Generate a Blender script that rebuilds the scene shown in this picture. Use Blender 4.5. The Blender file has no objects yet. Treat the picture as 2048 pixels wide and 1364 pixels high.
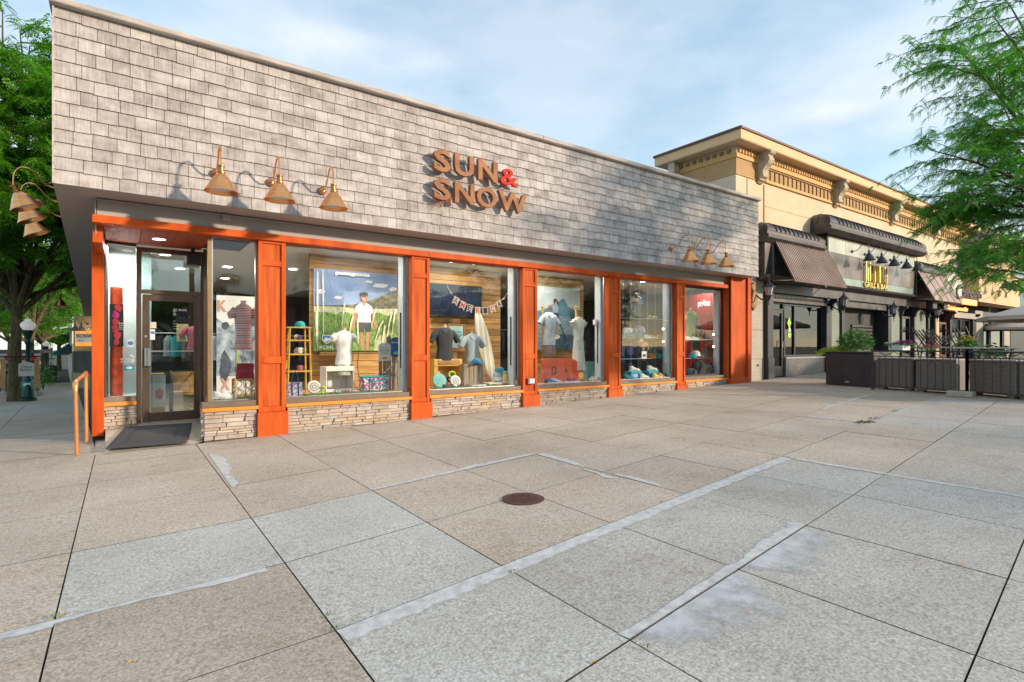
import bpy, math, random
import numpy as np
from mathutils import Vector, Matrix
R = math.radians
rnd = random.Random(7)
C = bpy.context.scene.collection
S = bpy.context.scene
# ---------------------------------------------------------------- camera
FPX, HZ, CZ = 1090.0, 691.0, 1.5
_h = math.hypot(FPX, 1523.0)
CA, SA = FPX/_h, 1523.0/_h          # camera heading against the shop front (the X axis)
cam = bpy.data.cameras.new('camera'); co = bpy.data.objects.new('camera', cam); C.objects.link(co)
cam.sensor_width = 36; cam.lens = 36*FPX/2048; cam.clip_end = 2000; cam.clip_start = .05
cam.shift_y = (HZ-682)/2048
co.location = (0, 0, CZ)
co.rotation_euler = (R(90), 0, math.atan2(SA, CA)-R(90))
S.camera = co
# ---------------------------------------------------------------- sun and sky
SUN_EL, SUN_AZ = 15.0, math.degrees(math.atan2(.62, -.78))
w = bpy.data.worlds.new('World'); S.world = w; w.use_nodes = True
nt = w.node_tree; N = nt.nodes; LK = nt.links
bg = N['Background']
sky = N.new('ShaderNodeTexSky'); sky.sky_type = 'NISHITA'; sky.sun_disc = False
sky.sun_elevation = R(SUN_EL); sky.sun_rotation = R(SUN_AZ); sky.air_density = 1.0; sky.dust_density = .6; sky.ozone_density = 1.5
tc = N.new('ShaderNodeTexCoord'); mp = N.new('ShaderNodeMapping'); mp.inputs['Scale'].default_value = (1, 1, 2.6)
LK.new(tc.outputs['Generated'], mp.inputs['Vector'])
no = N.new('ShaderNodeTexNoise'); no.inputs['Scale'].default_value = 2.3; no.inputs['Detail'].default_value = 6; no.inputs['Roughness'].default_value = .52
no.inputs['Distortion'].default_value = .35
LK.new(mp.outputs[0], no.inputs['Vector'])
cr = N.new('ShaderNodeValToRGB'); cr.color_ramp.elements[0].position = .40; cr.color_ramp.elements[1].position = .66
cr.color_ramp.elements[0].color = (.55,)*3+(1,); cr.color_ramp.elements[1].color = (.95,)*3+(1,)
LK.new(no.outputs['Fac'], cr.inputs[0])
no2 = N.new('ShaderNodeTexNoise'); no2.inputs['Scale'].default_value = 3.7; no2.inputs['Detail'].default_value = 5
LK.new(mp.outputs[0], no2.inputs['Vector'])
cc = N.new('ShaderNodeMix'); cc.data_type = 'RGBA'; cc.inputs[6].default_value = (2.05, 2.75, 3.45, 1); cc.inputs[7].default_value = (3.45, 3.72, 4.15, 1)
LK.new(no2.outputs['Fac'], cc.inputs[0])
cr2 = N.new('ShaderNodeValToRGB'); cr2.color_ramp.elements[0].position = .36; cr2.color_ramp.elements[1].position = .62
LK.new(no2.outputs['Fac'], cr2.inputs[0]); LK.new(cr2.outputs[0], cc.inputs[0])
mx = N.new('ShaderNodeMix'); mx.data_type = 'RGBA'
skm = N.new('ShaderNodeMix'); skm.data_type = 'RGBA'; skm.blend_type = 'MULTIPLY'; skm.inputs[0].default_value = 1; skm.inputs[7].default_value = (1.12, 1.22, 1.08, 1)
LK.new(sky.outputs[0], skm.inputs[6])
LK.new(cr.outputs[0], mx.inputs[0]); LK.new(skm.outputs[2], mx.inputs[6]); LK.new(cc.outputs[2], mx.inputs[7])
LK.new(mx.outputs[2], bg.inputs['Color']); bg.inputs['Strength'].default_value = .135
sd = bpy.data.lights.new('sun', 'SUN'); sd.energy = 2.4; sd.angle = R(2.6); sd.color = (1, .80, .60)
so = bpy.data.objects.new('sun', sd); C.objects.link(so)
_az = R(SUN_AZ); _el = R(SUN_EL)
sunv = Vector((math.sin(_az)*math.cos(_el), math.cos(_az)*math.cos(_el), math.sin(_el)))
so.rotation_euler = sunv.to_track_quat('Z', 'Y').to_euler()
S.view_settings.view_transform = 'Standard'; S.view_settings.look = 'None'; S.view_settings.exposure = 1.02; S.view_settings.gamma = 1
S.view_settings.use_curve_mapping = False
try:
    S.cycles.max_bounces = 7; S.cycles.transparent_max_bounces = 16; S.cycles.diffuse_bounces = 3; S.cycles.caustics_reflective = False; S.cycles.caustics_refractive = False
    S.cycles.sample_clamp_indirect = 4
except Exception: pass

# ---------------------------------------------------------------- survey helpers
def ray(x): u = (x-1024)/FPX; return CA+u*SA, SA-u*CA
def PX(x, Y): a, b = ray(x); return Y/b*a
def PZ(x, y, Y): a, b = ray(x); return CZ-(y-HZ)/FPX*Y/b
def PT(x, y, t): a, b = ray(x); return (t*a, t*b, CZ-(y-HZ)/FPX*t)
def gz(X, Y):
    z = .0245*(min(X, 22)-2) if X > -6 else -.196
    z -= .021*max(0, min(Y, 60)-12)
    return z
# ---------------------------------------------------------------- materials
MATS = {}
def _mix(nt, a, b, fac=None, mode='MIX'):
    m = nt.nodes.new('ShaderNodeMix'); m.data_type = 'RGBA'; m.blend_type = mode
    for i, v in ((6, a), (7, b)):
        if isinstance(v, (tuple, list)): m.inputs[i].default_value = tuple(v[:3])+(1,)
        else: nt.links.new(v, m.inputs[i])
    if fac is not None:
        if isinstance(fac, (int, float)): m.inputs[0].default_value = fac
        else: nt.links.new(fac, m.inputs[0])
    return m.outputs[2]
def _noise(nt, scale, stretch=(1, 1, 1), detail=4, rough=.55, vec=None):
    mp = nt.nodes.new('ShaderNodeMapping'); mp.inputs['Scale'].default_value = stretch
    if vec is None:
        g = nt.nodes.new('ShaderNodeNewGeometry'); vec = g.outputs['Position']
    nt.links.new(vec, mp.inputs['Vector'])
    n = nt.nodes.new('ShaderNodeTexNoise'); n.inputs['Scale'].default_value = scale; n.inputs['Detail'].default_value = detail; n.inputs['Roughness'].default_value = rough
    nt.links.new(mp.outputs[0], n.inputs['Vector'])
    return n.outputs['Fac']
def _ramp(nt, fac, p0, p1, c0=(0, 0, 0), c1=(1, 1, 1)):
    r = nt.nodes.new('ShaderNodeValToRGB'); e = r.color_ramp.elements
    e[0].position = p0; e[1].position = p1; e[0].color = tuple(c0)+(1,); e[1].color = tuple(c1)+(1,)
    nt.links.new(fac, r.inputs[0]); return r.outputs[0]
def _bump(nt, b, h, strength, dist=.02):
    n = nt.nodes.new('ShaderNodeBump'); n.inputs['Strength'].default_value = strength; n.inputs['Distance'].default_value = dist
    nt.links.new(h, n.inputs['Height']); nt.links.new(n.outputs[0], b.inputs['Normal'])
def M(name, col=None, rough=.6, metal=0, var=.14, scale=6, stretch=(1, 1, 1), bump=0, bscale=None, spec=.5, emit=None, col2=None, obr=0, coat=0):
    if name in MATS: return MATS[name]
    m = bpy.data.materials.new(name); m.use_nodes = True; nt = m.node_tree; b = nt.nodes['Principled BSDF']
    b.inputs['Roughness'].default_value = rough; b.inputs['Metallic'].default_value = metal; b.inputs['Specular IOR Level'].default_value = spec
    if coat: b.inputs['Coat Weight'].default_value = coat
    n = _noise(nt, scale, stretch)
    c0 = tuple(x*(1-var) for x in col); c1 = col2 or tuple(min(1, x*(1+var)) for x in col)
    o = _mix(nt, c0, c1, _ramp(nt, n, .32, .68))
    if obr:
        oi = nt.nodes.new('ShaderNodeObjectInfo')
        o = _mix(nt, o, _ramp(nt, oi.outputs['Random'], 0, 1, (1-obr,)*3, (1, 1, 1)), 1.0, 'MULTIPLY')
    nt.links.new(o, b.inputs['Base Color'])
    if bump: _bump(nt, b, _noise(nt, bscale or scale*4, stretch), bump)
    if emit: b.inputs['Emission Color'].default_value = tuple(emit[:3])+(1,); b.inputs['Emission Strength'].default_value = emit[3]
    MATS[name] = m; return m
def Mtint(name, rough=.85, streak=(30, 30, 3), sscale=1.0, lo=(.24, .20, .175), hi=(.66, .62, .59), bump=.3, spec=.3, amount=1.0):
    """colour from the mesh's own 'tint' attribute (x = lightness shift, y = hue)"""
    m = bpy.data.materials.new(name); m.use_nodes = True; nt = m.node_tree; b = nt.nodes['Principled BSDF']
    b.inputs['Roughness'].default_value = rough; b.inputs['Specular IOR Level'].default_value = spec
    at = nt.nodes.new('ShaderNodeAttribute'); at.attribute_name = 'tint'
    n = _noise(nt, sscale, streak, 5, .6)
    o = _mix(nt, at.outputs['Color'], _mix(nt, lo, hi, _ramp(nt, n, .3, .7)), .5*amount)
    n2 = _noise(nt, 2.7, (1, 1, 1.6), 6, .65)
    o = _mix(nt, o, _mix(nt, lo, hi, _ramp(nt, n2, .33, .66)), .42*amount)
    nt.links.new(o, b.inputs['Base Color']); _bump(nt, b, n, bump, .01)
    MATS[name] = m; return m
# ---------------------------------------------------------------- mesh builder
OFF = {}
class MB:
    def __init__(s): s.v = []; s.f = []; s.c = None
    def add(s, vs, fs):
        k = len(s.v); s.v.extend([tuple(p) for p in vs]); s.f.extend([tuple(i+k for i in q) for q in fs]); return s
    def box(s, x0, x1, y0, y1, z0, z1):
        v = [(x, y, z) for z in (z0, z1) for y in (y0, y1) for x in (x0, x1)]
        return s.add(v, [(0, 2, 3, 1), (4, 5, 7, 6), (0, 1, 5, 4), (2, 6, 7, 3), (0, 4, 6, 2), (1, 3, 7, 5)])
    def bbox(s, x0, x1, y0, y1, z0, z1, e=.01):
        """box whose front (-Y) edges are chamfered"""
        e = min(e, (x1-x0)*.3, (z1-z0)*.3, (y1-y0)*.45)
        a = [(x0, y1, z0), (x1, y1, z0), (x1, y1, z1), (x0, y1, z1), (x0, y0+e, z0), (x1, y0+e, z0), (x1, y0+e, z1), (x0, y0+e, z1),
             (x0+e, y0, z0+e), (x1-e, y0, z0+e), (x1-e, y0, z1-e), (x0+e, y0, z1-e)]
        return s.add(a, [(0, 4, 7, 3), (1, 2, 6, 5), (0, 1, 5, 4), (3, 7, 6, 2), (0, 3, 2, 1), (4, 5, 9, 8), (5, 6, 10, 9), (6, 7, 11, 10), (7, 4, 8, 11), (8, 9, 10, 11)])
    def prism(s, poly, axis, a, b):
        """poly of 2-D points, extruded along axis from a to b: 'x' poly=(y,z), 'y' poly=(x,z), 'z' poly=(x,y)"""
        n = len(poly)
        def p(q, t): return {'x': (t, q[0], q[1]), 'y': (q[0], t, q[1]), 'z': (q[0], q[1], t)}[axis]
        vs = [p(q, a) for q in poly]+[p(q, b) for q in poly]
        fs = [tuple(range(n)), tuple(range(2*n-1, n-1, -1))]+[(i, i+n, (i+1) % n+n, (i+1) % n) for i in range(n)]
        return s.add(vs, fs)
    def tube(s, pts, r, n=8, cap=True):
        pts = [Vector(p) for p in pts]; m = len(pts); rs = r if isinstance(r, (list, tuple)) else [r]*m
        vs = []; up = None
        for i, p in enumerate(pts):
            d = (pts[min(i+1, m-1)]-pts[max(i-1, 0)]).normalized()
            if up is None: up = d.orthogonal().normalized()
            up = (up-d*up.dot(d)); up = up.normalized() if up.length > 1e-6 else d.orthogonal().normalized()
            sd = d.cross(up)
            for k in range(n):
                a = 2*math.pi*k/n; vs.append(p+(up*math.cos(a)+sd*math.sin(a))*rs[i])
        fs = [(i*n+k, i*n+(k+1) % n, (i+1)*n+(k+1) % n, (i+1)*n+k) for i in range(m-1) for k in range(n)]
        if cap: fs += [tuple(range(n-1, -1, -1)), tuple((m-1)*n+k for k in range(n))]
        return s.add(vs, fs)
    def lathe(s, prof, c=(0, 0, 0), n=16, sx=1, sy=1, cap=True):
        """prof list of (r, z)"""
        m = len(prof); vs = [(c[0]+r*sx*math.cos(2*math.pi*k/n), c[1]+r*sy*math.sin(2*math.pi*k/n), c[2]+z) for r, z in prof for k in range(n)]
        fs = [(i*n+k, i*n+(k+1) % n, (i+1)*n+(k+1) % n, (i+1)*n+k) for i in range(m-1) for k in range(n)]
        if cap: fs += [tuple(range(n-1, -1, -1)), tuple((m-1)*n+k for k in range(n))]
        return s.add(vs, fs)
    def loft(s, rings, n=14, cap=True):
        """rings of (cx, cy, cz, rx, ry)"""
        m = len(rings); vs = [(cx+rx*math.cos(2*math.pi*k/n), cy+ry*math.sin(2*math.pi*k/n), cz) for cx, cy, cz, rx, ry in rings for k in range(n)]
        fs = [(i*n+k, i*n+(k+1) % n, (i+1)*n+(k+1) % n, (i+1)*n+k) for i in range(m-1) for k in range(n)]
        if cap: fs += [tuple(range(n-1, -1, -1)), tuple((m-1)*n+k for k in range(n))]
        return s.add(vs, fs)
    def bar(s, a, b, w, h=None):
        a = Vector(a); b = Vector(b); h = h or w; d = (b-a).normalized()
        u = d.cross(Vector((0, 0, 1)));  u = u.normalized() if u.length > .05 else Vector((1, 0, 0))
        v = u.cross(d)
        vs = [p+u*i*w/2+v*j*h/2 for p in (a, b) for i, j in ((-1, -1), (1, -1), (1, 1), (-1, 1))]
        return s.add(vs, [(0, 1, 2, 3), (7, 6, 5, 4), (0, 4, 5, 1), (1, 5, 6, 2), (2, 6, 7, 3), (3, 7, 4, 0)])
    def xf(s, mat):
        s.v = [tuple(mat @ Vector(p)) for p in s.v]; return s
    def build(s, name, mat, parent=None, smooth=False, local=False, label=None, kind=None):
        off = OFF.get(parent.name, Vector()) if (parent and not local) else Vector()
        me = bpy.data.meshes.new(name)
        me.from_pydata([(p[0]-off.x, p[1]-off.y, p[2]-off.z) for p in s.v], [], s.f)
        me.materials.append(mat if not isinstance(mat, str) else MATS[mat])
        if s.c is not None:
            at = me.color_attributes.new('tint', 'FLOAT_COLOR', 'CORNER')
            buf = np.empty((len(me.loops), 4), dtype=np.float32); k = 0
            for fi, p in enumerate(me.polygons):
                buf[k:k+p.loop_total] = tuple(s.c[fi])+(1,); k += p.loop_total
            at.data.foreach_set('color', buf.ravel())
        if smooth:
            me.polygons.foreach_set('use_smooth', [True]*len(me.polygons))
            try: me.set_sharp_from_angle(angle=R(40))
            except Exception: pass
        o = bpy.data.objects.new(name, me); C.objects.link(o)
        if parent: o.parent = parent; OFF[o.name] = OFF.get(parent.name, Vector()) if not local else Vector()
        else: OFF[o.name] = Vector()
        if label: o['label'] = label
        if kind: o['kind'] = kind
        return o
def thing(name, label, cat, loc=(0, 0, 0), rz=0, group=None):
    o = bpy.data.objects.new(name, None); C.objects.link(o); o.location = loc; o.rotation_euler = (0, 0, rz); o.empty_display_size = .1
    o['label'] = label; o['category'] = cat
    if group: o['group'] = group
    OFF[o.name] = Vector(loc); return o
def tag(o, label, cat, group=None):
    o['label'] = label; o['category'] = cat
    if group: o['group'] = group
    return o
def kids(r): return [o for o in bpy.data.objects if o.parent == r]
def dup(root, loc, rz=0, label=None, group=None):
    r = root.copy(); C.objects.link(r); r.location = loc; r.rotation_euler = (0, 0, rz)
    if label: r['label'] = label
    if group: r['group'] = group
    def rec(a, b):
        for ch in CH.get(a.name, kids(a)):
            c = ch.copy(); C.objects.link(c); c.parent = b; rec(ch, c)
    rec(root, r); return r
CH = {}
def glass(name, tint=(.93, .97, .96), refl=1.0, add=0.03):
    m = bpy.data.materials.new(name); m.use_nodes = True; nt = m.node_tree; nt.nodes.clear()
    out = nt.nodes.new('ShaderNodeOutputMaterial'); tr = nt.nodes.new('ShaderNodeBsdfTransparent'); gl = nt.nodes.new('ShaderNodeBsdfGlossy')
    tr.inputs[0].default_value = tint+(1,); gl.inputs['Roughness'].default_value = 0.005
    n = _noise(nt, .9, (1, 1, .5), 2); bp = nt.nodes.new('ShaderNodeBump'); bp.inputs['Strength'].default_value = .02; bp.inputs['Distance'].default_value = .1
    nt.links.new(n, bp.inputs['Height']); nt.links.new(bp.outputs[0], gl.inputs['Normal'])
    lw = nt.nodes.new('ShaderNodeLayerWeight'); lw.inputs[0].default_value = .5
    pw = nt.nodes.new('ShaderNodeMath'); pw.operation = 'POWER'; pw.inputs[1].default_value = 5; nt.links.new(lw.outputs['Facing'], pw.inputs[0])
    fr = nt.nodes.new('ShaderNodeMath'); fr.operation = 'MULTIPLY_ADD'; fr.inputs[1].default_value = .96; fr.inputs[2].default_value = .04; nt.links.new(pw.outputs[0], fr.inputs[0])
    ma = nt.nodes.new('ShaderNodeMath'); ma.operation = 'MULTIPLY_ADD'; ma.inputs[1].default_value = refl; ma.inputs[2].default_value = add; ma.use_clamp = True
    mx = nt.nodes.new('ShaderNodeMixShader'); nt.links.new(fr.outputs[0], ma.inputs[0]); nt.links.new(ma.outputs[0], mx.inputs[0])
    nt.links.new(tr.outputs[0], mx.inputs[1]); nt.links.new(gl.outputs[0], mx.inputs[2]); nt.links.new(mx.outputs[0], out.inputs[0])
    MATS[name] = m; return m
def textmesh(s, bold=0.0, font=None, shear=0):
    cu = bpy.data.curves.new('t', 'FONT'); cu.body = s; cu.size = 1; cu.offset = bold; cu.resolution_u = 3; cu.shear = shear
    o = bpy.data.objects.new('t', cu); C.objects.link(o)
    dg = bpy.context.evaluated_depsgraph_get(); me = bpy.data.meshes.new_from_object(o.evaluated_get(dg))
    vs = [tuple(v.co) for v in me.vertices]; fs = [tuple(p.vertices) for p in me.polygons]
    bpy.data.objects.remove(o); bpy.data.curves.remove(cu); bpy.data.meshes.remove(me)
    return vs, fs
def write(s, x0, x1, z0, z1, Y, depth, mat, name, parent, bold=0.01, shear=0, keep=False, label=None, rot=0, curve=0):
    """lettering standing on the plane Y, facing -Y, fitted into the box x0..x1, z0..z1"""
    vs, fs = textmesh(s, bold, shear=shear)
    if not vs: return None
    xs = [v[0] for v in vs]; ys = [v[1] for v in vs]; a, b, c, d = min(xs), max(xs), min(ys), max(ys)
    sx = (x1-x0)/(b-a); sz = (z1-z0)/(d-c) if not keep else sx
    P = [(x0+(v[0]-a)*sx, z0+(v[1]-c)*sz) for v in vs]
    if rot:
        cx, cz = (x0+x1)/2, (z0+z1)/2; cr, sr = math.cos(rot), math.sin(rot)
        P = [(cx+(p[0]-cx)*cr-(p[1]-cz)*sr, cz+(p[0]-cx)*sr+(p[1]-cz)*cr) for p in P]
    m = MB(); n = len(P)
    front = [(p[0], Y-depth, p[1]) for p in P]
    if depth < .002: m.add(front, fs)
    else:
        back = [(p[0], Y, p[1]) for p in P]; cnt = {}
        for f in fs:
            for i in range(len(f)):
                e = (f[i], f[(i+1) % len(f)]); cnt[e] = 1
        side = [(e[1], e[0], e[0]+n, e[1]+n) for e in cnt if (e[1], e[0]) not in cnt]
        m.add(front+back, list(fs)+side)
    return m.build(name, mat, parent, label=label)

glass('window_glass', (.97, .985, .98), .75, .01); glass('dark_glass', (.25, .28, .27), 1.3, .06); glass('door_glass', (.70, .78, .78), 1.6, .10)
M('orange_wood', (.58, .085, .010), .6, var=.22, scale=1.6, stretch=(3, 3, .8), bump=.12, bscale=30, col2=(.66, .115, .014), spec=.2)
M('orange_panel', (.50, .07, .010), .6, var=.2, scale=1.5, stretch=(9, 9, .7), bump=.12, bscale=30, col2=(.66, .14, .022), spec=.2)
M('orange_sill', (.78, .27, .03), .4, var=.1, scale=3)
M('red_planks', (.42, .065, .02), .55, var=.15, scale=3, stretch=(8, .6, 8))
M('bronze', (.13, .085, .06), .38, .55, var=.12, scale=4)
M('bronze_tan', (.30, .20, .10), .4, .5, var=.12)
M('brown_sill', (.17, .13, .10), .5, .2, var=.12)
M('grey_trim', (.40, .37, .34), .75, var=.07, scale=1.5, bump=.05)
M('soffit_grey', (.42, .39, .365), .8, var=.05, scale=1.2, bump=.05)
M('cap_wood', (.46, .42, .39), .85, var=.25, scale=2.5, stretch=(.7, 3, 6), bump=.3)
M('copper', (.86, .37, .13), .27, .92, var=.12, scale=3, stretch=(1, 1, 9), col2=(.95, .48, .20))
M('copper_pipe', (.74, .30, .11), .38, .6, var=.12, scale=3, col2=(.82, .37, .15))
M('copper_dark', (.50, .20, .08), .38, .8, var=.25, scale=8)
M('lamp_white', (.82, .84, .84), .5, var=.03)
M('letter_bronze', (.30, .135, .070), .7, 0, var=.15, scale=2.5, stretch=(1, 1, 2), col2=(.40, .185, .085), bump=.05, spec=.3)
M('letter_side', (.45, .30, .17), .5, .4, var=.2)
M('red_letter', (.56, .03, .015), .7, var=.05, spec=.2)
M('black_metal', (.040, .042, .050), .42, .35, var=.2, scale=3)
M('charcoal_metal', (.050, .046, .048), .42, .35, var=.25, scale=2.4, col2=(.095, .083, .080))
M('black', (.02, .02, .022), .5, var=.2)
M('white_paint', (.80, .80, .78), .6, var=.03, scale=2)
M('off_white', (.66, .64, .58), .7, var=.06)
M('concrete_block', (.42, .38, .32), .9, var=.2, bump=.3)
M('plaster_cyan', (.60, .78, .80), .7, var=.04)
M('steel', (.55, .56, .57), .3, .9, var=.08)
M('dark_floor', (.10, .085, .07), .5, var=.2, scale=5)
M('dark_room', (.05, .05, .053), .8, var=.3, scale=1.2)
M('ceiling_white', (.70, .70, .68), .85, var=.03)
M('bark', (.10, .075, .045), .95, var=.45, scale=7, stretch=(2, 2, .5), bump=.9, bscale=14, col2=(.17, .14, .06))
M('soil', (.03, .022, .015), 1, var=.3)
M('lime_leaf', (.42, .62, .03), .5, var=.25, scale=20)
# ================================================================ ground
def mat_concrete(name, warm, cool):
    m = bpy.data.materials.new(name); m.use_nodes = True; nt = m.node_tree; b = nt.nodes['Principled BSDF']; b.inputs['Roughness'].default_value = .85; b.inputs['Specular IOR Level'].default_value = .3
    at = nt.nodes.new('ShaderNodeAttribute'); at.attribute_name = 'tint'
    base = at.outputs['Color']
    big = _ramp(nt, _noise(nt, .55, (1, 1, 1), 6, .62), .3, .72, (.84, .82, .79), (1.14, 1.14, 1.15))
    o = _mix(nt, base, big, 1.0, 'MULTIPLY')
    st = _ramp(nt, _noise(nt, 1.1, (1, 1.7, 1), 7, .7), .56, .74, (1, 1, 1), (.84, .78, .71)); o = _mix(nt, o, st, 1.0, 'MULTIPLY')
    sp = _ramp(nt, _noise(nt, 62, (1, 1, 1), 3, .7), .34, .68, (.58, .57, .55), (1.42, 1.42, 1.42)); o = _mix(nt, o, sp, .85, 'MULTIPLY')
    sp2 = _ramp(nt, _noise(nt, 24, (1, 1, 1), 3, .7), .28, .5, (.72, .70, .68), (1, 1, 1)); o = _mix(nt, o, sp2, 1.0, 'MULTIPLY')
    v = nt.nodes.new('ShaderNodeTexVoronoi'); v.inputs['Scale'].default_value = 1.3; v.inputs['Randomness'].default_value = 1
    g = nt.nodes.new('ShaderNodeNewGeometry'); nt.links.new(g.outputs['Position'], v.inputs['Vector'])
    gum = _ramp(nt, v.outputs['Distance'], .018, .026, (.45, .42, .40), (1, 1, 1)); o = _mix(nt, o, gum, 1.0, 'MULTIPLY')
    nt.links.new(o, b.inputs['Base Color']); _bump(nt, b, _noise(nt, 60, (1, 1, 1), 3, .7), .35, .004)
    MATS[name] = m
mat_concrete('concrete', 0, 0)
M('joint_dirt', (.035, .03, .022), 1, var=.5, scale=9, col2=(.075, .07, .05))
M('asphalt', (.05, .05, .052), .9, var=.2, scale=30)
M('far_ground', (.23, .22, .20), .9, var=.2, scale=.3)
M('mortar', (.56, .56, .55), .9, var=.16, scale=14, bump=.2, col2=(.70, .70, .69))
M('mortar_stain', (.52, .54, .555), .9, var=.16, scale=9, col2=(.62, .645, .665))
def fading(name, soft, amp, top):
    m = MATS[name]; nt = m.node_tree; out = nt.nodes['Material Output']; b = nt.nodes['Principled BSDF']; at = nt.nodes.new('ShaderNodeAttribute'); at.attribute_name = 'fade'
    n = _noise(nt, 7, (1, 1, 1), 8, .75); ma = nt.nodes.new('ShaderNodeMath'); ma.operation = 'MULTIPLY_ADD'; ma.inputs[1].default_value = amp; sb = nt.nodes.new('ShaderNodeMath'); sb.operation = 'SUBTRACT'; sb.inputs[1].default_value = .5; nt.links.new(n, sb.inputs[0]); nt.links.new(sb.outputs[0], ma.inputs[0]); nt.links.new(at.outputs['Fac'], ma.inputs[2])
    r = _ramp(nt, ma.outputs[0], max(.03, .5-soft), min(1, .5+soft), c1=(top,)*3); tr = nt.nodes.new('ShaderNodeBsdfTransparent'); mx = nt.nodes.new('ShaderNodeMixShader'); nt.links.new(r, mx.inputs[0]); nt.links.new(tr.outputs[0], mx.inputs[1]); nt.links.new(b.outputs[0], mx.inputs[2]); nt.links.new(mx.outputs[0], out.inputs[0])
fading('mortar', .16, .9, .88); fading('mortar_stain', .36, 1.7, .85)
M('moss', (.09, .16, .03), 1, var=.4, scale=30)
# one base sheet under the slabs, reaching the horizon
xs = [-400, -120, -40, -12, -6.01, -6, -4, -2, 0, 4, 8, 12, 16, 22, 30, 60, 140, 400]; ys = [-400, -100, -30, -12, -6, 0, 6, 12, 20, 30, 45, 60, 120, 400]
m = MB(); vs = [(x, y, gz(x, y)-.02 if abs(x) < 100 and abs(y) < 100 else gz(max(-90, min(90, x)), max(-90, min(59, y)))-.02) for y in ys for x in xs]; n = len(xs)
m.add(vs, [(j*n+i, j*n+i+1, (j+1)*n+i+1, (j+1)*n+i) for j in range(len(ys)-1) for i in range(n-1)])
o = m.build('ground', 'joint_dirt', smooth=True, kind='structure')
pave = o
VX = [-4.05, -2.85, -1.66, -.31, .93, 2.10, 3.29, 4.45, 5.62, 6.74, 7.90, 9.07, 10.25, 11.4, 12.6, 13.8, 15.0, 16.2, 17.4, 18.6, 19.8, 21, 22.2, 23.4, 24.6, 25.8, 27]
HY = [-3.0, -1.8, -.65, .55, 1.77, 2.92, 4.04, 5.27, 6.56, 7.8, 8.95, 10.1]
def hy(j, X):
    y = HY[j] + (.012*(X-.93) if X < .93 else .115*(X-.93)*(1 if j > 0 else 1))
    return y
WARM = (.50, .432, .362); GREY = (.475, .458, .425); PALE = (.51, .505, .475)
def poly_clip(P, a, b, c):       # keep a*x+b*y<=c
    out = []
    for i in range(len(P)):
        p, q = P[i], P[(i+1) % len(P)]; dp = a*p[0]+b*p[1]-c; dq = a*q[0]+b*q[1]-c
        if dp <= 0: out.append(p)
        if dp*dq < 0: t = dp/(dp-dq); out.append((p[0]+(q[0]-p[0])*t, p[1]+(q[1]-p[1])*t))
    return out
rs = random.Random(3)
def slab(P, tint, parent, th=.02, gap=.0024, name='slab', stuff=None):
    if len(P) < 3: return
    cx = sum(p[0] for p in P)/len(P); cy = sum(p[1] for p in P)/len(P)
    def inset(g):
        out = []
        for p in P:
            d = math.hypot(p[0]-cx, p[1]-cy); k = max(0, 1-g*1.4/max(d, .05)); out.append((cx+(p[0]-cx)*k, cy+(p[1]-cy)*k))
        return out
    a = inset(gap); b = inset(gap+.0022); n = len(P); dz = rs.uniform(-.0015, .0015)
    vs = [(x, y, gz(x, y)-th) for x, y in a]+[(x, y, gz(x, y)-.004+dz) for x, y in a]+[(x, y, gz(x, y)+dz) for x, y in b]
    fs = [(i, (i+1) % n, (i+1) % n+n, i+n) for i in range(n)]+[(i+n, (i+1) % n+n, (i+1) % n+2*n, i+2*n) for i in range(n)]+[tuple(range(2*n, 3*n))]
    dk = (.05, .042, .032)
    kk = rs.uniform(.95, 1.05); tt = tuple(c*kk for c in tint)
    if stuff is not None:
        stuff.add(vs, fs); stuff.c += [dk]*(2*n)+[tt]; return
    m = MB(); m.add(vs, fs); m.c = [dk]*(2*n)+[tt]; m.build(name, 'concrete', parent)
far = MB(); far.c = []
for i in range(len(VX)-1):
    for j in range(len(HY)-1):
        x0, x1 = VX[i], VX[i+1]
        P = [(x0, hy(j, x0)), (x1, hy(j, x1)), (x1, hy(j+1, x1)), (x0, hy(j+1, x0))]
        if x0 > .9: P = poly_clip(P, 0, 1, 9.74 if x0 < 16.3 else 9.9)
        elif x0 < -1: pass
        elif x0 > -.4: P = poly_clip(P, 0, 1, 9.72)
        cx, cy = (x0+x1)/2, (hy(j, x0)+hy(j, x1))/2+.5
        t = WARM
        if x0 > .9 and x0 < 6.7 and (j <= 4): t = GREY
        if x0 > .9 and x0 < 2.05 and j in (5, 6): t = PALE
        if x0 > .9 and x0 < 2.05 and j == 4: t = PALE
        if -.4 < x0 < .5 and j == 6: t = PALE
        if -.4 < x0 < .5 and j in (3, 4, 5): t = tuple(a*.93 for a in WARM)
        if x0 > 6.7 and j == 3: t = tuple((a+b)/2 for a, b in zip(WARM, GREY))
        if x0 > 10 and x0 < 14 and j in (3, 4): t = GREY
        if x0 > 6.7 and j <= 2: t = tuple(a*.93 for a in GREY)
        if cx > 19 or cy < -1.8 or (x0 < -2.9 and cy < 6): slab(P, t, pave, stuff=far)
        else: slab(P, t, pave)
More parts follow.
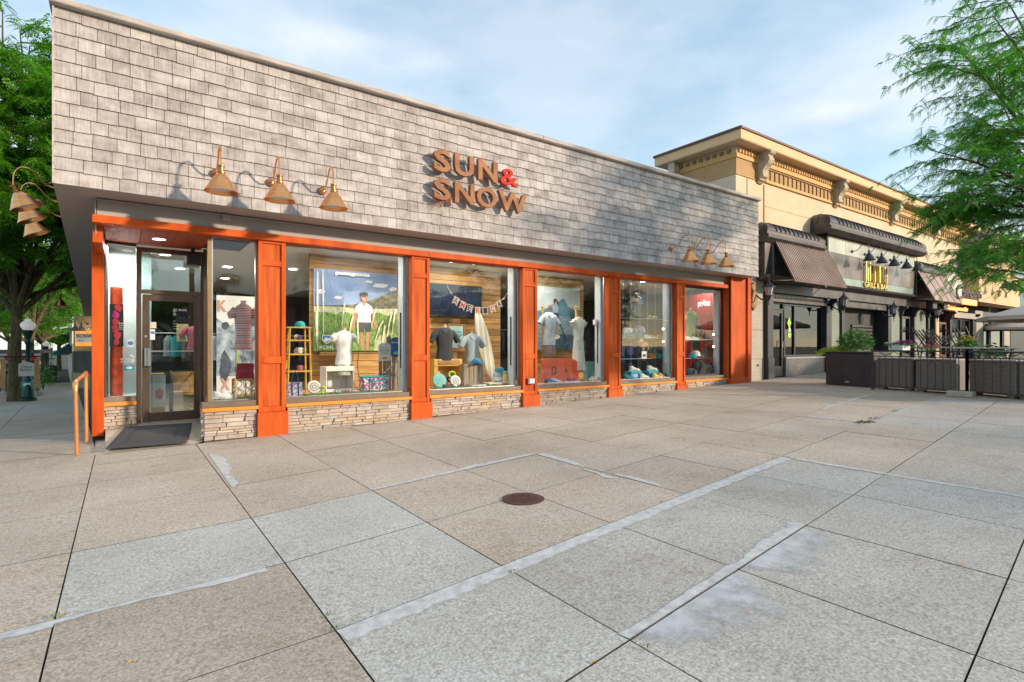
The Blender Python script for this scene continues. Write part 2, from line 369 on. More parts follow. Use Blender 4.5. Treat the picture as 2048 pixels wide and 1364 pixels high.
# the side-street pavement beyond the corner
YY = [10.1]+[10.1+1.32*k for k in range(1, 26)]
for j in range(len(YY)-1):
    y0, y1 = YY[j], YY[j+1]
    sk = lambda y: -.062*(y-10.1)
    for (a, b) in ((-4.05, -2.85), (-2.85, -1.66), (-1.66, -.31)):
        def yy(x, y): return y+.012*(x-.93)
        P = [(a+sk(y0), yy(a, y0)), (b+sk(y0), yy(b, y0)), (b+sk(y1), yy(b, y1)), (a+sk(y1), yy(a, y1))]
        t = tuple(c*.97 for c in (PALE if 5 < j < 9 else WARM))
        slab(P, t, pave, stuff=None if j < 12 else far)
slab([(-.31, 9.72), (-.19, 9.72), (-.21, 11.3), (-.36, 11.3)], WARM, pave)
far.build('far_slabs', 'concrete', pave, kind='stuff')
# road of the side street with its kerb
m = MB(); pts = [(-3.6, -30), (-4.15, 8), (-4.2, 12), (-6.6, 50), (-12, 140)]
q = []
for x, y in pts: q += [(x, y, gz(x, y)-.012), (x-11, y, gz(x, y)-.012)]
m.add(q, [(2*i, 2*i+2, 2*i+3, 2*i+1) for i in range(len(pts)-1)]); m.build('road', 'asphalt', kind='structure')
m = MB()
for i in range(len(pts)-1):
    (xa, ya), (xb, yb) = pts[i], pts[i+1]
    za, zb = gz(xa, ya), gz(xb, yb)
    m.add([(xa, ya, za-.05), (xb, yb, zb-.05), (xb, yb, zb+.04), (xa, ya, za+.04), (xa+.15, ya, za-.05), (xb+.15, yb, zb-.05), (xb+.15, yb, zb+.04), (xa+.15, ya, za+.04)],
          [(0, 1, 2, 3), (3, 2, 6, 7), (7, 6, 5, 4)])
m.build('kerb', 'concrete_block', kind='structure')
# mortar strips beside the joints
def strip(pa, pb, wd, side, mat='mortar', n=26, name='mortar_strip', jit=.3, dz=.0045, taper=False):
    a = Vector(pa); b = Vector(pb); d = (b-a); L = d.length; d.normalize(); nrm = Vector((d.y, -d.x))*side
    vs = []; r2 = random.Random(int(pa[0]*100+pb[1]*37))
    n = 64; ph = [r2.uniform(0, 6) for _ in range(4)]
    for i in range(n+1):
        t = i/n; wv = jit*(.55*math.sin(ph[0]+t*L*3.1)+.3*math.sin(ph[1]+t*L*9)+.16*math.sin(ph[2]+t*L*23)+.07*math.sin(ph[3]+t*L*57)); p = a+d*L*t; ww = wd*max(.12, 1+wv)*(min(1, 5*min(t, 1-t)+.15) if taper else 1)
        p0 = p+nrm*.008; p1 = p+nrm*(.008+ww)
        p2 = p0.lerp(p1, .55); p1 = p0.lerp(p1, 1.25)
        vs += [(q_.x, q_.y, gz(q_.x, q_.y)+dz) for q_ in (p0, p2, p1)]
    m = MB(); m.add(vs, [(3*i+a, 3*i+3+a, 3*i+4+a, 3*i+1+a) for i in range(n) for a in (0, 1)]); o = m.build(name, mat, pave)
    at = o.data.color_attributes.new('fade', 'FLOAT_COLOR', 'POINT')
    for i in range(n+1):
        e_ = min(1, 8*min(i, n-i)/n) if taper else 1
        for a, v_ in ((0, 1), (1, .62 if 'stain' in mat else 1), (2, 0)): at.data[3*i+a].color = (v_*e_,)*3+(1,)
    return o
for i in range(4, 9): strip((VX[i], hy(5, VX[i])), (VX[i+1], hy(5, VX[i+1])), .16, 1, jit=.035)
strip((-1.6, hy(6, -1.6)), (-.31, hy(6, -.31)), .10, 1); strip((-.31, hy(6, -.31)), (.8, hy(6, .8)), .07, 1, jit=.5)
strip((2.1, hy(7, 2.1)), (3.29, hy(7, 3.29)), .09, -1, jit=.5); strip((3.29, hy(7, 3.29)), (4.45, hy(7, 4.45)), .11, -1)
strip((4.45, hy(7, 4.45)), (4.42, 4.75), .12, -1, jit=.5); strip((4.42, 4.75), (4.36, 4.1), .06, 1, jit=.9, taper=True); strip((4.45, 4.35), (4.45, 3.5), .08, -1, jit=1, taper=True)
strip((2.1, hy(4, 2.1)), (3.29, hy(4, 3.29)), .075, -1); strip((3.29, hy(4, 3.29)), (4.45, hy(4, 4.45)), .09, -1, jit=.5)
strip((4.45, hy(4, 4.45)), (3.29, hy(4, 3.29)), .26, -1, 'mortar_stain', jit=.5, taper=True); strip((3.29, hy(4, 3.29)), (2.1, hy(4, 2.1)), .30, -1, 'mortar_stain', jit=.5, taper=True)
strip((6.74, hy(5, 6.74)), (6.74, 2.4), .09, 1, jit=.3); strip((6.74, 2.4), (6.74, 1.15), .08, 1, jit=.4)
strip((.98, 8.9), (.95, 6.3), .13, -1, jit=.6, taper=True)
strip((10.25, 3.98), (10.25, 5.2), .09, -1, jit=.3); strip((12.6, hy(4, 12.6)), (12.6, 4.3), .1, -1); strip((12.6, 4.3), (12.6, 6.3), .05, -1); strip((11.4, 5.2), (15, 5.65), .1, -1)
# weeds growing in a joint
def tuft(x, y, n, s, name='weed'):
    r2 = random.Random(int(x*91+y*7)); m = MB(); z = gz(x, y)
    for k in range(n):
        a = r2.uniform(0, 6.28); d = r2.uniform(0, s); l = r2.uniform(.4, 1)*s; px, py = x+math.cos(a)*d*1.4, y+math.sin(a)*d*.7
        ux, uy = math.cos(a)*l*.5, math.sin(a)*l*.5; wx, wy = -uy*.22, ux*.22; h = r2.uniform(.006, .03)
        m.add([(px, py, z), (px+ux*.5+wx, py+uy*.5+wy, z+h), (px+ux, py+uy, z+h*.7), (px+ux*.5-wx, py+uy*.5-wy, z+h)], [(0, 1, 2, 3)])
    o = m.build(name, 'moss'); o['kind'] = 'stuff'; o['label'] = 'green weeds growing in the pavement joint'; o['category'] = 'weeds'; return o
o = tuft(10.25, 4.02, 60, .16); tuft(10.75, 4.1, 24, .1); tuft(12.0, 4.22, 20, .07)
for k in range(16):
    t = rs.random(); tuft(2.1+t*5, hy(5, 2.1+t*5), 7, .022)
for x, y in ((.93, 2.92), (2.1, 2.93), (-.31, 4.04), (.93, 3.1), (2.1, 1.8)): tuft(x, y, 14, .035)
# leaf litter
M('dry_leaf', (.55, .28, .03), .8, var=.4, scale=30)
m = MB()
for k in range(70):
    x, y = rs.uniform(-1, 9), rs.uniform(.8, 9); s = rs.uniform(.008, .02); a = rs.uniform(0, 6); z = gz(x, y)+.004
    m.add([(x+math.cos(a)*s, y+math.sin(a)*s, z), (x-math.sin(a)*s*.5, y+math.cos(a)*s*.5, z+.006), (x-math.cos(a)*s, y-math.sin(a)*s, z), (x+math.sin(a)*s*.5, y-math.cos(a)*s*.5, z+.002)], [(0, 1, 2, 3)])
o = m.build('fallen_leaves', 'dry_leaf', kind='stuff'); o['label'] = 'small dry leaves scattered over the pavement'; o['category'] = 'leaves'
# manhole cover
M('rust_iron', (.10, .045, .035), .75, .3, var=.35, scale=30)
mx_, my_ = 3.13, 4.19; z = gz(mx_, my_)
t = thing('manhole_cover', 'small round rusty iron cover set in the pavement', 'manhole cover', (mx_, my_, z))
m = MB(); m.lathe([(.205, -.01), (.205, .006), (.185, .006), (.183, .003)], (mx_, my_, z), 32, cap=False); m.build('rim', 'rust_iron', t)
m = MB(); m.lathe([(.181, -.01), (.181, .005), (.0, .005)], (mx_, my_, z), 32, cap=False)
for i in range(-4, 5):
    for j in range(-4, 5):
        if i*i+j*j < 17: m.box(mx_+i*.038-.011, mx_+i*.038+.011, my_+j*.038-.011, my_+j*.038+.011, z+.004, z+.010)
m.build('lid', 'rust_iron', t)

# ================================================================ the shop building
YF = 9.25; YG = 9.93; ZT = 5.95; ZS = 3.62
store = thing('store_building', 'long shop with grey cedar shingle fascia above orange framed display windows', 'building', (0, 9.8, 0))
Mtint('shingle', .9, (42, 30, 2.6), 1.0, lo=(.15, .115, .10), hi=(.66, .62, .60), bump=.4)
m = MB(); m.box(-.70, 15.98, 9.29, 9.8, ZS, ZT); m.add([(-.70, 9.29, ZS), (-.70, 9.29, ZT), (-1.46, 33, 2.95), (-1.46, 33, ZT-.4), (-.2, 9.8, ZS), (-.2, 9.8, ZT), (-.9, 33, ZT-.4)], [(0, 2, 3, 1), (1, 3, 6, 5)])
M('felt', (.045, .035, .03), .95)
fas = m.build('fascia', 'felt', store)
# shingles: 13 courses of uneven butts, each one a leaning wedge
def shingle_geo(x0, x1, z0, z1, lean=.016, th=.014):
    y = 9.285
    return [(x0, y-lean-th, z0), (x1, y-lean-th, z0), (x1, y-.004, z1), (x0, y-.004, z1), (x0, y-lean, z0), (x1, y-lean, z0), (x1, y, z1), (x0, y, z1)], \
           [(0, 1, 2, 3), (0, 4, 5, 1), (0, 3, 7, 4), (1, 5, 6, 2)]
EXP = .1805; rows = 13; allsh = []
r3 = random.Random(11)
for r in range(rows):
    z0 = ZS+.0+r*EXP; x = -.73
    while x < 16.0:
        wd = r3.choice((.17, .2, .22, .25, .28, .30))*r3.uniform(.92, 1.08)
        if 16.0-x-wd < .1: wd = 16.0-x
        dz = (r3.choice((0, 0, .004, .010)) if x < 4 else r3.choice((0, 0, .006, .012, .018))) if r > 0 else 0
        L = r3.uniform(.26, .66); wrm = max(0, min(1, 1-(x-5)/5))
        t = (L*(1.02*wrm+.86*(1-wrm)), L*(.93*wrm+.94*(1-wrm)), L*(.885*wrm+1.02*(1-wrm)))  # cooler to the right: partly weathering, partly tree shade put into the tint
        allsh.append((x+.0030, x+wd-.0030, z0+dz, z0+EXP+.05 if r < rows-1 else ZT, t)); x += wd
allsh.sort(key=lambda a: abs(a[0]+.73)+.0*a[2])
rest = MB(); rest.c = []
for k, (x0, x1, z0, z1, t) in enumerate(allsh):
    v, f = shingle_geo(x0, x1, z0, z1)
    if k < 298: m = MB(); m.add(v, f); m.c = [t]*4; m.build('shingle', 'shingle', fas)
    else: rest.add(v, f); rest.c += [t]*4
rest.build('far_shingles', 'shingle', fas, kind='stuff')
m = MB(); m.bbox(-.77, 7.4, 9.17, 9.9, ZT, ZT+.085, .012); m.bbox(7.404, 16.02, 9.17, 9.9, ZT, ZT+.085, .012); m.build('parapet_cap', 'cap_wood', store)
m = MB(); m.box(-.74, -.72, 9.25, 9.3, ZS, ZT); m.build('corner_board', 'cap_wood', store)
m = MB(); m.add([(-.73, 9.262, ZS-.001), (16, 9.262, ZS-.001), (16, 9.83, ZS-.001), (-.30, 9.83, ZS-.001), (-1.46, 33, 2.9), (-.95, 33, 2.9)], [(0, 3, 2, 1), (0, 4, 5, 3)])
m.box(-.2, 16, 9.8, 24, 3.625, 3.8)
m.build('soffit', 'soffit_grey', store)
m = MB(); m.box(-.29, 15.12, 9.80, 9.9, 3.36, ZS-.003); m.box(-.29, -.24, 9.9, 24, 3.36, ZS-.003); m.build('frieze', 'grey_trim', store)
m = MB(); m.tube([(-.31, 9.98, 3.1), (-.31, 9.78, 3.45), (-.31, 9.775, 3.585), (-.2, 9.775, 3.59), (3, 9.775, 3.588), (9.6, 9.775, 3.59)], .011, 6)
for x in (.9, 2.4, 4.2, 6.1, 8.2): m.box(x-.018, x+.018, 9.76, 9.80, 3.575, 3.603)
m.build('conduit', 'soffit_grey', store)
m = MB(); m.bbox(1.30, 1.42, 9.73, 9.80, 3.50, 3.60, .01); m.tube([(1.33, 9.72, 3.525), (1.33, 9.69, 3.52)], .012, 6); m.tube([(1.39, 9.72, 3.525), (1.39, 9.69, 3.52)], .012, 6); m.build('junction_box', 'soffit_grey', store)
# header
m = MB(); m.bbox(-.345, 15.12, 9.70, 9.95, 3.247, 3.358, .006); m.build('header_beam', 'orange_wood', store)
m = MB(); m.box(-.345, -.23, 9.955, 11.3, 3.0, 3.358); m.build('side_beam', 'orange_wood', store)
# pilasters
def pilaster(xa, xb, xs0, xs1, name='pilaster'):
    zb = gz(xa, 9.7)-.02
    m = MB(); m.box(xs0+.03, xs1-.03, 9.79, 9.95, zb, 3.2465); p = m.build(name, 'orange_wood', store)
    s = .16*(xs1-xs0) if xs1-xs0 < .5 else .09
    m = MB(); m.bbox(xs0, xs0+s, 9.75, 9.949, .392, 3.247, .004); m.bbox(xs1-s, xs1, 9.75, 9.949, .392, 3.247, .004); m.build('stile', 'orange_wood', p)
    for a, b in ((.392, .48), (1.20, 1.315), (2.83, 2.92), (3.20, 3.247)):
        m = MB(); m.bbox(xs0+s+.001, xs1-s-.001, 9.753, 9.93, a, b, .004); m.build('rail', 'orange_wood', p)
    for a, b in ((.48, 1.20), (1.315, 2.83), (2.92, 3.20)):
        m = MB(); m.box(xs0+s, xs1-s, 9.78, 9.90, a+.001, b-.001); m.build('panel', 'orange_panel', p)
    m = MB(); m.bbox(xa, xb, 9.70, 9.95, zb, .39, .006); m.build('plinth', 'orange_wood', p)
    return p
PIL = [(1.81, 2.29, 1.83, 2.26), (4.55, 5.01, 4.58, 4.97), (7.25, 7.73, 7.28, 7.69), (9.93, 10.47, 9.98, 10.41), (12.63, 13.12, 12.68, 13.05)]
for p in PIL: pilaster(*p)
m = MB(); m.box(15.12, 16.12, 9.66, 9.95, .3, ZS-.004); ep = m.build('end_pier', 'orange_wood', store)
m = MB(); m.bbox(15.12, 15.22, 9.63, 9.70, .52, ZS-.004, .004); m.bbox(15.98, 16.14, 9.60, 9.70, .3, ZS-.004, .004); m.build('stile', 'orange_wood', ep)
m = MB(); m.bbox(15.10, 15.975, 9.61, 9.70, .3, .515, .004); m.build('plinth', 'orange_wood', ep)
# sills and windows
def sill(x0, x1):
    m = MB(); m.bbox(x0, x1, 9.79, 9.95, .51, .60, .004); m.build('window_sill', 'brown_sill', store)
    m = MB(); m.bbox(x0, x1, 9.735, 9.9, .452, .509, .004); m.build('ledge', 'orange_sill', store)
WIN = [(1.17, 1.83), (2.26, 4.58), (4.97, 7.28), (7.69, 9.98), (10.41, 12.68), (13.05, 15.12)]
for k, (a, b) in enumerate(WIN):
    sill(a if k else 1.02, b)
    m = MB(); m.box(a, b, YG, YG+.012, .6, 3.247); g = m.build('window', 'window_glass', store)
    m = MB(); mt = 'steel' if k < 5 else 'black'
    e = .018 if k < 5 else .06
    m.box(a, a+e, YG-.02, YG+.03, .6, 3.247); m.box(b-e, b, YG-.02, YG+.03, .6, 3.247)
    m.box(a+e, b-e, YG-.02, YG+.03, 3.247-e, 3.247); m.box(a+e, b-e, YG-.02, YG+.03, .6, .6+e*.7); m.build('frame', mt, g)
# stone base
M('stone_grout', (.10, .085, .07), .95, var=.3, scale=20)
Mtint('ledgestone', .85, (9, 9, 26), 1.0, lo=(.20, .13, .10), hi=(.62, .57, .50), bump=.6, amount=.75)
STC = [(.46, .38, .31), (.52, .47, .41), (.40, .29, .25), (.56, .44, .30), (.38, .36, .35), (.60, .55, .48), (.47, .34, .28), (.55, .38, .22)]
sb = MB()
def stones(x0, x1, y0, y1, ztop, base, cap=300, flat=None):
    """courses of ledgestone along the line (x0,y0)-(x1,y1)"""
    L = math.hypot(x1-x0, y1-y0); ux, uy = (x1-x0)/L, (y1-y0)/L; nx, ny = uy, -ux
    z = ztop
    while True:
        h = r3.choice((.038, .048, .055, .07)); zz = z-h
        if z-.02 < (flat if flat is not None else gz(x0, y0)): break
        s = 0
        while s < L-.005:
            wd = r3.uniform(.12, .36); e = min(L, s+wd)
            if L-e < .07: e = L
            gx0 = flat if flat is not None else gz(x0+ux*s, y0)-.01
            if z-.015 > gx0:
                z0 = max(zz, gx0); d = r3.uniform(.012, .045); c = .004; hh = r3.uniform(.0, .5)*h if r3.random() < .0 else 0
                P = []
                for (a, b, dd) in ((s, z0, 0), (e, z0, 0), (e, z, 0), (s, z, 0), (s+.004, z0+.004, d), (e-.004, z0+.004, d+r3.uniform(-.006, .006)), (e-.004-r3.uniform(0, .012), z-.004, d+r3.uniform(-.006, .006)), (s+.004+r3.uniform(0, .012), z-.004, d)):
                    P.append((x0+ux*a+nx*dd, y0+uy*a+ny*dd, b))
                m = MB(); m.add(P, [(4, 5, 6, 7), (0, 1, 5, 4), (1, 2, 6, 5), (2, 3, 7, 6), (3, 0, 4, 7)]); t = r3.choice(STC); k = r3.uniform(.8, 1.15); m.c = [tuple(a*k for a in t)]*5
                STN[0] += 1
                if STN[0] <= 298: m.build('stone', 'ledgestone', base)
                else:
                    STM.add(m.v, m.f); STM.c += m.c
            s = e+.0015
        z = zz-.0015
STN = [0]; STM = MB(); STM.c = []
m = MB()
for (a, b) in [(1.05, 1.81), (2.29, 4.55), (5.01, 7.25), (7.73, 9.93), (10.47, 12.63), (13.12, 15.1)]: m.box(a, b, 9.80, 9.95, -.1, .45)
m.box(2.0, 15, 9.952, 9.96, -.1, .44)
base = m.build('stone_base', 'stone_grout', store)
m = MB(); m.add([(1.05, 9.8, -.1), (1.19, 11.4, 0), (1.19, 11.4, .45), (1.05, 9.8, .45)], [(0, 1, 2, 3)]); m.build('grout_face', 'stone_grout', store)
m = MB(); m.add([(-.39, 11.235, -.1), (.20, 11.36, 0), (.20, 11.36, .49), (-.39, 11.235, .49)], [(0, 1, 2, 3)]); m.build('grout_face', 'stone_grout', store)
stones(1.05, 1.81, 9.80, 9.80, .45, base); stones(-.39, .20, 11.235, 11.36, .49, base, flat=.05)
for (a, b) in [(2.29, 4.55), (5.01, 7.25), (7.73, 9.93), (10.47, 12.63), (13.12, 15.1)]: stones(a, b, 9.80, 9.80, .45, base)
stones(1.19, 1.05, 11.4, 9.8, .45, base, flat=.06)
STM.build('far_stones', 'ledgestone', base, kind='stuff')
# entrance recess
for k in range(9):
    x0 = -.22+k*.155; m = MB(); m.add([(x0+.003, 9.95, 3.245), (x0+.152, 9.95, 3.245), (x0+.152, 11.45, 3.245), (x0+.003, 11.45, 3.245), (x0+.003, 9.95, 3.30), (x0+.152, 9.95, 3.30), (x0+.152, 11.45, 3.30), (x0+.003, 11.45, 3.30)], [(0, 1, 2, 3), (0, 4, 5, 1), (0, 3, 7, 4), (1, 5, 6, 2)]); m.build('ceiling_plank', 'red_planks', store)
m = MB(); m.box(-.24, 1.83, 9.95, 11.5, 3.30, 3.35); m.build('porch_ceiling', 'black', store)
M('downlight', (1, .95, .85), emit=(1, .93, .80, 9))
def downlight(x, y, z, r=.09, par=None):
    t = thing('ceiling_downlight', 'round', 'downlight', (x, y, z))
    m = MB(); m.lathe([(r*1.2, 0), (r*1.2, -.008), (r, -.01), (r, 0)], (x, y, z), 20, cap=False); m.build('rim', 'white_paint', t)
    m = MB(); m.lathe([(r, -.004), (.0, -.0045)], (x, y, z), 20, cap=False); m.build('lens', 'downlight', t)
    return t
o = downlight(PX(318, 10.6), 10.6, 3.243); o['label'] = 'round recessed downlight in the red plank ceiling over the shop door'
m = MB(); m.bbox(-.40, -.24, 11.14, 11.3, .02, 3.245, .006); m.build('corner_post', 'orange_wood', store)
m = MB()
m.add([(-.24, 11.20, .56), (.20, 11.30, .56), (.20, 11.30, .64), (-.24, 11.20, .64), (-.24, 11.30, .64), (.20, 11.42, .64)], [(0, 1, 2, 3), (3, 2, 5, 4)]); m.build('window_sill', 'brown_sill', store)
m = MB(); P = [(-.40, 11.15), (.20, 11.25), (.20, 11.36), (-.40, 11.26)]; m.prism(P, 'z', .495, .557); m.build('ledge', 'orange_sill', store)
m = MB(); m.add([(-.24, 11.27, .645), (.19, 11.38, .645), (.19, 11.38, 3.2), (-.24, 11.27, 3.2)], [(0, 1, 2, 3)]); g = m.build('window', 'window_glass', store)
m = MB(); m.box(-.245, -.215, 11.24, 11.29, .64, 3.245); m.bar((-.22, 11.27, 3.22), (.2, 11.38, 3.22), .03, .05); m.build('frame', 'bronze', g)
# corner glazing of the porch side
m = MB(); m.add([(1.145, 9.93, .6), (1.235, 11.35, .6), (1.235, 11.35, 3.247), (1.145, 9.93, 3.247)], [(0, 1, 2, 3)]); g = m.build('window', 'window_glass', store)
m = MB(); m.box(1.115, 1.17, 9.905, 9.96, .6, 3.247); m.box(1.13, 1.19, 10.10, 10.13, .6, 3.247); m.bar((1.13, 9.93, .56), (1.23, 11.35, .56), .05, .09); m.build('frame', 'bronze_tan', g)
m = MB(); m.box(1.20, 1.30, 11.30, 11.46, .16, 3.245); m.build('door_post', 'bronze', store)
# door
YD = 11.40
m = MB(); m.box(.20, .275, YD-.04, YD+.06, .16, 3.2); m.box(1.165, 1.20, YD-.04, YD+.06, .16, 3.2); m.box(.275, 1.165, YD-.04, YD+.06, 2.40, 2.47); m.box(.275, 1.165, YD-.04, YD+.06, 3.12, 3.2)
df = m.build('door_frame', 'bronze', store)
m = MB(); m.box(.275, 1.165, YD, YD+.01, 2.47, 3.12); m.build('transom', 'door_glass', df)
m = MB(); m.bbox(.285, .39, YD-.03, YD+.02, .17, 2.39, .004); m.bbox(1.06, 1.155, YD-.03, YD+.02, .17, 2.39, .004); m.bbox(.391, 1.059, YD-.03, YD+.02, 2.28, 2.39, .004); m.bbox(.391, 1.059, YD-.03, YD+.02, .17, .33, .004)
dr = m.build('door', 'bronze', store)
m = MB(); m.box(.39, 1.06, YD-.006, YD+.004, .33, 2.28); m.build('pane', 'door_glass', dr)
m = MB(); m.bbox(.315, .375, YD-.075, YD-.03, 1.14, 1.46, .008); m.bbox(.36, .41, YD-.11, YD-.075, 1.14, 1.46, .01); m.build('handle', 'steel', dr)
m = MB(); m.bar((.39, YD-.03, 1.40), (1.06, YD-.03, 1.40), .014, .022); m.build('push_bar', 'steel', dr)
m = MB(); m.tube([(.335, YD-.03, 1.66), (.335, YD-.045, 1.66)], .022, 14); m.build('lock', 'steel', dr)
def plane_label(x0, x1, z0, z1, Y, mat, name, parent, lines=()):
    m = MB(); m.box(x0, x1, Y-.002, Y, z0, z1); return m.build(name, mat, parent)
M('sticker_blue', (.05, .25, .55), .5, var=.05); M('teal_print', (.05, .42, .45), .5, var=.05); M('white_print', (.85, .85, .85), .5, var=.02); M('red_print', (.6, .04, .05), .5, var=.05); M('yellow_board', (.70, .56, .24), .6, var=.08)
s1 = plane_label(.40, .49, 1.80, 1.91, YD-.007, 'off_white', 'sticker', dr); s2 = plane_label(.40, .47, 1.60, 1.78, YD-.007, 'white_print', 'sticker', dr); plane_label(.41, .465, 1.70, 1.75, YD-.010, 'sticker_blue', 'sticker', dr)
m = MB(); m.box(.78, .98, YD-.009, YD-.007, 1.90, 2.12); m.build('door_logo', 'black', dr)
write('SUN&', .74, .96, 2.10, 2.155, YD-.009, 0, 'white_print', 'lettering', dr, .02); write('SNOW', .74, .96, 2.03, 2.085, YD-.009, 0, 'white_print', 'lettering', dr, .02)
write('OUTFITTERS', .83, 1.0, 1.995, 2.015, YD-.009, 0, 'white_print', 'lettering', dr)
for k, s in enumerate(('SKI & SNOWBOARD', 'PADDLE', 'OUTDOOR', 'RUNNING')): write(s, .74, .74+.012*len(s), 1.925-.045*k, 1.94-.045*k, YD-.009, 0, 'white_print', 'lettering', dr)
# glazing print of the side window
def sy(x): return 11.30+(x+.24)*.256-.04
write('STORE HOURS', -.045, .13, 1.86, 1.885, 11.33, 0, 'white_print', 'lettering', store, .02)
for k, s in enumerate(('MON - FRI 10 - 7', 'SAT 10 - 6', 'SUN 12 - 5')): write(s, -.04, .12-.02*k, 1.83-.03*k, 1.845-.03*k, 11.33, 0, 'white_print', 'lettering', store, .01)
write('MICHIGAN', -.02, .115, 1.25, 1.285, 11.335, 0, 'white_print', 'lettering', store, .02); write('AWESOME', -.02, .115, 1.205, 1.24, 11.335, 0, 'white_print', 'lettering', store, .02)
m = MB(); m.add([(x, 11.335, z) for x, z in ((.10, 1.33), (.14, 1.35), (.19, 1.30), (.165, 1.27), (.135, 1.315))]+[(x, 11.335, z) for x, z in ((.135, 1.21), (.175, 1.22), (.19, 1.26), (.165, 1.29), (.14, 1.27))], [(0, 1, 2, 3, 4), (5, 6, 7, 8, 9)]); m.build('state_map', 'white_print', store)
m = MB(); m.box(.07, .17, 11.332, 11.334, 1.47, 1.61); m.build('sticker', 'white_print', store); m = MB(); m.lathe([(.036, 0), (0, .001)], (0, 0, 0), 16, cap=False); m.xf(Matrix.Translation((.12, 11.330, 1.54)) @ Matrix.Rotation(R(90), 4, 'X')); m.build('sticker', 'sticker_blue', store)
m = MB(); m.box(.02, .17, 11.332, 11.334, 1.08, 1.165); m.build('sticker', 'teal_print', store); m = MB(); m.lathe([(.05, 0), (0, .001)], (0, 0, 0), 20, sy=.45, cap=False); m.xf(Matrix.Translation((.095, 11.330, 1.122)) @ Matrix.Rotation(R(90), 4, 'X')); m.build('sticker', 'white_print', store)
# tiled ramp, mat and threshold
M('ramp_concrete', (.44, .38, .30), .85, var=.12, scale=12, bump=.15); M('tile', (.34, .29, .24), .7, var=.1, scale=10)
m = MB(); m.add([(-.20, 9.73, gz(-.2, 9.7)+.003), (.93, 9.73, gz(.93, 9.7)+.003), (1.04, 9.8, 0), (1.17, 11.42, .158), (.15, 11.42, .158), (-.22, 11.25, .12), (-.20, 9.73, -.2), (-.22, 11.25, -.1)], [(0, 1, 2, 3, 4, 5), (0, 5, 7, 6)]); ramp = m.build('entrance_ramp', 'ramp_concrete', store)
for k in range(6):
    x = .22+k*.158; m = MB(); m.add([(x, 10.95, .112), (x+.15, 10.95, .112), (x+.15, 11.36, .1555), (x, 11.36, .1555)], [(0, 1, 2, 3)]); m.xf(Matrix.Translation((0, 0, .004))); m.build('tile', 'tile', ramp)
for k in range(7):
    y = 9.84+k*.16; z = (y-9.73)/1.69*.16; m = MB(); m.add([(.96, y, z+.008), (1.04+.015*k, y, z+.008), (1.055+.015*k, y+.15, z+.022), (.96, y+.15, z+.022)], [(0, 1, 2, 3)]); m.build('tile', 'tile', ramp)
M('mat_rubber', (.055, .055, .062), .95, var=.3, scale=80, bump=.5)
t = thing('door_mat', 'dark grey rubber door mat lying skewed before the shop door', 'door mat', (.42, 10.6, .1))
def zr(y): return (y-9.73)/1.69*.165+.012
Q = [(-.19, 9.78), (.80, 9.72), (1.0, 11.05), (.05, 11.12)]
def mat_pt(u, v):
    a = [Q[0][i]*(1-u)+Q[1][i]*u for i in (0, 1)]; b = [Q[3][i]*(1-u)+Q[2][i]*u for i in (0, 1)]; return tuple(a[i]*(1-v)+b[i]*v for i in (0, 1))
def mquad(m, u0, u1, v0, v1, dz):
    P = [mat_pt(u, v) for u, v in ((u0, v0), (u1, v0), (u1, v1), (u0, v1))]
    m.add([(x, y, max(gz(x, y)+.008, zr(y))+dz) for x, y in P]+[(x, y, max(gz(x, y)+.002, zr(y)-.01)) for x, y in P], [(0, 1, 2, 3), (0, 4, 5, 1), (1, 5, 6, 2), (2, 6, 7, 3), (3, 7, 4, 0)])
m = MB(); mquad(m, 0, 1, 0, 1, .004); m.build('base', 'mat_rubber', t)
m = MB()
for a, b, c, d in ((.03, .97, .03, .05), (.03, .97, .95, .97), (.03, .045, .05, .95), (.955, .97, .05, .95), (.16, .84, .12, .135), (.16, .84, .865, .88), (.16, .172, .135, .865), (.828, .84, .135, .865), (.2, .8, .17, .185), (.2, .8, .815, .83), (.2, .212, .185, .815), (.788, .8, .185, .815)): mquad(m, a, b, c, d, .009)
m.build('ribs', 'mat_rubber', t)
# handrail
t = thing('handrail', 'short copper pipe handrail at the corner of the shop entrance', 'handrail', (-.5, 10.4, 0))
A = Vector((-.52, 9.93, gz(-.5, 10))); B = Vector((-.46, 11.06, gz(-.5, 11)))
m = MB(); m.tube([A, A+Vector((-.02, 0, .97))], .026, 10); m.build('post', 'copper_pipe', t); m = MB(); m.tube([B, B+Vector((-.01, 0, 1.08))], .026, 10); m.build('post', 'copper_pipe', t)
m = MB(); m.tube([A+Vector((-.02, 0, .90)), A+Vector((-.02, 0, .985)), A+Vector((-.02, .05, 1.03)), A+Vector((-.02, .12, 1.045)), B+Vector((-.01, -.12, 1.12)), B+Vector((-.01, -.03, 1.13)), B+Vector((-.01, 0, 1.10)), B+Vector((-.01, 0, 1.0))], [.03, .034, .034, .026, .026, .032, .032, .028], 10); m.build('rail', 'copper_pipe', t, smooth=True)
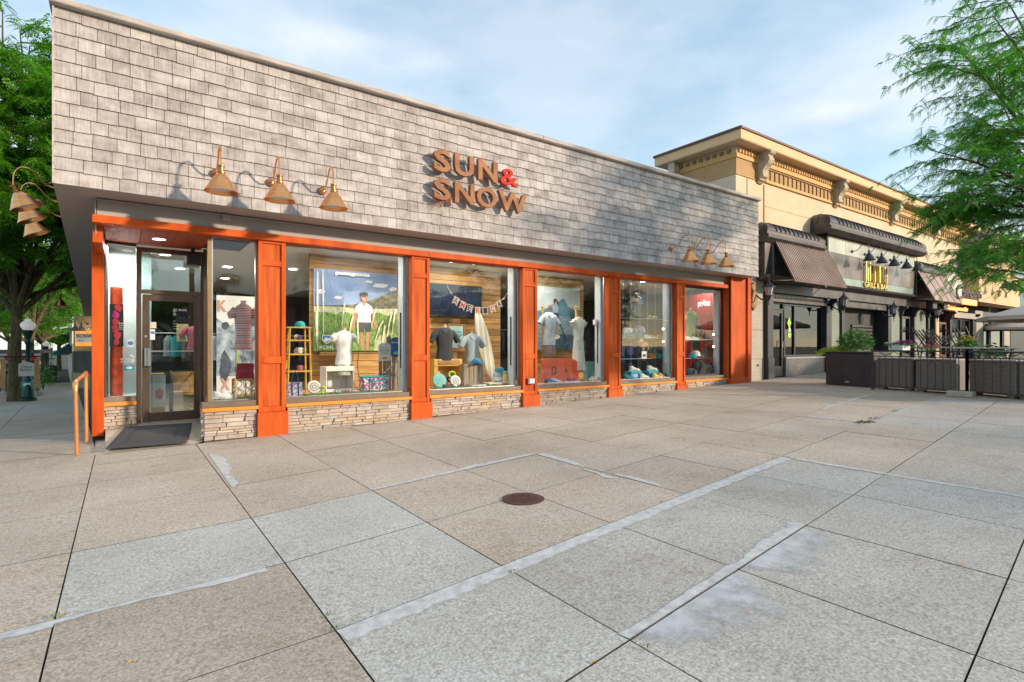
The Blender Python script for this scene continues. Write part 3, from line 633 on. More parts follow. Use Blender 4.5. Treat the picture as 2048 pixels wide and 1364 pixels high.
# wooden letters of the shop sign
sign = thing('shop_sign', 'two lines of large brown raised letters with a red ampersand on the shingles', 'sign', (5.8, 9.2, 4.7))
def letters(s, spans, z0, z1, Y=9.195, D=.09):
    for ch, (a, b) in zip(s, spans):
        mt = 'red_letter' if ch == '&' else 'letter_bronze'
        zz = (z0+.01, z1-.06) if ch == '&' else (z0, z1)
        write(ch, a, b, zz[0], zz[1], Y-.03, D if ch != '&' else .06, mt, 'letter', sign, .026 if ch != '&' else .012, label='red ampersand letter' if ch == '&' else None)
X = lambda x: PX(x, 9.06)
letters('SUN&', [(X(869), X(903)), (X(911), X(949)), (X(958), X(996)), (X(1004), X(1039))], 4.765, 5.175)
letters('SNOW', [(X(869), X(903)), (X(911), X(950)), (X(955), X(995)), (X(998), X(1055))], 4.235, 4.635)
m = MB(); r4 = random.Random(5)
for k in range(46):
    a = Vector((r4.uniform(X(872), X(904)), 9.13, 4.24+r4.uniform(-.02, .12))); b = a+Vector((r4.uniform(-.12, .12), r4.uniform(-.03, .03), r4.uniform(-.16, .02))); m.bar(a, b, .006)
M('nest_twig', (.40, .09, .02), .9, var=.4)
o = m.build('bird_nest', 'nest_twig'); tag(o, 'rusty red twigs of a nest hanging under the lower left brown letter', 'nest')
# ================================================================ gooseneck lamps
def goose(label, loc, rz=0, col=('copper', 'copper_dark', 'lamp_white'), s=1.0, group=None, tilt=0):
    t = thing('gooseneck_lamp', label, 'wall lamp', loc, rz, group)
    P = [(0, 0), (.10, 0), (.19, .03), (.27, .11), (.34, .21), (.42, .27), (.50, .265), (.56, .20), (.585, .10), (.59, -.04)]
    m = MB(); m.tube([(0, 0, 0), (0, -.012, 0), (0, -.03, 0)], [.065*s, .06*s, .03*s], 16); m.build('wall_plate', col[1], t, smooth=True, local=True)
    pts = []
    for i in range(len(P)-1):
        for q in range(3): a = q/3; pts.append((0, -(P[i][0]*(1-a)+P[i+1][0]*a)*s, (P[i][1]*(1-a)+P[i+1][1]*a)*s))
    pts.append((0, -P[-1][0]*s, P[-1][1]*s))
    pts = [pts[0]]+[tuple((Vector(pts[i-1])+Vector(pts[i])*2+Vector(pts[i+1]))/4) for i in range(1, len(pts)-1)]+[pts[-1]]
    m = MB(); m.tube(pts, .0135*s, 8); m.build('arm', col[0], t, smooth=True, local=True)
    T = Matrix.Translation((0, -.59*s, -.03*s)) @ Matrix.Rotation(tilt, 4, 'X')
    m = MB(); m.lathe([(.02, .0), (.045, -.005), (.047, -.03), (.038, -.035), (.036, -.09), (.052, -.10), (.052, -.125), (.045, -.13)], n=16); m.v = [tuple(Vector(p)*s) for p in m.v]; m.xf(T); m.build('socket_cap', col[1], t, smooth=True, local=True)
    m = MB(); m.lathe([(.045, -.125), (.075, -.15), (.125, -.22), (.185, -.33), (.215, -.375), (.22, -.385), (.213, -.383), (.18, -.325), (.12, -.22), (.07, -.155), (.03, -.14)], n=28, cap=False); m.v = [tuple(Vector(p)*s) for p in m.v]; m.xf(T); m.build('shade', col[0], t, smooth=True, local=True)
    m = MB(); m.lathe([(.176, -.327), (.116, -.222), (.066, -.159), (.03, -.145)], n=28, cap=False); m.v = [tuple(Vector(p)*s) for p in m.v]; m.xf(T); m.build('lining', col[2], t, smooth=True, local=True)
    m = MB(); m.lathe([(.015, -.14), (.03, -.17), (.038, -.2), (.03, -.23), (.0, -.245)], n=12, cap=False); m.v = [tuple(Vector(p)*s) for p in m.v]; m.xf(T); m.build('bulb', 'lamp_white', t, smooth=True, local=True)
    return t
G1 = 'copper gooseneck lamps over the entrance'; G2 = 'copper gooseneck lamps at the far end'
for x, l in ((443, 'copper gooseneck lamp nearest the building corner over the entrance'), (560, 'middle copper gooseneck lamp of the three over the entrance windows'), (668, 'copper gooseneck lamp of the entrance three closest to the big sign letters')):
    goose(l, (PX(x, 8.62)+.0, 9.235, 4.08), group=G1)
for x, l in ((1382, 'copper gooseneck lamp of the far end trio closest to the sign letters'), (1418, 'middle copper gooseneck lamp of the far end trio'), (1454, 'copper gooseneck lamp of the far end trio closest to the black awning')):
    goose(l, (PX(x, 8.62), 9.235, 4.06), group=G2)
for (y, l, zz) in ((11.7, 'lowest hanging front copper lamp with pale lining on the side wall', 4.1), (12.7, 'middle copper lamp with pale lining on the side wall', 4.08), (13.7, 'rearmost copper lamp of the three on the side wall', 4.0)):
    goose(l, (-.745-(y-9.25)*.03, y, zz), R(-90), group='copper lamps on the side wall', tilt=R(24))
goose('small copper lamp far along the side wall above the pavement', (-1.30, 26.5, 3.4), R(-90), group='copper lamps on the side wall')

# ================================================================ inside the shop
M('room_wall', (.10, .10, .105), .9, var=.25, scale=.8); M('room_floor', (.42, .33, .22), .5, var=.15, scale=2, stretch=(1, 8, 1))
M('display_wood', (.60, .30, .075), .6, var=.25, scale=1.6, stretch=(1.2, 1, 9), col2=(.78, .45, .14), bump=.12, obr=.5)
M('fin_white', (.60, .66, .69), .7, var=.04)
M('grass_mat', (.03, .17, .035), .95, var=.4, scale=60, bump=.6); M('rattan', (.62, .36, .09), .6, var=.2, scale=20); M('bamboo', (.66, .36, .04), .45, var=.2, scale=14, col2=(.78, .47, .07))
M('skin_form', (.66, .60, .52), .7, var=.04); M('form_cap', (.45, .18, .04), .5, var=.1)
room = thing('shop_interior', 'dim shop interior seen through the display windows', 'shop interior', (7, 16, 0))
m = MB(); m.box(-.2, 16, 22, 22.1, 0, 3.4); m.box(15.9, 16, 10, 22, 0, 3.4); m.box(-.25, -.2, 11.6, 22, 0, 3.4); m.build('wall', 'room_wall', room)
m = MB(); m.box(-.2, 15.9, 11.46, 22, .10, .158); m.build('floor', 'room_floor', room)
m = MB(); m.box(1.3, 15.9, 9.96, 11.0, .50, .585); m.build('display_floor', 'display_wood', room)
m = MB(); m.box(-.2, 15.9, 11.5, 22, 3.38, 3.4); m.box(1.3, 15.9, 9.96, 11.5, 3.385, 3.4); m.build('ceiling', 'ceiling_white', room)
def area(x, y, z, e, sx, sy=None, col=(1, .93, .82), rot=(0, 0, 0)):
    d = bpy.data.lights.new('shop_light', 'AREA'); d.energy = e; d.shape = 'RECTANGLE'; d.size = sx; d.size_y = sy or sx; d.color = col
    o = bpy.data.objects.new('shop_light', d); C.objects.link(o); o.location = (x, y, z); o.rotation_euler = rot; return o
DLG = 'recessed downlights in the shop ceiling'
DL = [(488, 10.5, 'ceiling downlight above the striped dress window'), (642, 10.5, 'left ceiling downlight above the field poster'), (722, 10.6, 'right ceiling downlight above the field poster'), (1083, 10.6, 'left ceiling downlight above the lake poster'), (1122, 10.6, 'right ceiling downlight above the lake poster'), (1286, 10.8, 'ceiling downlight above the glass shelf window'), (1400, 10.8, 'ceiling downlight before the red display wall'), (905, 10.7, 'left ceiling downlight above the television'), (950, 10.7, 'right ceiling downlight above the television')]
for x, y, l in DL:
    o = downlight(PX(x, y), y, 3.38); o['label'] = l; o['group'] = DLG
    area(PX(x, y), y, 3.36, 10 if x < 1200 else (17 if x < 1350 else 8), .2)
for x, y, l in ((455, 14.5, 'far ceiling downlight deep in the shop behind the striped dress'), (450, 17, 'farthest ceiling downlight behind the striped dress'), (586, 14, 'deep ceiling downlight above the bamboo ladder'), (330, 13.3, 'ceiling downlight just inside the shop door'), (360, 15.5, 'ceiling downlight deeper inside the shop door')):
    o = downlight(PX(x, y), y, 3.375, .11); o['label'] = l; o['group'] = DLG
area(1.0, 14, 3.3, 60, 1.4, 3); area(6, 15.5, 3.3, 14, 5, 2); area(12, 13.5, 3.3, 16, 5, 2)
area(PX(235, 11.9), 11.7, 3.2, 30, .3)
# back walls of boards behind windows two to four
def board_wall(x0, x1, Y, z0, z1, k=.145, name='display_wall', label=None):
    t = thing(name, label, 'display wall', ((x0+x1)/2, Y, z0))
    m = MB(); m.box(x0, x1, Y+.012, Y+.05, z0, z1); m.build('backing', 'black', t)
    z = z0; r = random.Random(int(x0*10))
    while z < z1-.02:
        e = min(z1, z+k); m = MB(); y0 = Y+r.uniform(0, .006); m.bbox(x0, x1, y0, Y+.014, z+.009, e, .003); m.build('board', 'display_wood', t); z = e
    return t
YB = 11.5
board_wall(PX(619, YB), PX(809, YB), YB, .59, 3.38, label='plank display wall behind the field poster')
board_wall(PX(835, YB), PX(1001, YB), YB, .59, 3.38, label='plank display wall behind the television')
board_wall(PX(1055, YB), PX(1167, YB), YB, .59, 3.38, label='plank display wall behind the lake poster')
m = MB(); m.box(1.32, 15.9, 9.965, 11.55, .585, .592); m.build('display_board', 'display_wood', room)
# white fins with black pulls at the right side of each window
FG = 'white side fins of the display windows'
for (x, w_, l) in ((4.50, .22, 'white fin at the right end of the field poster window'), (7.18, .22, 'white fin at the right end of the surfboard window'), (9.91, .20, 'white fin at the right end of the lake poster window'), (12.60, .20, 'white fin with spotlights right of the glass shelves'), (14.98, .18, 'white fin beside the red display wall')):
    t = thing('window_fin', l, 'side fin', (x, 10.2, .6), group=FG)
    m = MB(); m.box(x, x+.06, 9.98, 9.98+w_, .6, 3.36); m.build('panel', 'fin_white', t)
    m = MB()
    if x < 12: m.box(x-.02, x, 10.06, 10.08, 1.05, 2.15)
    else: m.box(x-.03, x, 10.06, 10.09, 1.0, 2.2)
    m.build('rod', 'black_metal' if x < 12 else 'white_paint', t)
M('spot_glow', (1, .9, .7), emit=(1, .78, .42, 14))
for x, zs in ((12.57, (1.62, 1.98)), (14.95, (1.48, 1.85))):
    for z, p in zip(zs, ('lower', 'upper')):
        t = thing('spotlight', f'{p} small white spotlight on the fin ' + ('right of the glass shelves' if x < 13 else 'beside the red display wall'), 'spotlight', (x, 10.2, z), group='small spotlights')
        m = MB(); m.tube([(x, 10.1, z), (x-.10, 10.06, z-.01)], .03, 10); m.build('body', 'white_paint', t); m = MB(); m.tube([(x-.101, 10.059, z-.01), (x-.106, 10.055, z-.011)], .026, 10); m.build('lens', 'spot_glow', t)
for x, z in ((9.83, 2.16),):
    t = thing('camera_unit', 'small white security camera on the fin beside the lake poster', 'camera', (x, 10.2, z)); m = MB(); m.bbox(x-.02, x+.06, 10.05, 10.15, z-.13, z, .015); m.tube([(x+.02, 10.05, z-.03), (x-.01, 10.0, z-.03)], .03, 10); m.build('body', 'white_paint', t)
# ------------------------------------------------ helpers for goods
def cloth(name, col, **k): return M(name, col, .9, var=.16, scale=k.pop('scale', 7), bump=.55, bscale=11, **k)
def torso(label, x, y, z0, h, top, w=.36, d=.2, sleeves=.17, hem=0, collar=None, name='mannequin', flare=0, shirt='shirt', rz=0, stripes=None, bottom=None, bh=.25, form='skin_form', stand=None, frill=0):
    """dressed torso form; z0 = lower hem of the top, h = height of the top"""
    t = thing(name, label, 'mannequin', (x, y, z0), rz)
    W = w/2; D = d/2; s = h/.62
    rg = [(0, 0, 0, W*(.98+flare), D*(1+flare)), (0, 0, .12*s, W*.90, D*.98), (0, 0, .24*s, W*.80, D*.92), (0, 0, .36*s, W*.92, D*1.02), (0, 0, .46*s, W*1.02, D*1.05), (0, 0, .54*s, W*1.04, D*.9), (0, 0, .585*s, W*.80, D*.72), (0, 0, .62*s, W*.42, D*.55)]
    m = MB(); m.loft(rg, 20)
    for sd_ in (-1, 1):
        if sleeves: m.tube([(sd_*W*.80, 0, .55*s), (sd_*(W+.04), 0, .47*s), (sd_*(W+.04+sleeves*.35), -.01, .55*s-sleeves)], [.062, .072, .066], 10)
    for i, (px, py, pz) in enumerate(m.v):
        a = math.atan2(py, px); m.v[i] = (px*(1+.015*math.sin(a*7+pz*9)), py*(1+.03*math.sin(a*9+pz*5)), pz)
    m.build(shirt, top, t, smooth=True, local=True)
    m = MB(); m.lathe([(.052, .60*s), (.046, .63*s), (.047, .66*s), (.05, .665*s)], n=12, sy=.9); m.build('neck', form, t, smooth=True, local=True)
    if form == 'skin_form': m = MB(); m.lathe([(.052, .665*s), (.05, .675*s), (.02, .685*s)], n=12, sy=.9); m.build('neck_cap', 'form_cap', t, local=True)
    if collar:
        m = MB(); m.add([(-.08, -D*.62, .61*s), (0, -D*1.0, .52*s), (-.025, -D*1.12, .50*s), (-.10, -D*.85, .57*s)], [(0, 1, 2, 3)]); m.add([(.08, -D*.62, .61*s), (0, -D*1.0, .52*s), (.025, -D*1.12, .50*s), (.10, -D*.85, .57*s)], [(3, 2, 1, 0)]); m.build('collar', collar, t, local=True)
    if bottom:
        m = MB(); m.loft([(0, 0, -bh, W*1.02, D*1.1), (0, 0, -bh*.5, W*1.0, D*1.1), (0, 0, .03, W*.85, D*.9)], 18); m.build('shorts', bottom, t, smooth=True, local=True)
    if stand: m = MB(); m.tube([(0, 0, 0), (0, 0, -stand)], .012, 8); m.lathe([(.12, -stand), (.12, -stand+.01), (.02, -stand+.02)], n=16); m.build('stand', 'steel', t, local=True)
    return t
def stripes_mat(name, cols, period, axis=2):
    m = bpy.data.materials.new(name); m.use_nodes = True; nt = m.node_tree; b = nt.nodes['Principled BSDF']; b.inputs['Roughness'].default_value = .9
    g = nt.nodes.new('ShaderNodeTexCoord'); sp = nt.nodes.new('ShaderNodeSeparateXYZ'); nt.links.new(g.outputs['Object'], sp.inputs[0])
    ma = nt.nodes.new('ShaderNodeMath'); ma.operation = 'MULTIPLY'; ma.inputs[1].default_value = 1/period; nt.links.new(sp.outputs[axis], ma.inputs[0])
    fr = nt.nodes.new('ShaderNodeMath'); fr.operation = 'FRACT'; nt.links.new(ma.outputs[0], fr.inputs[0])
    r = nt.nodes.new('ShaderNodeValToRGB'); r.color_ramp.interpolation = 'CONSTANT'; e = r.color_ramp.elements
    while len(e) < len(cols): e.new(.5)
    for i, c in enumerate(cols): e[i].position = i/len(cols); e[i].color = tuple(c)+(1,)
    nt.links.new(fr.outputs[0], r.inputs[0]); nt.links.new(r.outputs[0], b.inputs['Base Color']); MATS[name] = m
def floral(name, bgc, cols, scale=40):
    m = bpy.data.materials.new(name); m.use_nodes = True; nt = m.node_tree; b = nt.nodes['Principled BSDF']; b.inputs['Roughness'].default_value = .8
    g = nt.nodes.new('ShaderNodeNewGeometry'); v = nt.nodes.new('ShaderNodeTexVoronoi'); v.inputs['Scale'].default_value = scale; nt.links.new(g.outputs['Position'], v.inputs['Vector'])
    sp = nt.nodes.new('ShaderNodeSeparateColor'); nt.links.new(v.outputs['Color'], sp.inputs[0])
    r = nt.nodes.new('ShaderNodeValToRGB'); r.color_ramp.interpolation = 'CONSTANT'; e = r.color_ramp.elements; cs = [bgc]+cols
    while len(e) < len(cs): e.new(.5)
    for i, c in enumerate(cs): e[i].position = i/len(cs); e[i].color = tuple(c)+(1,)
    nt.links.new(sp.outputs[0], r.inputs[0]); nt.links.new(r.outputs[0], b.inputs['Base Color']); MATS[name] = m
wh = (.78, .75, .72)
stripes_mat('dress_stripes', [wh, (.45, .05, .12), wh, (.70, .16, .10), wh, (.62, .30, .10), wh, (.42, .06, .22)], .115)
floral('green_floral', (.62, .66, .58), [(.10, .22, .13), (.70, .72, .66), (.20, .33, .2), (.6, .62, .55)], 60)
floral('blue_floral', (.10, .13, .30), [(.55, .22, .35), (.45, .5, .62), (.16, .3, .45), (.6, .55, .6), (.2, .12, .3)], 42)
floral('multi_floral', (.75, .74, .70), [(.05, .2, .35), (.65, .06, .10), (.75, .75, .72), (.1, .35, .35), (.7, .2, .3), (.05, .08, .25)], 34)
cloth('white_cloth', (.76, .76, .74)); cloth('charcoal_cloth', (.045, .05, .06)); cloth('grey_blue_cloth', (.36, .43, .46)); cloth('cream_cloth', (.72, .69, .60)); cloth('navy_cloth', (.025, .04, .12)); cloth('slate_cloth', (.07, .09, .12)); cloth('taupe_cloth', (.22, .17, .15)); cloth('light_blue_cloth', (.52, .62, .68)); cloth('red_leather', (.36, .03, .05)); cloth('pink_cloth', (.55, .12, .20)); cloth('lime_cloth', (.35, .48, .18)); cloth('teal_cloth', (.03, .30, .36)); cloth('purple_cloth', (.14, .06, .24)); cloth('black_cloth', (.02, .02, .025)); cloth('tan_cloth', (.5, .36, .2)); cloth('blue_cloth', (.04, .17, .40)); cloth('magenta_cloth', (.6, .05, .3)); cloth('aqua_cloth', (.25, .58, .56)); cloth('orange_cloth', (.75, .24, .04))
def at(x, y_img, Y): return PX(x, Y), PZ(x, y_img, Y)
def crate(label, x0, x1, y0, y1, z0, z1, mat, open_front=True, slats=4, name='crate'):
    t = thing(name, label, 'crate', ((x0+x1)/2, (y0+y1)/2, z0)); w = .018
    m = MB(); m.box(x0, x0+w, y0, y1, z0, z1); m.box(x1-w, x1, y0, y1, z0, z1); m.build('side', mat, t)
    m = MB(); m.box(x0, x1, y0, y1, z1, z1+w); m.build('top', mat, t)
    n = slats; dx = (x1-x0-2*w)/n
    for k in range(n):
        m = MB(); yy = (y1-w, y1) if open_front else (y0-.004, y0+w); m.bbox(x0+w+dx*k+.005, x0+w+dx*(k+1)-.005, yy[0], yy[1], z0+.001, z1-.002, .004); m.build('slat', mat, t)
    if open_front: m = MB(); m.bbox(x0-.004, x1+.004, y0-.015, y0-.001, z1-.07, z1+.018, .004); m.bbox(x0-.004, x1+.004, y0-.015, y0-.001, z0, z0+.05, .004); m.build('lip', mat, t)
    return t
def cap_hat(label, x, y, z, crown, brim, rz=0, s=1.0):
    t = thing('cap', label, 'cap', (x, y, z), rz)
    m = MB(); m.lathe([(.095*s, 0), (.098*s, .03*s), (.085*s, .075*s), (.05*s, .105*s), (.0, .115*s)], n=18, cap=False); m.build('crown', crown, t, smooth=True, local=True)
    pts = [(.09*math.cos(a)*s, -.09*math.sin(a)*s) for a in [math.pi*k/8 for k in range(9)]]; o2 = [(.085*math.cos(a)*s, (-.09*math.sin(a)-.075*math.sin(a))*s) for a in [math.pi*(8-k)/8 for k in range(9)]]
    m = MB(); m.prism(pts+o2[1:-1], 'z', 0, .007); m.build('peak', brim, t, local=True); return t
def mug(label, x, y, z, mat, s=1.0, rz=0):
    t = thing('mug', label, 'mug', (x, y, z), rz)
    m = MB(); m.lathe([(.036*s, 0), (.042*s, .01), (.043*s, .085*s), (.039*s, .085*s), (.037*s, .012)], n=16, cap=False); m.add([(0, 0, .001)], []); m.build('body', mat, t, smooth=True, local=True)
    m = MB(); m.tube([(.04*s+.028*s*math.sin(a), 0, .045*s+.028*s*math.cos(a)) for a in [math.pi*k/6 for k in range(7)]], .006*s, 6); m.build('handle', mat, t, local=True); return t
def disc(label, x, y, z, r, mat, mat2, lean=.25, ridges=24):
    t = thing('flying_disc', label, 'disc', (x, y, z)); Mx = Matrix.Translation((0, 0, r)) @ Matrix.Rotation(R(90)-lean, 4, 'X')
    m = MB(); m.lathe([(r*.97, -.015), (r, 0), (r*.95, .014), (r*.82, .02), (0, .021)], n=32, cap=False)
    if ridges:
        for k in range(ridges): a = 2*math.pi*k/ridges; m.tube([(r*.84*math.cos(a), r*.84*math.sin(a), .02), (r*.97*math.cos(a), r*.97*math.sin(a), .015)], .006, 5)
    m.xf(Mx); m.build('plate', mat, t, smooth=True, local=True)
    m = MB(); m.lathe([(r*.62, .0225), (r*.52, .024)], n=28, cap=False); m.lathe([(r*.32, .0225), (r*.2, .024)], n=20, cap=False); m.xf(Mx); m.build('print', mat2, t, local=True); return t
def shoe(label, x, y, z, mat, sole, rz=0, s=1.0, sandal=False):
    t = thing('sandal' if sandal else 'shoe', label, 'sandal' if sandal else 'shoe', (x, y, z), rz)
    P = [(-.045, .12), (.04, .12), (.038, .02), (.052, -.08), (.035, -.14), (-.03, -.145), (-.052, -.08), (-.04, .02)]
    m = MB(); m.prism([(a*s, b*s) for a, b in P], 'z', 0, .028*s); m.build('sole', sole, t, local=True)
    if sandal:
        m = MB()
        for yy, hh in ((-.08, .055), (-.02, .06), (.06, .07)): m.tube([(-.045*s, yy*s, .025*s), (-.03*s, yy*s, hh*s), (.03*s, yy*s, hh*s), (.045*s, yy*s, .025*s)], .010*s, 6)
        m.build('straps', mat, t, local=True)
    else:
        m = MB(); m.loft([(0, -.01*s, .028*s, .047*s, .128*s), (0, -.01*s, .05*s, .045*s, .122*s), (0, .03*s, .07*s, .038*s, .085*s), (0, .065*s, .10*s, .034*s, .05*s), (0, .07*s, .115*s, .03*s, .045*s)], 14); m.build('upper', mat, t, smooth=True, local=True)
    return t
def tote(label, x, y, z, w, h, d, mat, strap, rz=0, name='tote_bag', hs=.13):
    t = thing(name, label, 'bag', (x, y, z), rz)
    m = MB(); m.add([(-w/2, -d/2, 0), (w/2, -d/2, 0), (w/2, d/2, 0), (-w/2, d/2, 0), (-w*.47, -d*.3, h), (w*.47, -d*.3, h), (w*.47, d*.3, h), (-w*.47, d*.3, h)], [(0, 1, 5, 4), (1, 2, 6, 5), (2, 3, 7, 6), (3, 0, 4, 7), (0, 3, 2, 1), (4, 5, 6, 7)]); m.build('body', mat, t, local=True)
    m = MB()
    for yy in (-d*.32, d*.32): m.tube([(-w*.22, yy, h*.9), (-w*.2, yy, h+hs*.6), (0, yy, h+hs), (w*.2, yy, h+hs*.6), (w*.22, yy, h*.9)], .007, 6)
    m.bar((-w*.22, -d*.5-.003, 0.01), (-w*.22, -d*.36, h*.97), .02, .006); m.bar((w*.22, -d*.5-.003, 0.01), (w*.22, -d*.36, h*.97), .02, .006); m.build('strap', strap, t, local=True); return t
def flat(poly, Y, mat, name, parent, kind=None, label=None):
    m = MB(); m.prism(poly, 'y', Y-.0015, Y); return m.build(name, mat, parent, label=label)
# ------------------------------------------------ window beside the door: striped dress
FL = .592
def XZ(x, yi, Y): return PX(x, Y), PZ(x, yi, Y)
M('print_blue', (.10, .20, .36), .7, var=.6, scale=7, col2=(.50, .60, .70)); M('print_pale', (.70, .74, .76), .7, var=.08, scale=3); M('print_rose', (.60, .33, .28), .7, var=.05); M('print_dark', (.06, .08, .12), .7, var=.5, scale=9)
t = thing('ski_backdrop', 'tall backdrop print of skiers in blue behind the striped dress', 'backdrop', (1.9, 11.2, .6))
x0, x1 = PX(433, 11.2), PX(520, 11.2); m = MB(); m.box(x0, x1, 11.2, 11.22, .6, 2.42); m.build('sheet', 'print_pale', t)
rr = random.Random(2)
def blob(cx, cz, rx, rz_, n=11, j=.3): return [(cx+math.cos(2*math.pi*k/n)*rx*rr.uniform(1-j, 1+j), cz+math.sin(2*math.pi*k/n)*rz_*rr.uniform(1-j, 1+j)) for k in range(n)]
flat([(x0, .95), (x1, .9), (x1, 1.9), (x0+.4, 2.0), (x0+.2, 1.85), (x0, 2.0)], 11.198, 'print_blue', 'skier_print', t); flat(blob(x0+.13, 1.55, .12, .36), 11.195, 'print_blue', 'skier_print', t); flat(blob(x1-.14, 1.5, .12, .4), 11.195, 'print_blue', 'skier_print', t); flat(blob(x0+.14, 1.1, .08, .26), 11.19, 'print_dark', 'skier_print', t); flat(blob(x0+.14, 1.86, .06, .07), 11.19, 'print_dark', 'skier_print', t); flat(blob(x1-.12, 1.95, .06, .07), 11.19, 'print_dark', 'skier_print', t); flat(blob(x1-.1, 1.05, .09, .25), 11.188, 'light_blue_cloth', 'skier_print', t)
m = MB(); m.add([(x0+.32, 11.185, 1.0), (x0+.40, 11.185, 1.0), (x0+.36, 11.185, 1.5), (x0+.33, 11.185, 1.5)], [(0, 1, 2, 3)]); m.build('skier_print', 'lime_cloth', t)
write('K', x0+.02, x0+.17, 2.12, 2.33, 11.19, 0, 'print_rose', 'lettering', t, .03); write('X', x0+.06, x0+.22, .68, .90, 11.186, 0, 'print_rose', 'lettering', t, .03)
xd = PX(487, 10.35); td = torso('headless mannequin in a striped polo dress left of the first orange pilaster', xd, 10.35, PZ(487, 700, 10.35), PZ(487, 608, 10.35)-PZ(487, 700, 10.35), 'dress_stripes', w=.29, d=.2, flare=.16, sleeves=.11, form='white_paint')
m = MB(); m.tube([(xd, 10.38, PZ(487, 702, 10.35)), (xd, 10.38, .95)], .01, 8); m.build('stand_pole', 'steel', td)
st = thing('rattan_stool', 'square rattan stool under the red handbag', 'stool', (PX(488, 10.25), 10.25, FL))
m = MB(); w_ = .155
for a in (-w_, w_):
    for b in (-w_, w_): m.tube([(a, b, 0), (a, b, .33)], .012, 8)
for z in (.015, .32):
    for a in (-w_, w_): m.tube([(a, -w_, z), (a, w_, z)], .01, 6); m.tube([(-w_, a, z), (w_, a, z)], .01, 6)
m.build('frame', 'rattan', st, local=True)
m = MB()
for f in (-1, 1):
    for cx in (-.075, .075):
        for cz, rr_ in ((.24, .065), (.09, .065)): m.tube([(cx+rr_*math.cos(a), f*w_, cz+rr_*math.sin(a)) for a in [2*math.pi*k/12 for k in range(13)]], .006, 5); m.tube([(f*w_, cx+rr_*math.cos(a), cz+rr_*math.sin(a)) for a in [2*math.pi*k/12 for k in range(13)]], .006, 5)
m.tube([(0, -w_, 0), (0, -w_, .32)], .008, 6); m.build('rings', 'rattan', st, local=True)
m = MB(); m.box(-w_-.01, w_+.01, -w_-.01, w_+.01, .33, .345); m.build('seat', 'rattan', st, local=True)
t = thing('handbag', 'dark red leather handbag standing on the rattan stool', 'bag', (PX(490, 10.22), 10.22, FL+.345))
m = MB(); m.add([(-.14, -.05, 0), (.14, -.05, 0), (.14, .05, 0), (-.14, .05, 0), (-.12, -.03, .26), (.12, -.03, .26), (.12, .03, .26), (-.12, .03, .26)], [(0, 1, 5, 4), (1, 2, 6, 5), (2, 3, 7, 6), (3, 0, 4, 7), (0, 3, 2, 1), (4, 5, 6, 7)]); m.build('body', 'red_leather', t, local=True)
m = MB(); m.prism([(-.125, .255), (.125, .255), (.135, .15), (.06, .09), (-.06, .09), (-.135, .15)], 'y', -.062, -.045); m.build('flap', 'red_leather', t, local=True)
m = MB(); m.tube([(-.11, 0, .25), (-.10, 0, .42), (-.05, 0, .48), (.06, 0, .46), (.11, 0, .25)], .006, 6); m.build('strap', 'white_print', t, local=True)
gm = MB(); gm.box(1.32, 1.95, 10.0, 10.5, FL+.001, FL+.02); o = gm.build('grass_mat', 'grass_mat'); tag(o, 'green turf mat under the rattan stool', 'turf mat')
for k, x in enumerate((441, 458)): shoe('white shoe on turf, %s the rattan stool' % ('farther left of' if k == 0 else 'just left of'), PX(x, 10.2), 10.2, FL+.02, 'white_cloth', 'off_white', R(70), 1.1)
# ------------------------------------------------ left side display: red column
m = MB(); m.box(-.22, .45, 12.3, 12.35, .2, 3.3); m.box(-.235, -.22, 11.3, 12.3, .2, 3.3); m.box(-.23, .22, 11.42, 12.3, .58, .62); o = m.build('side_panel', 'plaster_cyan'); tag(o, 'pale cyan panel behind the red column in the corner window', 'panel')
M('red_vinyl', (.85, .10, .03), .45, var=.25, scale=9, bump=.4, bscale=12)
t = thing('red_column', 'orange red wrapped column standing in the corner window', 'column', (PX(233, 11.8), 11.8, .6))
m = MB(); r = (PX(246, 11.8)-PX(220, 11.8))/2; m.lathe([(r, 0), (r*1.02, .5), (r*.98, 1.0), (r, 1.7), (r*.99, 1.92)], n=20); m.build('wrap', 'red_vinyl', t, smooth=True, local=True)
t = thing('black_banner', 'dark banner with red figures hanging before the red column', 'banner', (.0, 11.55, 1.8)); xa, xb = PX(219, 11.55), PX(247, 11.55)
m = MB(); m.box(xa, xb, 11.55, 11.56, PZ(230, 693, 11.55), PZ(230, 608, 11.55)); m.build('cloth', 'black', t)
za, zb_ = PZ(230, 693, 11.55), PZ(230, 608, 11.55)
for k in range(6): flat(blob((xa+xb)/2+rr.uniform(-.04, .04), za+(zb_-za)*(k+.5)/6, .05, .07), 11.547-.0018*(k % 2), 'red_print' if k != 4 else 'magenta_cloth', 'figure_print', t)
# ------------------------------------------------ things seen through the door
def garment(x, y, z, mat, parent, w=.4, h=.6, rz=0):
    m = MB(); m.loft([(0, 0, -h, w*.5, .05), (0, 0, -h*.5, w*.46, .06), (0, 0, -.12, w*.5, .05), (0, 0, 0, w*.12, .03)], 10); m.xf(Matrix.Translation((x, y, z)) @ Matrix.Rotation(rz, 4, 'Z')); return m.build('garment', mat, parent)
def rack(label, x0, x1, y, z, mats, n=10, h=.62, h0=.16):
    t = thing('clothes_rack', label, 'clothes rack', ((x0+x1)/2, y, h0)); m = MB(); m.tube([(x0, y, h0), (x0, y, z+.06), (x1, y, z+.06), (x1, y, h0)], .014, 8); m.build('rail', 'steel', t)
    for k in range(n):
        x = x0+(k+.6)*(x1-x0)/n; garment(x, y+rr.uniform(-.03, .03), z, rr.choice(mats), t, .42, h*rr.uniform(.8, 1.1), R(rr.uniform(35, 75)))
    return t
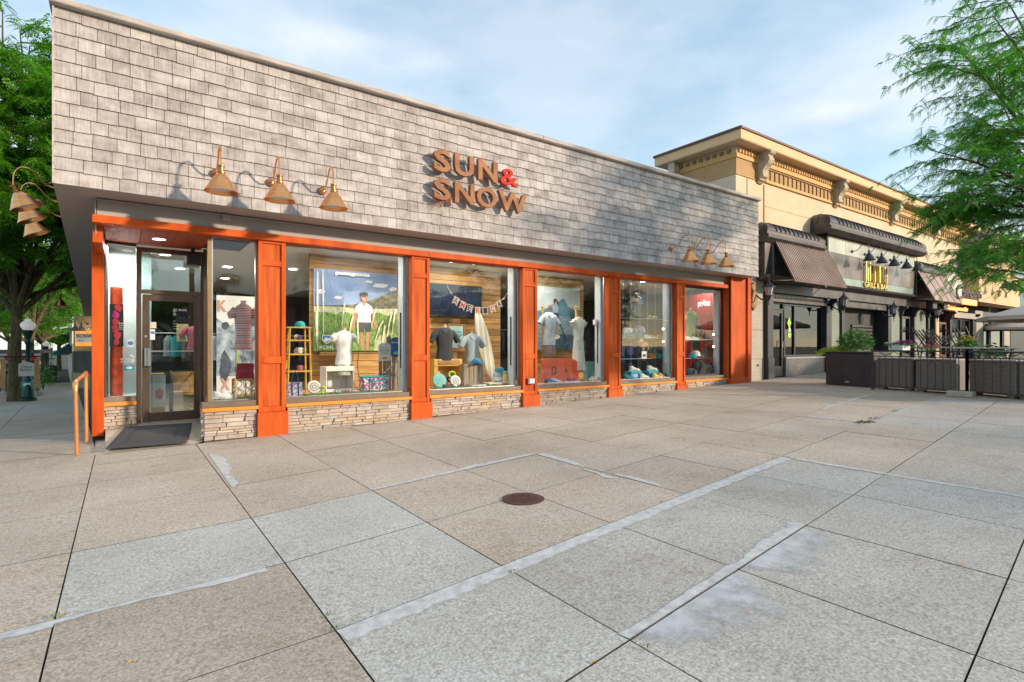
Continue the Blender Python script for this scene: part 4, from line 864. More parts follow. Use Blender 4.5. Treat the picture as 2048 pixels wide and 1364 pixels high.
ALLC = ['navy_cloth', 'slate_cloth', 'charcoal_cloth', 'taupe_cloth', 'teal_cloth', 'blue_cloth', 'grey_blue_cloth', 'purple_cloth', 'pink_cloth']
rack('rack of dark jackets deep in the shop behind the door', .5, 2.2, 16, 1.75, ALLC, 10)
rack('rack of clothes seen past the bamboo ladder', 3.0, 5.2, 15.5, 1.7, ['slate_cloth', 'charcoal_cloth', 'black_cloth'], 10)
rack('rack of teal and dark jackets seen beside the surfboard', 8.4, 10.2, 13.2, 1.9, ['aqua_cloth', 'charcoal_cloth', 'black_cloth', 'slate_cloth', 'aqua_cloth'], 9)
rack('rack with rose jackets seen beside the cream dress', 11.2, 12.6, 13.4, 1.6, ['pink_cloth', 'charcoal_cloth', 'slate_cloth', 'black_cloth'], 9)
rack('rack of navy shirts behind the glass shelves', 12.6, 15.4, 12.9, 1.55, ['navy_cloth', 'navy_cloth', 'slate_cloth', 'taupe_cloth', 'blue_cloth', 'teal_cloth'], 13)
t = thing('sale_counter', 'pale cardboard box and counter with a rooster poster inside the door', 'counter', (.7, 12.6, .16)); m = MB(); m.box(PX(291, 12.6), PX(330, 12.6), 12.6, 13.1, .16, .95); m.build('box', 'display_wood', t)
m = MB(); m.box(PX(305, 12.58), PX(331, 12.58), 12.575, 12.58, .3, .93); m.build('poster', 'print_pale', t); flat(blob(PX(318, 12.57), .55, .07, .12), 12.573, 'red_print', 'poster_figure', t)
t = thing('chair', 'dark curved wooden armchair inside the shop door', 'chair', (1.05, 12.8, .16)); m = MB()
m.box(-.25, .25, -.22, .25, .36, .42); m.build('seat', 'display_wood', t, local=True)
for sx in (-.25, .25): m = MB(); m.tube([(sx, .25, 0), (sx, .25, .75), (sx, .1, .82), (sx, -.15, .68), (sx, -.24, .6), (sx, -.24, 0)], .02, 8); m.build('arm', 'black', t, local=True)
m = MB(); m.box(-.23, .23, .24, .27, .42, .8); m.build('backrest', 'display_wood', t, local=True)
t = thing('yellow_board', 'yellow framed board deep inside the shop door', 'board', (1.2, 15, 1.9)); x0, x1 = PX(353, 15), PX(377, 15); z1, z0 = PZ(365, 648, 15), PZ(365, 683, 15); m = MB(); m.box(x0, x1, 15, 15.03, z0, z1); m.build('panel', 'yellow_board', t); m = MB(); m.box(x0+.06, x1-.06, 14.985, 15, z0+.05, z0+.2); m.build('plaque', 'taupe_cloth', t)
torso('pink shirt on a form deep inside the shop door', PX(392, 14.5), 14.5, PZ(392, 700, 14.5), .55, 'pink_cloth', w=.4)
t = thing('speaker', 'black loudspeaker hanging in the upper right corner of the porch', 'speaker', (1.03, 11.25, 3.0)); m = MB(); m.bbox(.92, 1.16, 11.1, 11.33, 2.94, 3.15, .02); m.build('cabinet', 'black', t); m = MB(); m.box(1.0, 1.06, 11.2, 11.28, 3.15, 3.245); m.build('bracket', 'black_metal', t)
# ------------------------------------------------ second window: field poster
YP = 11.44
def zp(x, y): return PZ(x, y, YP)
x0, x1 = PX(627.5, YP), PX(794, YP); z1 = PZ(627.5, 536, YP); z0 = PZ(627.5, 702, YP)
M('poster_sky', (.15, .25, .48), .6, var=.12, scale=1.3, col2=(.32, .42, .62)); M('poster_cloud', (.62, .68, .76), .6, var=.1, scale=4, col2=(.8, .82, .86)); M('poster_grass', (.05, .22, .03), .7, var=.6, scale=16, stretch=(3, 1, .8), col2=(.34, .52, .14)); M('poster_grass_pale', (.45, .55, .28), .7, var=.4, scale=14, stretch=(3, 1, .8), col2=(.72, .74, .52)); M('poster_hill', (.10, .12, .07), .7, var=.5, scale=9, col2=(.26, .24, .18)); M('poster_seed', (.74, .70, .52), .7, var=.2, scale=12); M('poster_skin', (.50, .24, .14), .6, var=.12, scale=8); M('poster_shirt', (.74, .75, .78), .6, var=.06, scale=8); M('poster_shorts', (.06, .07, .08), .6, var=.3); M('poster_dark', (.03, .03, .035), .6)
t = thing('field_poster', 'large poster of a person in a white shirt walking through a green meadow', 'poster', (x0, YP, z0))
m = MB(); m.box(x0, x1, YP, YP+.05, z0, z1); m.build('board', 'poster_sky', t)
W = x1-x0; H = z1-z0
def q(u, v): return (x0+u*W, z0+v*H)
L = [YP-.001]
def fl(pts, mat, nm): L[0] -= .0016; flat([q(*p) for p in pts], L[0], mat, nm, t)
for (u, v, a, b) in ((.28, .66, .05, .02), (.78, .84, .10, .035), (.95, .80, .06, .03), (.65, .88, .05, .02), (.08, .72, .05, .03)): fl([(u+math.cos(k*.6)*a*rr.uniform(.7, 1.2), v+math.sin(k*.6)*b*rr.uniform(.7, 1.2)) for k in range(10)], 'poster_cloud', 'cloud_print')
fl([(0, .45), (0, .555), (.2, .56), (.45, .58), (.6, .62), (.75, .68), (.9, .76), (1, .8), (1, .45)], 'poster_hill', 'hill_print')
fl([(0, 0), (0, .54), (.3, .545), (.5, .53), (.8, .54), (1, .55), (1, 0)], 'poster_grass_pale', 'meadow_print')
fl([(0, 0)]+[(k/24, .44+.05*rr.random()) for k in range(25)]+[(1, 0)], 'poster_grass', 'meadow_print')
fl([(.70, 0), (.72, .12), (.78, .2), (.86, .22), (.93, .16), (.98, .1), (1, 0)], 'poster_grass_pale', 'meadow_print')
fl([(.54, 0.02), (.53, .25), (.56, .26), (.585, .04)], 'poster_skin', 'leg_print'); fl([(.60, 0.0), (.60, .25), (.645, .26), (.635, .02)], 'poster_skin', 'leg_print')
fl([(.515, .24), (.50, .37), (.66, .37), (.665, .24), (.60, .235), (.585, .30), (.575, .235)], 'poster_shorts', 'shorts_print')
fl([(.475, .56), (.44, .42), (.42, .27), (.445, .25), (.475, .38), (.505, .5)], 'poster_skin', 'arm_print'); fl([(.675, .56), (.71, .42), (.745, .29), (.72, .27), (.685, .38), (.65, .5)], 'poster_skin', 'arm_print')
fl([(.50, .36), (.505, .47), (.46, .48), (.48, .56), (.53, .605), (.575, .62), (.62, .60), (.675, .56), (.70, .48), (.655, .47), (.665, .36)], 'poster_shirt', 'shirt_print')
fl([(.555, .60), (.575, .56), (.60, .60), (.60, .65), (.56, .65)], 'poster_skin', 'neck_print')
fl([(.535+.04+math.cos(k*.7)*.036, .675+math.sin(k*.7)*.048) for k in range(9)], 'poster_skin', 'face_print')
fl([(.525, .70), (.53, .735), (.575, .745), (.62, .735), (.625, .70), (.575, .705)], 'poster_dark', 'hair_print'); fl([(.545, .685), (.605, .685), (.60, .70), (.55, .70)], 'poster_dark', 'glasses_print'); fl([(.56, .648), (.59, .648), (.585, .658), (.565, .658)], 'poster_shirt', 'smile_print')
for (u, v, dx, l) in ((.035, .98, .04, .98), (.10, 1.0, .06, .85), (.02, .5, .06, .4), (.85, .1, .06, .4), (.92, .2, .04, .35), (.7, .1, .1, .3), (.3, .2, .03, .4), (.38, .1, .05, .35), (.66, .3, .05, .25), (.5, .1, -.02, .3), (.8, .05, .02, .3)):
    a, b = (u, v-l) if v > .4 else (u, v); c, d = (u-dx*.3, v) if v > .4 else (u+dx, v+l); c = max(.01, c)
    fl([(a, max(0, b)), (a+.006, max(0, b)), (a*.4+c*.6+.018, (b+d)/2+.2*l), (c+.02, d-.03), (c+.008, min(1, d)), (a*.4+c*.6, (b+d)/2+.2*l)], 'poster_seed', 'seed_print')
write('patagonia', *[q(.235, 0)[0], q(.645, 0)[0], q(0, .925)[1], q(0, .985)[1]], L[0]-.002, 0, 'white_print', 'lettering', t, .035)
fl([(.085, .19), (.135, .195), (.19, .19), (.19, .13), (.165, .10), (.138, .085), (.11, .10), (.085, .13)], 'white_print', 'badge_print'); fl([(.093, .183), (.135, .187), (.182, .183), (.182, .135), (.138, .095), (.093, .135)], 'sticker_blue', 'badge_print'); fl([(.10, .13), (.12, .165), (.15, .155), (.175, .15), (.16, .125), (.14, .12), (.12, .105)], 'white_print', 'badge_print')
write('KÜHL', *[q(.055, 0)[0], q(.22, 0)[0], q(0, .025)[1], q(0, .075)[1]], L[0]-.002, 0, 'white_print', 'lettering', t, .02)
m = MB(); m.bbox(PX(640, 11.4), PX(676, 11.4), 11.36, 11.47, PZ(640, 712, 11.4), PZ(640, 704, 11.4), .01); o = m.build('wall_ledge', 'display_wood'); tag(o, 'small wooden wall ledge below the field poster', 'shelf')
m = MB(); m.tube([(PX(717, 11.4), 11.4, 1.38), (PX(715, 11.4), 11.4, 1.05), (PX(718, 11.4), 11.39, .8), (PX(728, 11.35), 11.35, .65), (PX(740, 11.2), 11.2, .61)], .008, 6); o = m.build('power_cord', 'black'); tag(o, 'dark cord hanging down the plank wall under the field poster', 'cord')
# mannequin with floral shorts on a white crate
Y = 10.9; xm = PX(688, Y); torso('white shirt and green floral shorts on the form above the white crate', xm, Y, PZ(688, 728, Y), PZ(688, 662, Y)-PZ(688, 728, Y), 'white_cloth', w=.36, d=.21, sleeves=.08, bottom='green_floral', bh=.22)
crate('white slatted crate under the floral shorts', PX(652, 10.75), PX(708, 10.75), 10.75, 11.15, FL, PZ(680, 735, 10.75), 'white_paint')
# bamboo ladder with cap, mugs
Yl = 10.55; xa, xb = PX(575, Yl), PX(622, Yl); zt = PZ(600, 656, Yl)
t = thing('bamboo_ladder', 'yellow bamboo ladder shelf with mugs at the left of the field poster', 'ladder', ((xa+xb)/2, Yl, FL))
for (u0, u1, yy0, yy1) in ((0, .10, 0, 0), (1.02, .92, 0, 0), (.08, .16, .35, .2), (1.0, .86, .35, .2)):
    m = MB(); m.tube([(xa+(xb-xa)*u0, Yl+yy0, FL), (xa+(xb-xa)*u1, Yl+yy1, zt)], .017, 8)
    for k in range(1, 6):
        f = k/6; m.tube([(xa+(xb-xa)*(u0+(u1-u0)*f), Yl+yy0+(yy1-yy0)*f, FL+(zt-FL)*f-.006), (xa+(xb-xa)*(u0+(u1-u0)*f), Yl+yy0+(yy1-yy0)*f, FL+(zt-FL)*f+.006)], .021, 8)
    m.build('pole', 'bamboo', t)
zsh = [PZ(600, y, Yl) for y in (743, 709, 681)]
for z in zsh:
    m = MB(); m.tube([(xa, Yl-.01, z), (xb, Yl-.01, z)], .014, 8); m.tube([(xa+.02, Yl+.28, z), (xb-.02, Yl+.28, z)], .014, 8)
    for k in range(6): m.tube([(xa+.04+k*(xb-xa-.08)/5, Yl, z+.012), (xa+.04+k*(xb-xa-.08)/5, Yl+.28, z+.012)], .008, 6)
    m.build('rung_shelf', 'bamboo', t)
m = MB(); m.box(xa-.02, xb+.02, Yl-.03, Yl+.25, zt, zt+.02); m.build('top_board', 'bamboo', t)
cap_hat('blue and white cap on top of the bamboo ladder', PX(603, Yl), Yl+.1, zt+.02, 'teal_cloth', 'tan_cloth', R(60))
mug('purple mug on the top shelf of the bamboo ladder', PX(602, Yl), Yl+.1, zsh[2]+.02, 'purple_cloth', .8); mug('white speckled mug on the middle shelf of the bamboo ladder', PX(601, Yl), Yl+.1, zsh[1]+.02, 'off_white', 1.3); mug('pink mug on the lowest shelf of the bamboo ladder', PX(602, Yl), Yl+.1, zsh[0]+.02, 'pink_cloth', 1.1)
for k, y in enumerate((676, 702)): disc('small plate leaning on the ladder behind the ' + ('purple' if k == 0 else 'white speckled') + ' mug', PX(600, Yl), Yl+.2, zsh[2-k]+.0, .06, 'white_paint', 'taupe_cloth', ridges=0)
tote('blue floral tote bag at the left end of the field poster window', PX(590, 10.2), 10.2, FL, .24, .25, .12, 'blue_floral', 'navy_cloth', R(-8), hs=.19)
disc('cream flying disc standing on the turf beside the floral tote', PX(628, 10.3), 10.3, FL+.02, .125, 'off_white', 'taupe_cloth', ridges=0)
def turf(l, a, b, y0=9.99, y1=10.3): m = MB(); m.bbox(a, b, y0, y1, FL+.001, FL+.022, .006); o = m.build('turf_mat', 'grass_mat'); tag(o, l, 'turf mat')
turf('long green turf mat under the goods before the field poster', PX(612, 10.1), PX(776, 10.1)); turf('green turf mat before the two shirt forms', PX(872, 10.1), PX(1000, 10.1))
t = thing('green_toy', 'bright green toy dinosaur beside the cream disc', 'toy', (PX(645, 10.25), 10.25, FL+.02)); m = MB()
m.loft([(0, 0, 0, .03, .03), (0, 0, .05, .028, .028), (.01, 0, .10, .02, .02)], 10); m.lathe([(.0, .08), (.032, .1), (.034, .13), (.0, .155)], (.015, -.02, 0), 10, cap=False); m.tube([(-.02, 0, .02), (-.07, .01, .0), (-.1, .02, .02)], [.018, .012, .004], 6); m.build('body', 'lime_leaf', t, smooth=True, local=True)
t = thing('floral_cooler', 'floral cooler bag with teal handles before the leaning fence', 'bag', (PX(753, 10.3), 10.3, FL+.02)); xa, xb = PX(724.5, 10.25)-PX(753, 10.3), PX(777, 10.25)-PX(753, 10.3)
m = MB(); m.bbox(xa, xb, -.08, .14, 0, .27, .02); m.build('body', 'multi_floral', t, local=True); m = MB(); m.bbox(xa-.005, xb+.005, -.085, .145, .265, .285, .008)
for x in (xa*.55, xb*.5): m.bar((x, -.086, .0), (x, -.086, .26), .025, .006)
m.tube([(xa*.55, -.09, .25), (xa*.5, -.11, .2), (xb*.45, -.11, .2), (xb*.5, -.09, .25)], .009, 6); m.build('handles', 'teal_cloth', t, local=True)
for k, (x, c) in enumerate(((672, 'light_blue_cloth'), (690, 'pink_cloth'), (697, 'pink_cloth'), (705, 'white_cloth'))): shoe('%s sandal on the turf under the white crate' % ('pale blue', 'left rose', 'right rose', 'white')[k], PX(x, 10.12), 10.12, FL+.022, c, 'taupe_cloth', R(60+9*k), .8, True)
# leaning fence panel with two signs
def plank_fence(label, x0, x1, y, z0, z1, n=3):
    t = thing('picket_panel', label, 'fence panel', ((x0+x1)/2, y, z0)); w = (x1-x0)/n
    M('grey_plank', (.34, .28, .22), .85, var=.3, scale=3, stretch=(9, 9, .7), bump=.2)
    for k in range(n):
        x = x0+k*w; m = MB(); zz = z1-rr.uniform(0, .1); m.prism([(x+.01, z0), (x+w-.01, z0), (x+w-.01, zz-.05), (x+w/2, zz), (x+.01, zz-.05)], 'y', y, y+.018); m.build('picket', 'grey_plank', t)
    m = MB(); m.box(x0, x1, y-.02, y-.001, z0+.28, z0+.34); m.build('crossbar', 'grey_plank', t); return t
plank_fence('grey picket panel at the right end of the field poster window', PX(772, 10.5), PX(806, 10.5), 10.5, FL, PZ(790, 668, 10.5), 3); plank_fence('narrow picket panel behind the floral cooler', PX(757, 10.7), PX(774, 10.7), 10.7, FL, PZ(765, 690, 10.7), 2)
m = MB(); m.bar((PX(768, 10.42), 10.42, PZ(768, 747, 10.42)), (PX(805, 10.42), 10.42, PZ(805, 713, 10.42)), .05, .018); o = m.build('leaning_plank', 'grey_plank'); tag(o, 'weathered plank leaning across the picket panels', 'plank')
Y = 10.38; xa, xb = PX(757.5, Y), PX(781, Y); za, zb_ = PZ(769, 722, Y), PZ(769, 686, Y)
t = thing('backyard_sign', 'cream tag shaped sign with brown lettering on the picket panel', 'sign', (xa, Y, za)); m = MB(); m.prism([(xa, za), (xb, za), (xb, zb_-.04), (xb-.05, zb_), (xa+.05, zb_), (xa, zb_-.04)], 'y', Y, Y+.012); m.build('board', 'off_white', t)
write('BACKYARD', xa+.015, xb-.015, zb_-.17, zb_-.13, Y-.001, 0, 'taupe_cloth', 'lettering', t, .02); write('IN THE', xa+.06, xb-.06, zb_-.10, zb_-.08, Y-.001, 0, 'taupe_cloth', 'lettering', t); write('GAMES', xa+.05, xb-.05, zb_-.22, zb_-.19, Y-.001, 0, 'taupe_cloth', 'lettering', t); flat(blob((xa+xb)/2, za+.06, .05, .025), Y-.002, 'orange_cloth', 'picture_print', t)
Y = 10.42; xa, xb = PX(781.5, Y), PX(804, Y); za, zb_ = PZ(790, 714, Y), PZ(790, 674, Y)
t = thing('camping_sign', 'blue tag shaped sign with an orange spot beside the cream sign', 'sign', (xa, Y, za)); m = MB(); m.prism([(xa, za+.02), (xb-.02, za), (xb, zb_-.06), (xb-.06, zb_), (xa+.05, zb_-.01), (xa, zb_-.06)], 'y', Y, Y+.012); m.build('board', 'blue_cloth', t)
write('CAMPING', xa+.02, xb-.02, zb_-.13, zb_-.10, Y-.001, 0, 'white_print', 'lettering', t, .02); flat(blob(xb-.06, zb_-.06, .03, .035), Y-.002, 'orange_cloth', 'picture_print', t); flat(blob((xa+xb)/2, za+.09, .07, .03), Y-.002, 'aqua_cloth', 'picture_print', t)
# ------------------------------------------------ third window: television, shirts, surfboard
Y = 11.38; t = thing('television', 'dark wide television on the plank wall behind the flag garland', 'television', (PX(900, Y), Y, 2)); xa, xb = PX(856, Y), PX(964, Y); za, zb_ = PZ(858, 632, Y), PZ(858, 565, Y)
M('screen_navy', (.010, .018, .045), .12, var=.3, scale=2, spec=.6); M('screen_print', (.05, .07, .12), .3, var=.2)
m = MB(); m.bbox(xa, xb, Y, Y+.08, za, zb_, .01); m.build('case', 'black', t); m = MB(); m.box(xa+.02, xb-.02, Y-.003, Y-.001, za+.03, zb_-.02); m.build('screen', 'screen_navy', t)
m = MB()
cx, cz = PX(888, Y), PZ(888, 609, Y)
for k in range(12): a = 2*math.pi*k/12; m.bar((cx+.10*math.cos(a), Y-.005, cz+.10*math.sin(a)), (cx+.125*math.cos(a), Y-.005, cz+.125*math.sin(a)), .012, .002)
m.tube([(cx+.14*math.cos(a), Y-.005, cz+.14*math.sin(a)) for a in [2*math.pi*k/24 for k in range(25)]], .004, 5); m.bar((cx, Y-.005, cz), (cx+.005, Y-.005, cz+.09), .01, .002); m.bar((cx, Y-.005, cz), (cx+.06, Y-.005, cz-.03), .01, .002); m.build('clock_picture', 'screen_print', t)
Y = 11.35; t = thing('framed_notice', 'wood framed mint notice between the two shirt forms', 'notice', (PX(915, Y), Y, 1.4)); xa, xb = PX(896, Y), PX(931, Y); za, zb_ = PZ(915, 700, Y), PZ(915, 648, Y)
for a, b, c, d in ((xa, xb, zb_-.03, zb_), (xa, xb, za, za+.03), (xa, xa+.03, za+.031, zb_-.031), (xb-.03, xb, za+.031, zb_-.031)): m = MB(); m.box(a, b, Y, Y+.04, c, d); m.build('frame', 'display_wood', t)
M('mint', (.55, .72, .66), .7, var=.04); m = MB(); m.box(xa+.05, xb-.07, Y+.01, Y+.02, za+.05, zb_-.04); m.build('sheet', 'mint', t)
write('SUPER', xa+.08, xb-.09, zb_-.22, zb_-.17, Y+.008, 0, 'teal_print', 'lettering', t, .03); write('SWAP', xa+.08, xb-.09, zb_-.32, zb_-.24, Y+.008, 0, 'teal_print', 'lettering', t, .04)
Y = 10.8; torso('charcoal buttoned shirt on the left form of the surfboard window', PX(889, Y), Y, PZ(889, 721, Y), PZ(889, 655, Y)-PZ(889, 721, Y), 'charcoal_cloth', w=.44, d=.24, sleeves=.24, collar='charcoal_cloth')
t = thing('wood_cabinet', 'small orange wood cabinet below the charcoal shirt', 'cabinet', (PX(893, 10.7), 10.7, FL)); xa, xb = PX(868, 10.7), PX(925, 10.7); zb_ = PZ(893, 718, 10.7)
m = MB(); m.bbox(xa, xb, 10.7, 11.1, zb_-.16, zb_, .01); m.bbox(xa, xa+.1, 10.7, 11.1, FL, zb_-.161, .006); m.bbox(xb-.08, xb, 10.7, 11.1, FL, zb_-.161, .006); m.box(xa+.1, xb-.08, 11.05, 11.1, FL, zb_-.161); m.build('carcass', 'bamboo', t)
m = MB(); m.bbox(xa+.1, xb-.08, 10.685, 10.699, zb_-.13, zb_-.03, .004); m.build('drawer', 'display_wood', t); m = MB(); m.tube([((xa+xb)/2-.05, 10.68, zb_-.08), ((xa+xb)/2+.05, 10.68, zb_-.08)], .015, 8); m.build('pull', 'copper_dark', t)
Y = 10.75; torso('pale grey polo shirt on the right form of the surfboard window', PX(944, Y), Y, PZ(944, 730, Y), PZ(944, 668, Y)-PZ(944, 730, Y), 'grey_blue_cloth', w=.38, d=.22, sleeves=.22, collar='grey_blue_cloth')
crate('brown plank crate below the pale polo shirt', PX(928, 10.6), PX(966, 10.6), 10.6, 10.95, FL, PZ(945, 729, 10.6), 'grey_plank', False, 4)
cap_hat('green and blue cap on the brown crate', PX(955, 10.6), 10.62, PZ(955, 729, 10.6)+.02, 'teal_cloth', 'blue_cloth', R(20), 1.1); cap_hat('blue cap on the brown crate below the green cap', PX(951, 10.6), 10.5, PZ(955, 729, 10.6)+.018, 'blue_cloth', 'navy_cloth', R(-20), .9)
stripes_mat('surf_stripes', [(.68, .66, .54), (.72, .70, .60), (.68, .66, .54), (.50, .40, .12), (.70, .68, .56), (.30, .36, .38), (.70, .68, .56)], .13, 0)
t = thing('surfboard', 'cream surfboard with yellow stripes leaning on the plank wall', 'surfboard', (PX(984, 10.9), 10.9, FL), 0); bx, bz = XZ(985, 769, 10.9); tx, tz = XZ(968, 616, 10.9)
Ls = tz-FL; m = MB(); prof = [(0, .015), (.04, .06), (.12, .115), (.3, .17), (.5, .19), (.7, .175), (.85, .13), (.94, .085), (.985, .04), (1, .005)]
m.loft([((bx-PX(984, 10.9))+(tx-bx)*f+.02, .35*f-.0, Ls*f, r_, .032 if r_ > .05 else .015) for f, r_ in prof], 20); m.build('board', 'surf_stripes', t, smooth=True, local=True)
disc('ridged mint flying disc at the left of the surfboard window', PX(879, 10.2), 10.2, FL+.02, .155, 'aqua_cloth', 'teal_print'); disc('white flying disc with a grey ring beside the mint one', PX(911, 10.25), 10.25, FL+.02, .125, 'white_paint', 'taupe_cloth', ridges=0)
t = thing('green_inflatable', 'bright green and navy swim rings between the two discs', 'toy', (PX(898, 10.45), 10.45, FL+.1))
for k in range(3): m = MB(); m.tube([(.075*math.cos(a)+.02*k, -.03*k, .09*k+.075*math.sin(a)*.8) for a in [2*math.pi*i/14 for i in range(15)]], .022, 8); m.build('ring', ['lime_leaf', 'navy_cloth', 'lime_leaf'][k], t, smooth=True, local=True)
t = thing('red_ball', 'small red ball between the discs', 'ball', (PX(896, 10.2), 10.2, FL+.09)); m = MB(); m.lathe([(.0, -.04), (.028, -.028), (.04, 0), (.028, .028), (0, .04)], n=14, cap=False); m.build('sphere', 'red_vinyl', t, smooth=True, local=True)
m = MB(); m.bbox(PX(889, 10.1), PX(908, 10.1), 10.1, 10.18, FL+.02, FL+.09, .008); o = m.build('black_box', 'black'); tag(o, 'small black box on the turf under the red ball', 'box')
for k, (x, s1_) in enumerate(((921, 'black_cloth'), (932, 'black_cloth'), (950, 'tan_cloth'), (962, 'taupe_cloth'))): shoe(('left black', 'right black', 'left tan', 'right taupe')[k]+' sandal on the turf before the brown crate', PX(x, 10.2), 10.2, FL+.022, s1_, 'white_paint' if k > 1 else 'taupe_cloth', R(50+12*k), .85, True)
t = thing('white_tray', 'white low bench carrying the helmet and wooden toy', 'bench', (PX(1000, 10.25), 10.25, FL)); m = MB(); xa, xb = PX(975, 10.2), PX(1019, 10.2); m.box(xa, xb, 10.15, 10.4, FL+.05, FL+.07); m.build('top', 'off_white', t)
for x in (xa+.03, xb-.05): m = MB(); m.box(x, x+.02, 10.16, 10.39, FL, FL+.05); m.build('leg', 'off_white', t)
t = thing('helmet', 'silver and blue helmet with a cap on it beside the surfboard', 'helmet', (PX(996, 10.35), 10.35, FL+.07)); m = MB(); m.lathe([(.075, 0), (.10, .05), (.115, .13), (.10, .2), (.06, .235), (0, .245)], n=18, cap=False); m.build('shell', 'grey_blue_cloth', t, smooth=True, local=True); m = MB(); m.lathe([(.104, .04), (.117, .08), (.118, .12)], n=18, sx=1.01, cap=False); m.build('band', 'white_paint', t, local=True)
cap_hat('bright blue cap on top of the silver helmet', PX(999, 10.35), 10.33, FL+.30, 'teal_cloth', 'white_cloth', R(40), 1.05)
t = thing('owl_carving', 'small pale wooden owl figure beside the helmet', 'figurine', (PX(1010, 10.2), 10.2, FL+.07)); m = MB(); m.loft([(0, 0, 0, .055, .04), (0, 0, .1, .06, .045), (0, 0, .17, .05, .04), (0, 0, .2, .045, .035)], 12); m.tube([(-.035, 0, .19), (-.045, 0, .23)], [.012, .003], 6); m.tube([(.035, 0, .19), (.045, 0, .23)], [.012, .003], 6); m.build('body', 'yellow_board', t, smooth=True, local=True); m = MB(); m.lathe([(.05, .05), (.062, .07), (.05, .09)], n=10, cap=False); m.build('belly', 'orange_cloth', t, local=True)
t = thing('rolled_mat', 'dark rolled mat with a teal strap leaning by the white fin', 'mat', (PX(1024, 10.3), 10.3, FL)); m = MB(); m.tube([(0, 0, 0), (.07, .1, .52)], .042, 12); m.build('roll', 'slate_cloth', t, local=True); m = MB(); m.tube([(.075, .1, .5), (.10, .1, .62), (.12, .1, .74), (.11, .1, .78), (.08, .1, .72)], .018, 8); m.build('handle', 'teal_cloth', t, local=True)
# AMERICA garland
t = thing('flag_garland', 'string of lettered burlap pennants hung across the surfboard window', 'garland', (PX(950, 10.1), 10.1, 2)); Y = 10.1
pts = [XZ(x, y, Y) for x, y in ((894, 571), (903, 588), (907, 592), (930, 608), (950, 615), (970, 616), (989, 610), (1003, 600), (1010, 594), (1015, 584))]
m = MB(); m.tube([(x, Y, z) for x, z in pts], .005, 5); m.build('string', 'off_white', t)
M('burlap', (.62, .50, .40), .95, var=.15, scale=60, bump=.3)
for k, (x, y, a) in enumerate(((911, 602, 28), (925, 611, 24), (939, 617, 14), (955, 622, 2), (970, 622, -4), (985, 618, -16), (998, 609, -26))):
    cx, cz = XZ(x, y, Y); ar = R(-a); s = .088
    def rt(u, v, cx=cx, cz=cz, ar=ar): return (cx+u*math.cos(ar)-v*math.sin(ar), cz+u*math.sin(ar)+v*math.cos(ar))
    m = MB(); m.prism([rt(-s*.75, s), rt(s*.75, s), rt(s*.75, -s), rt(0, -s*.55), rt(-s*.75, -s)], 'y', Y-.012, Y-.008); m.build('pennant', 'burlap', t)
    write('AMERICA'[k], cx-.05, cx+.05, cz-.05, cz+.07, Y-.013, 0, 'red_print' if k % 2 else 'navy_cloth', 'lettering', t, .02, rot=ar)
for x, y in ((901, 585), (1007, 598)):
    for k, c in enumerate(('white_print', 'red_print', 'navy_cloth')): cx, cz = XZ(x+k*2.4*(1 if x < 950 else 1), y+k*3*(1 if x < 950 else -1), Y); m = MB(); m.lathe([(0, -.02), (.02, 0), (0, .02)], (cx, Y-.01, cz), 8, cap=False); m.build('bead', c, t)
# ------------------------------------------------ fourth window: lake poster
Y = 11.42; x0, x1 = PX(1060, Y), PX(1160, Y); z0, z1 = PZ(1120, 700, Y), PZ(1120, 575, Y)
M('lake_sky', (.42, .52, .56), .6, var=.1, scale=1.5, col2=(.62, .67, .68)); M('lake_hill', (.10, .24, .33), .6, var=.15, scale=5); M('lake_water', (.16, .30, .38), .5, var=.35, scale=7, stretch=(1, 1, 5), col2=(.34, .48, .53)); M('lake_dark', (.04, .10, .15), .5, var=.5, scale=11)
t = thing('lake_poster', 'large poster of two people paddling on boards before a blue mountain', 'poster', (x0, Y, z0)); m = MB(); m.box(x0, x1, Y, Y+.04, z0, z1); m.build('board', 'lake_sky', t); W = x1-x0; H = z1-z0; L = [Y-.001]
fl([(0, .50), (0, .60), (.2, .62), (.38, .68), (.52, .74), (.62, .82), (.67, .82), (.75, .70), (.85, .66), (1, .66), (1, .50)], 'lake_hill', 'hill_print')
fl([(0, 0), (0, .54), (1, .54), (1, 0)], 'lake_water', 'water_print'); fl([(.45, 0)]+[(.45+.05*k, .22+.05*rr.random()) for k in range(12)]+[(1, 0)], 'lake_dark', 'water_print')
fl([(.44+math.cos(k*.5)*.14, .21+math.sin(k*.5)*.045) for k in range(13)], 'white_print', 'paddleboard_print'); fl([(.44+math.cos(k*.6)*.07, .225+math.sin(k*.6)*.02) for k in range(11)], 'red_vinyl', 'bag_print')
fl([(.42, .24), (.43, .48), (.465, .48), (.45, .24)], 'poster_skin', 'leg_print'); fl([(.50, .24), (.50, .48), (.535, .48), (.53, .24)], 'poster_skin', 'leg_print'); fl([(.415, .46), (.41, .60), (.55, .60), (.55, .46)], 'navy_cloth', 'shorts_print'); fl([(.425, .59), (.42, .72), (.47, .745), (.54, .72), (.545, .59)], 'grey_blue_cloth', 'shirt_print'); fl([(.34, .66), (.42, .69), (.42, .72), (.34, .70)], 'poster_skin', 'arm_print'); fl([(.48+math.cos(k*.7)*.03, .775+math.sin(k*.7)*.035) for k in range(9)], 'poster_skin', 'face_print'); fl([(.45, .72), (.445, .80), (.49, .82), (.54, .77), (.55, .68), (.52, .74), (.50, .80)], 'poster_dark', 'hair_print'); fl([(.53, .50), (.545, .50), (.70, .18), (.68, .17)], 'poster_dark', 'paddle_print')
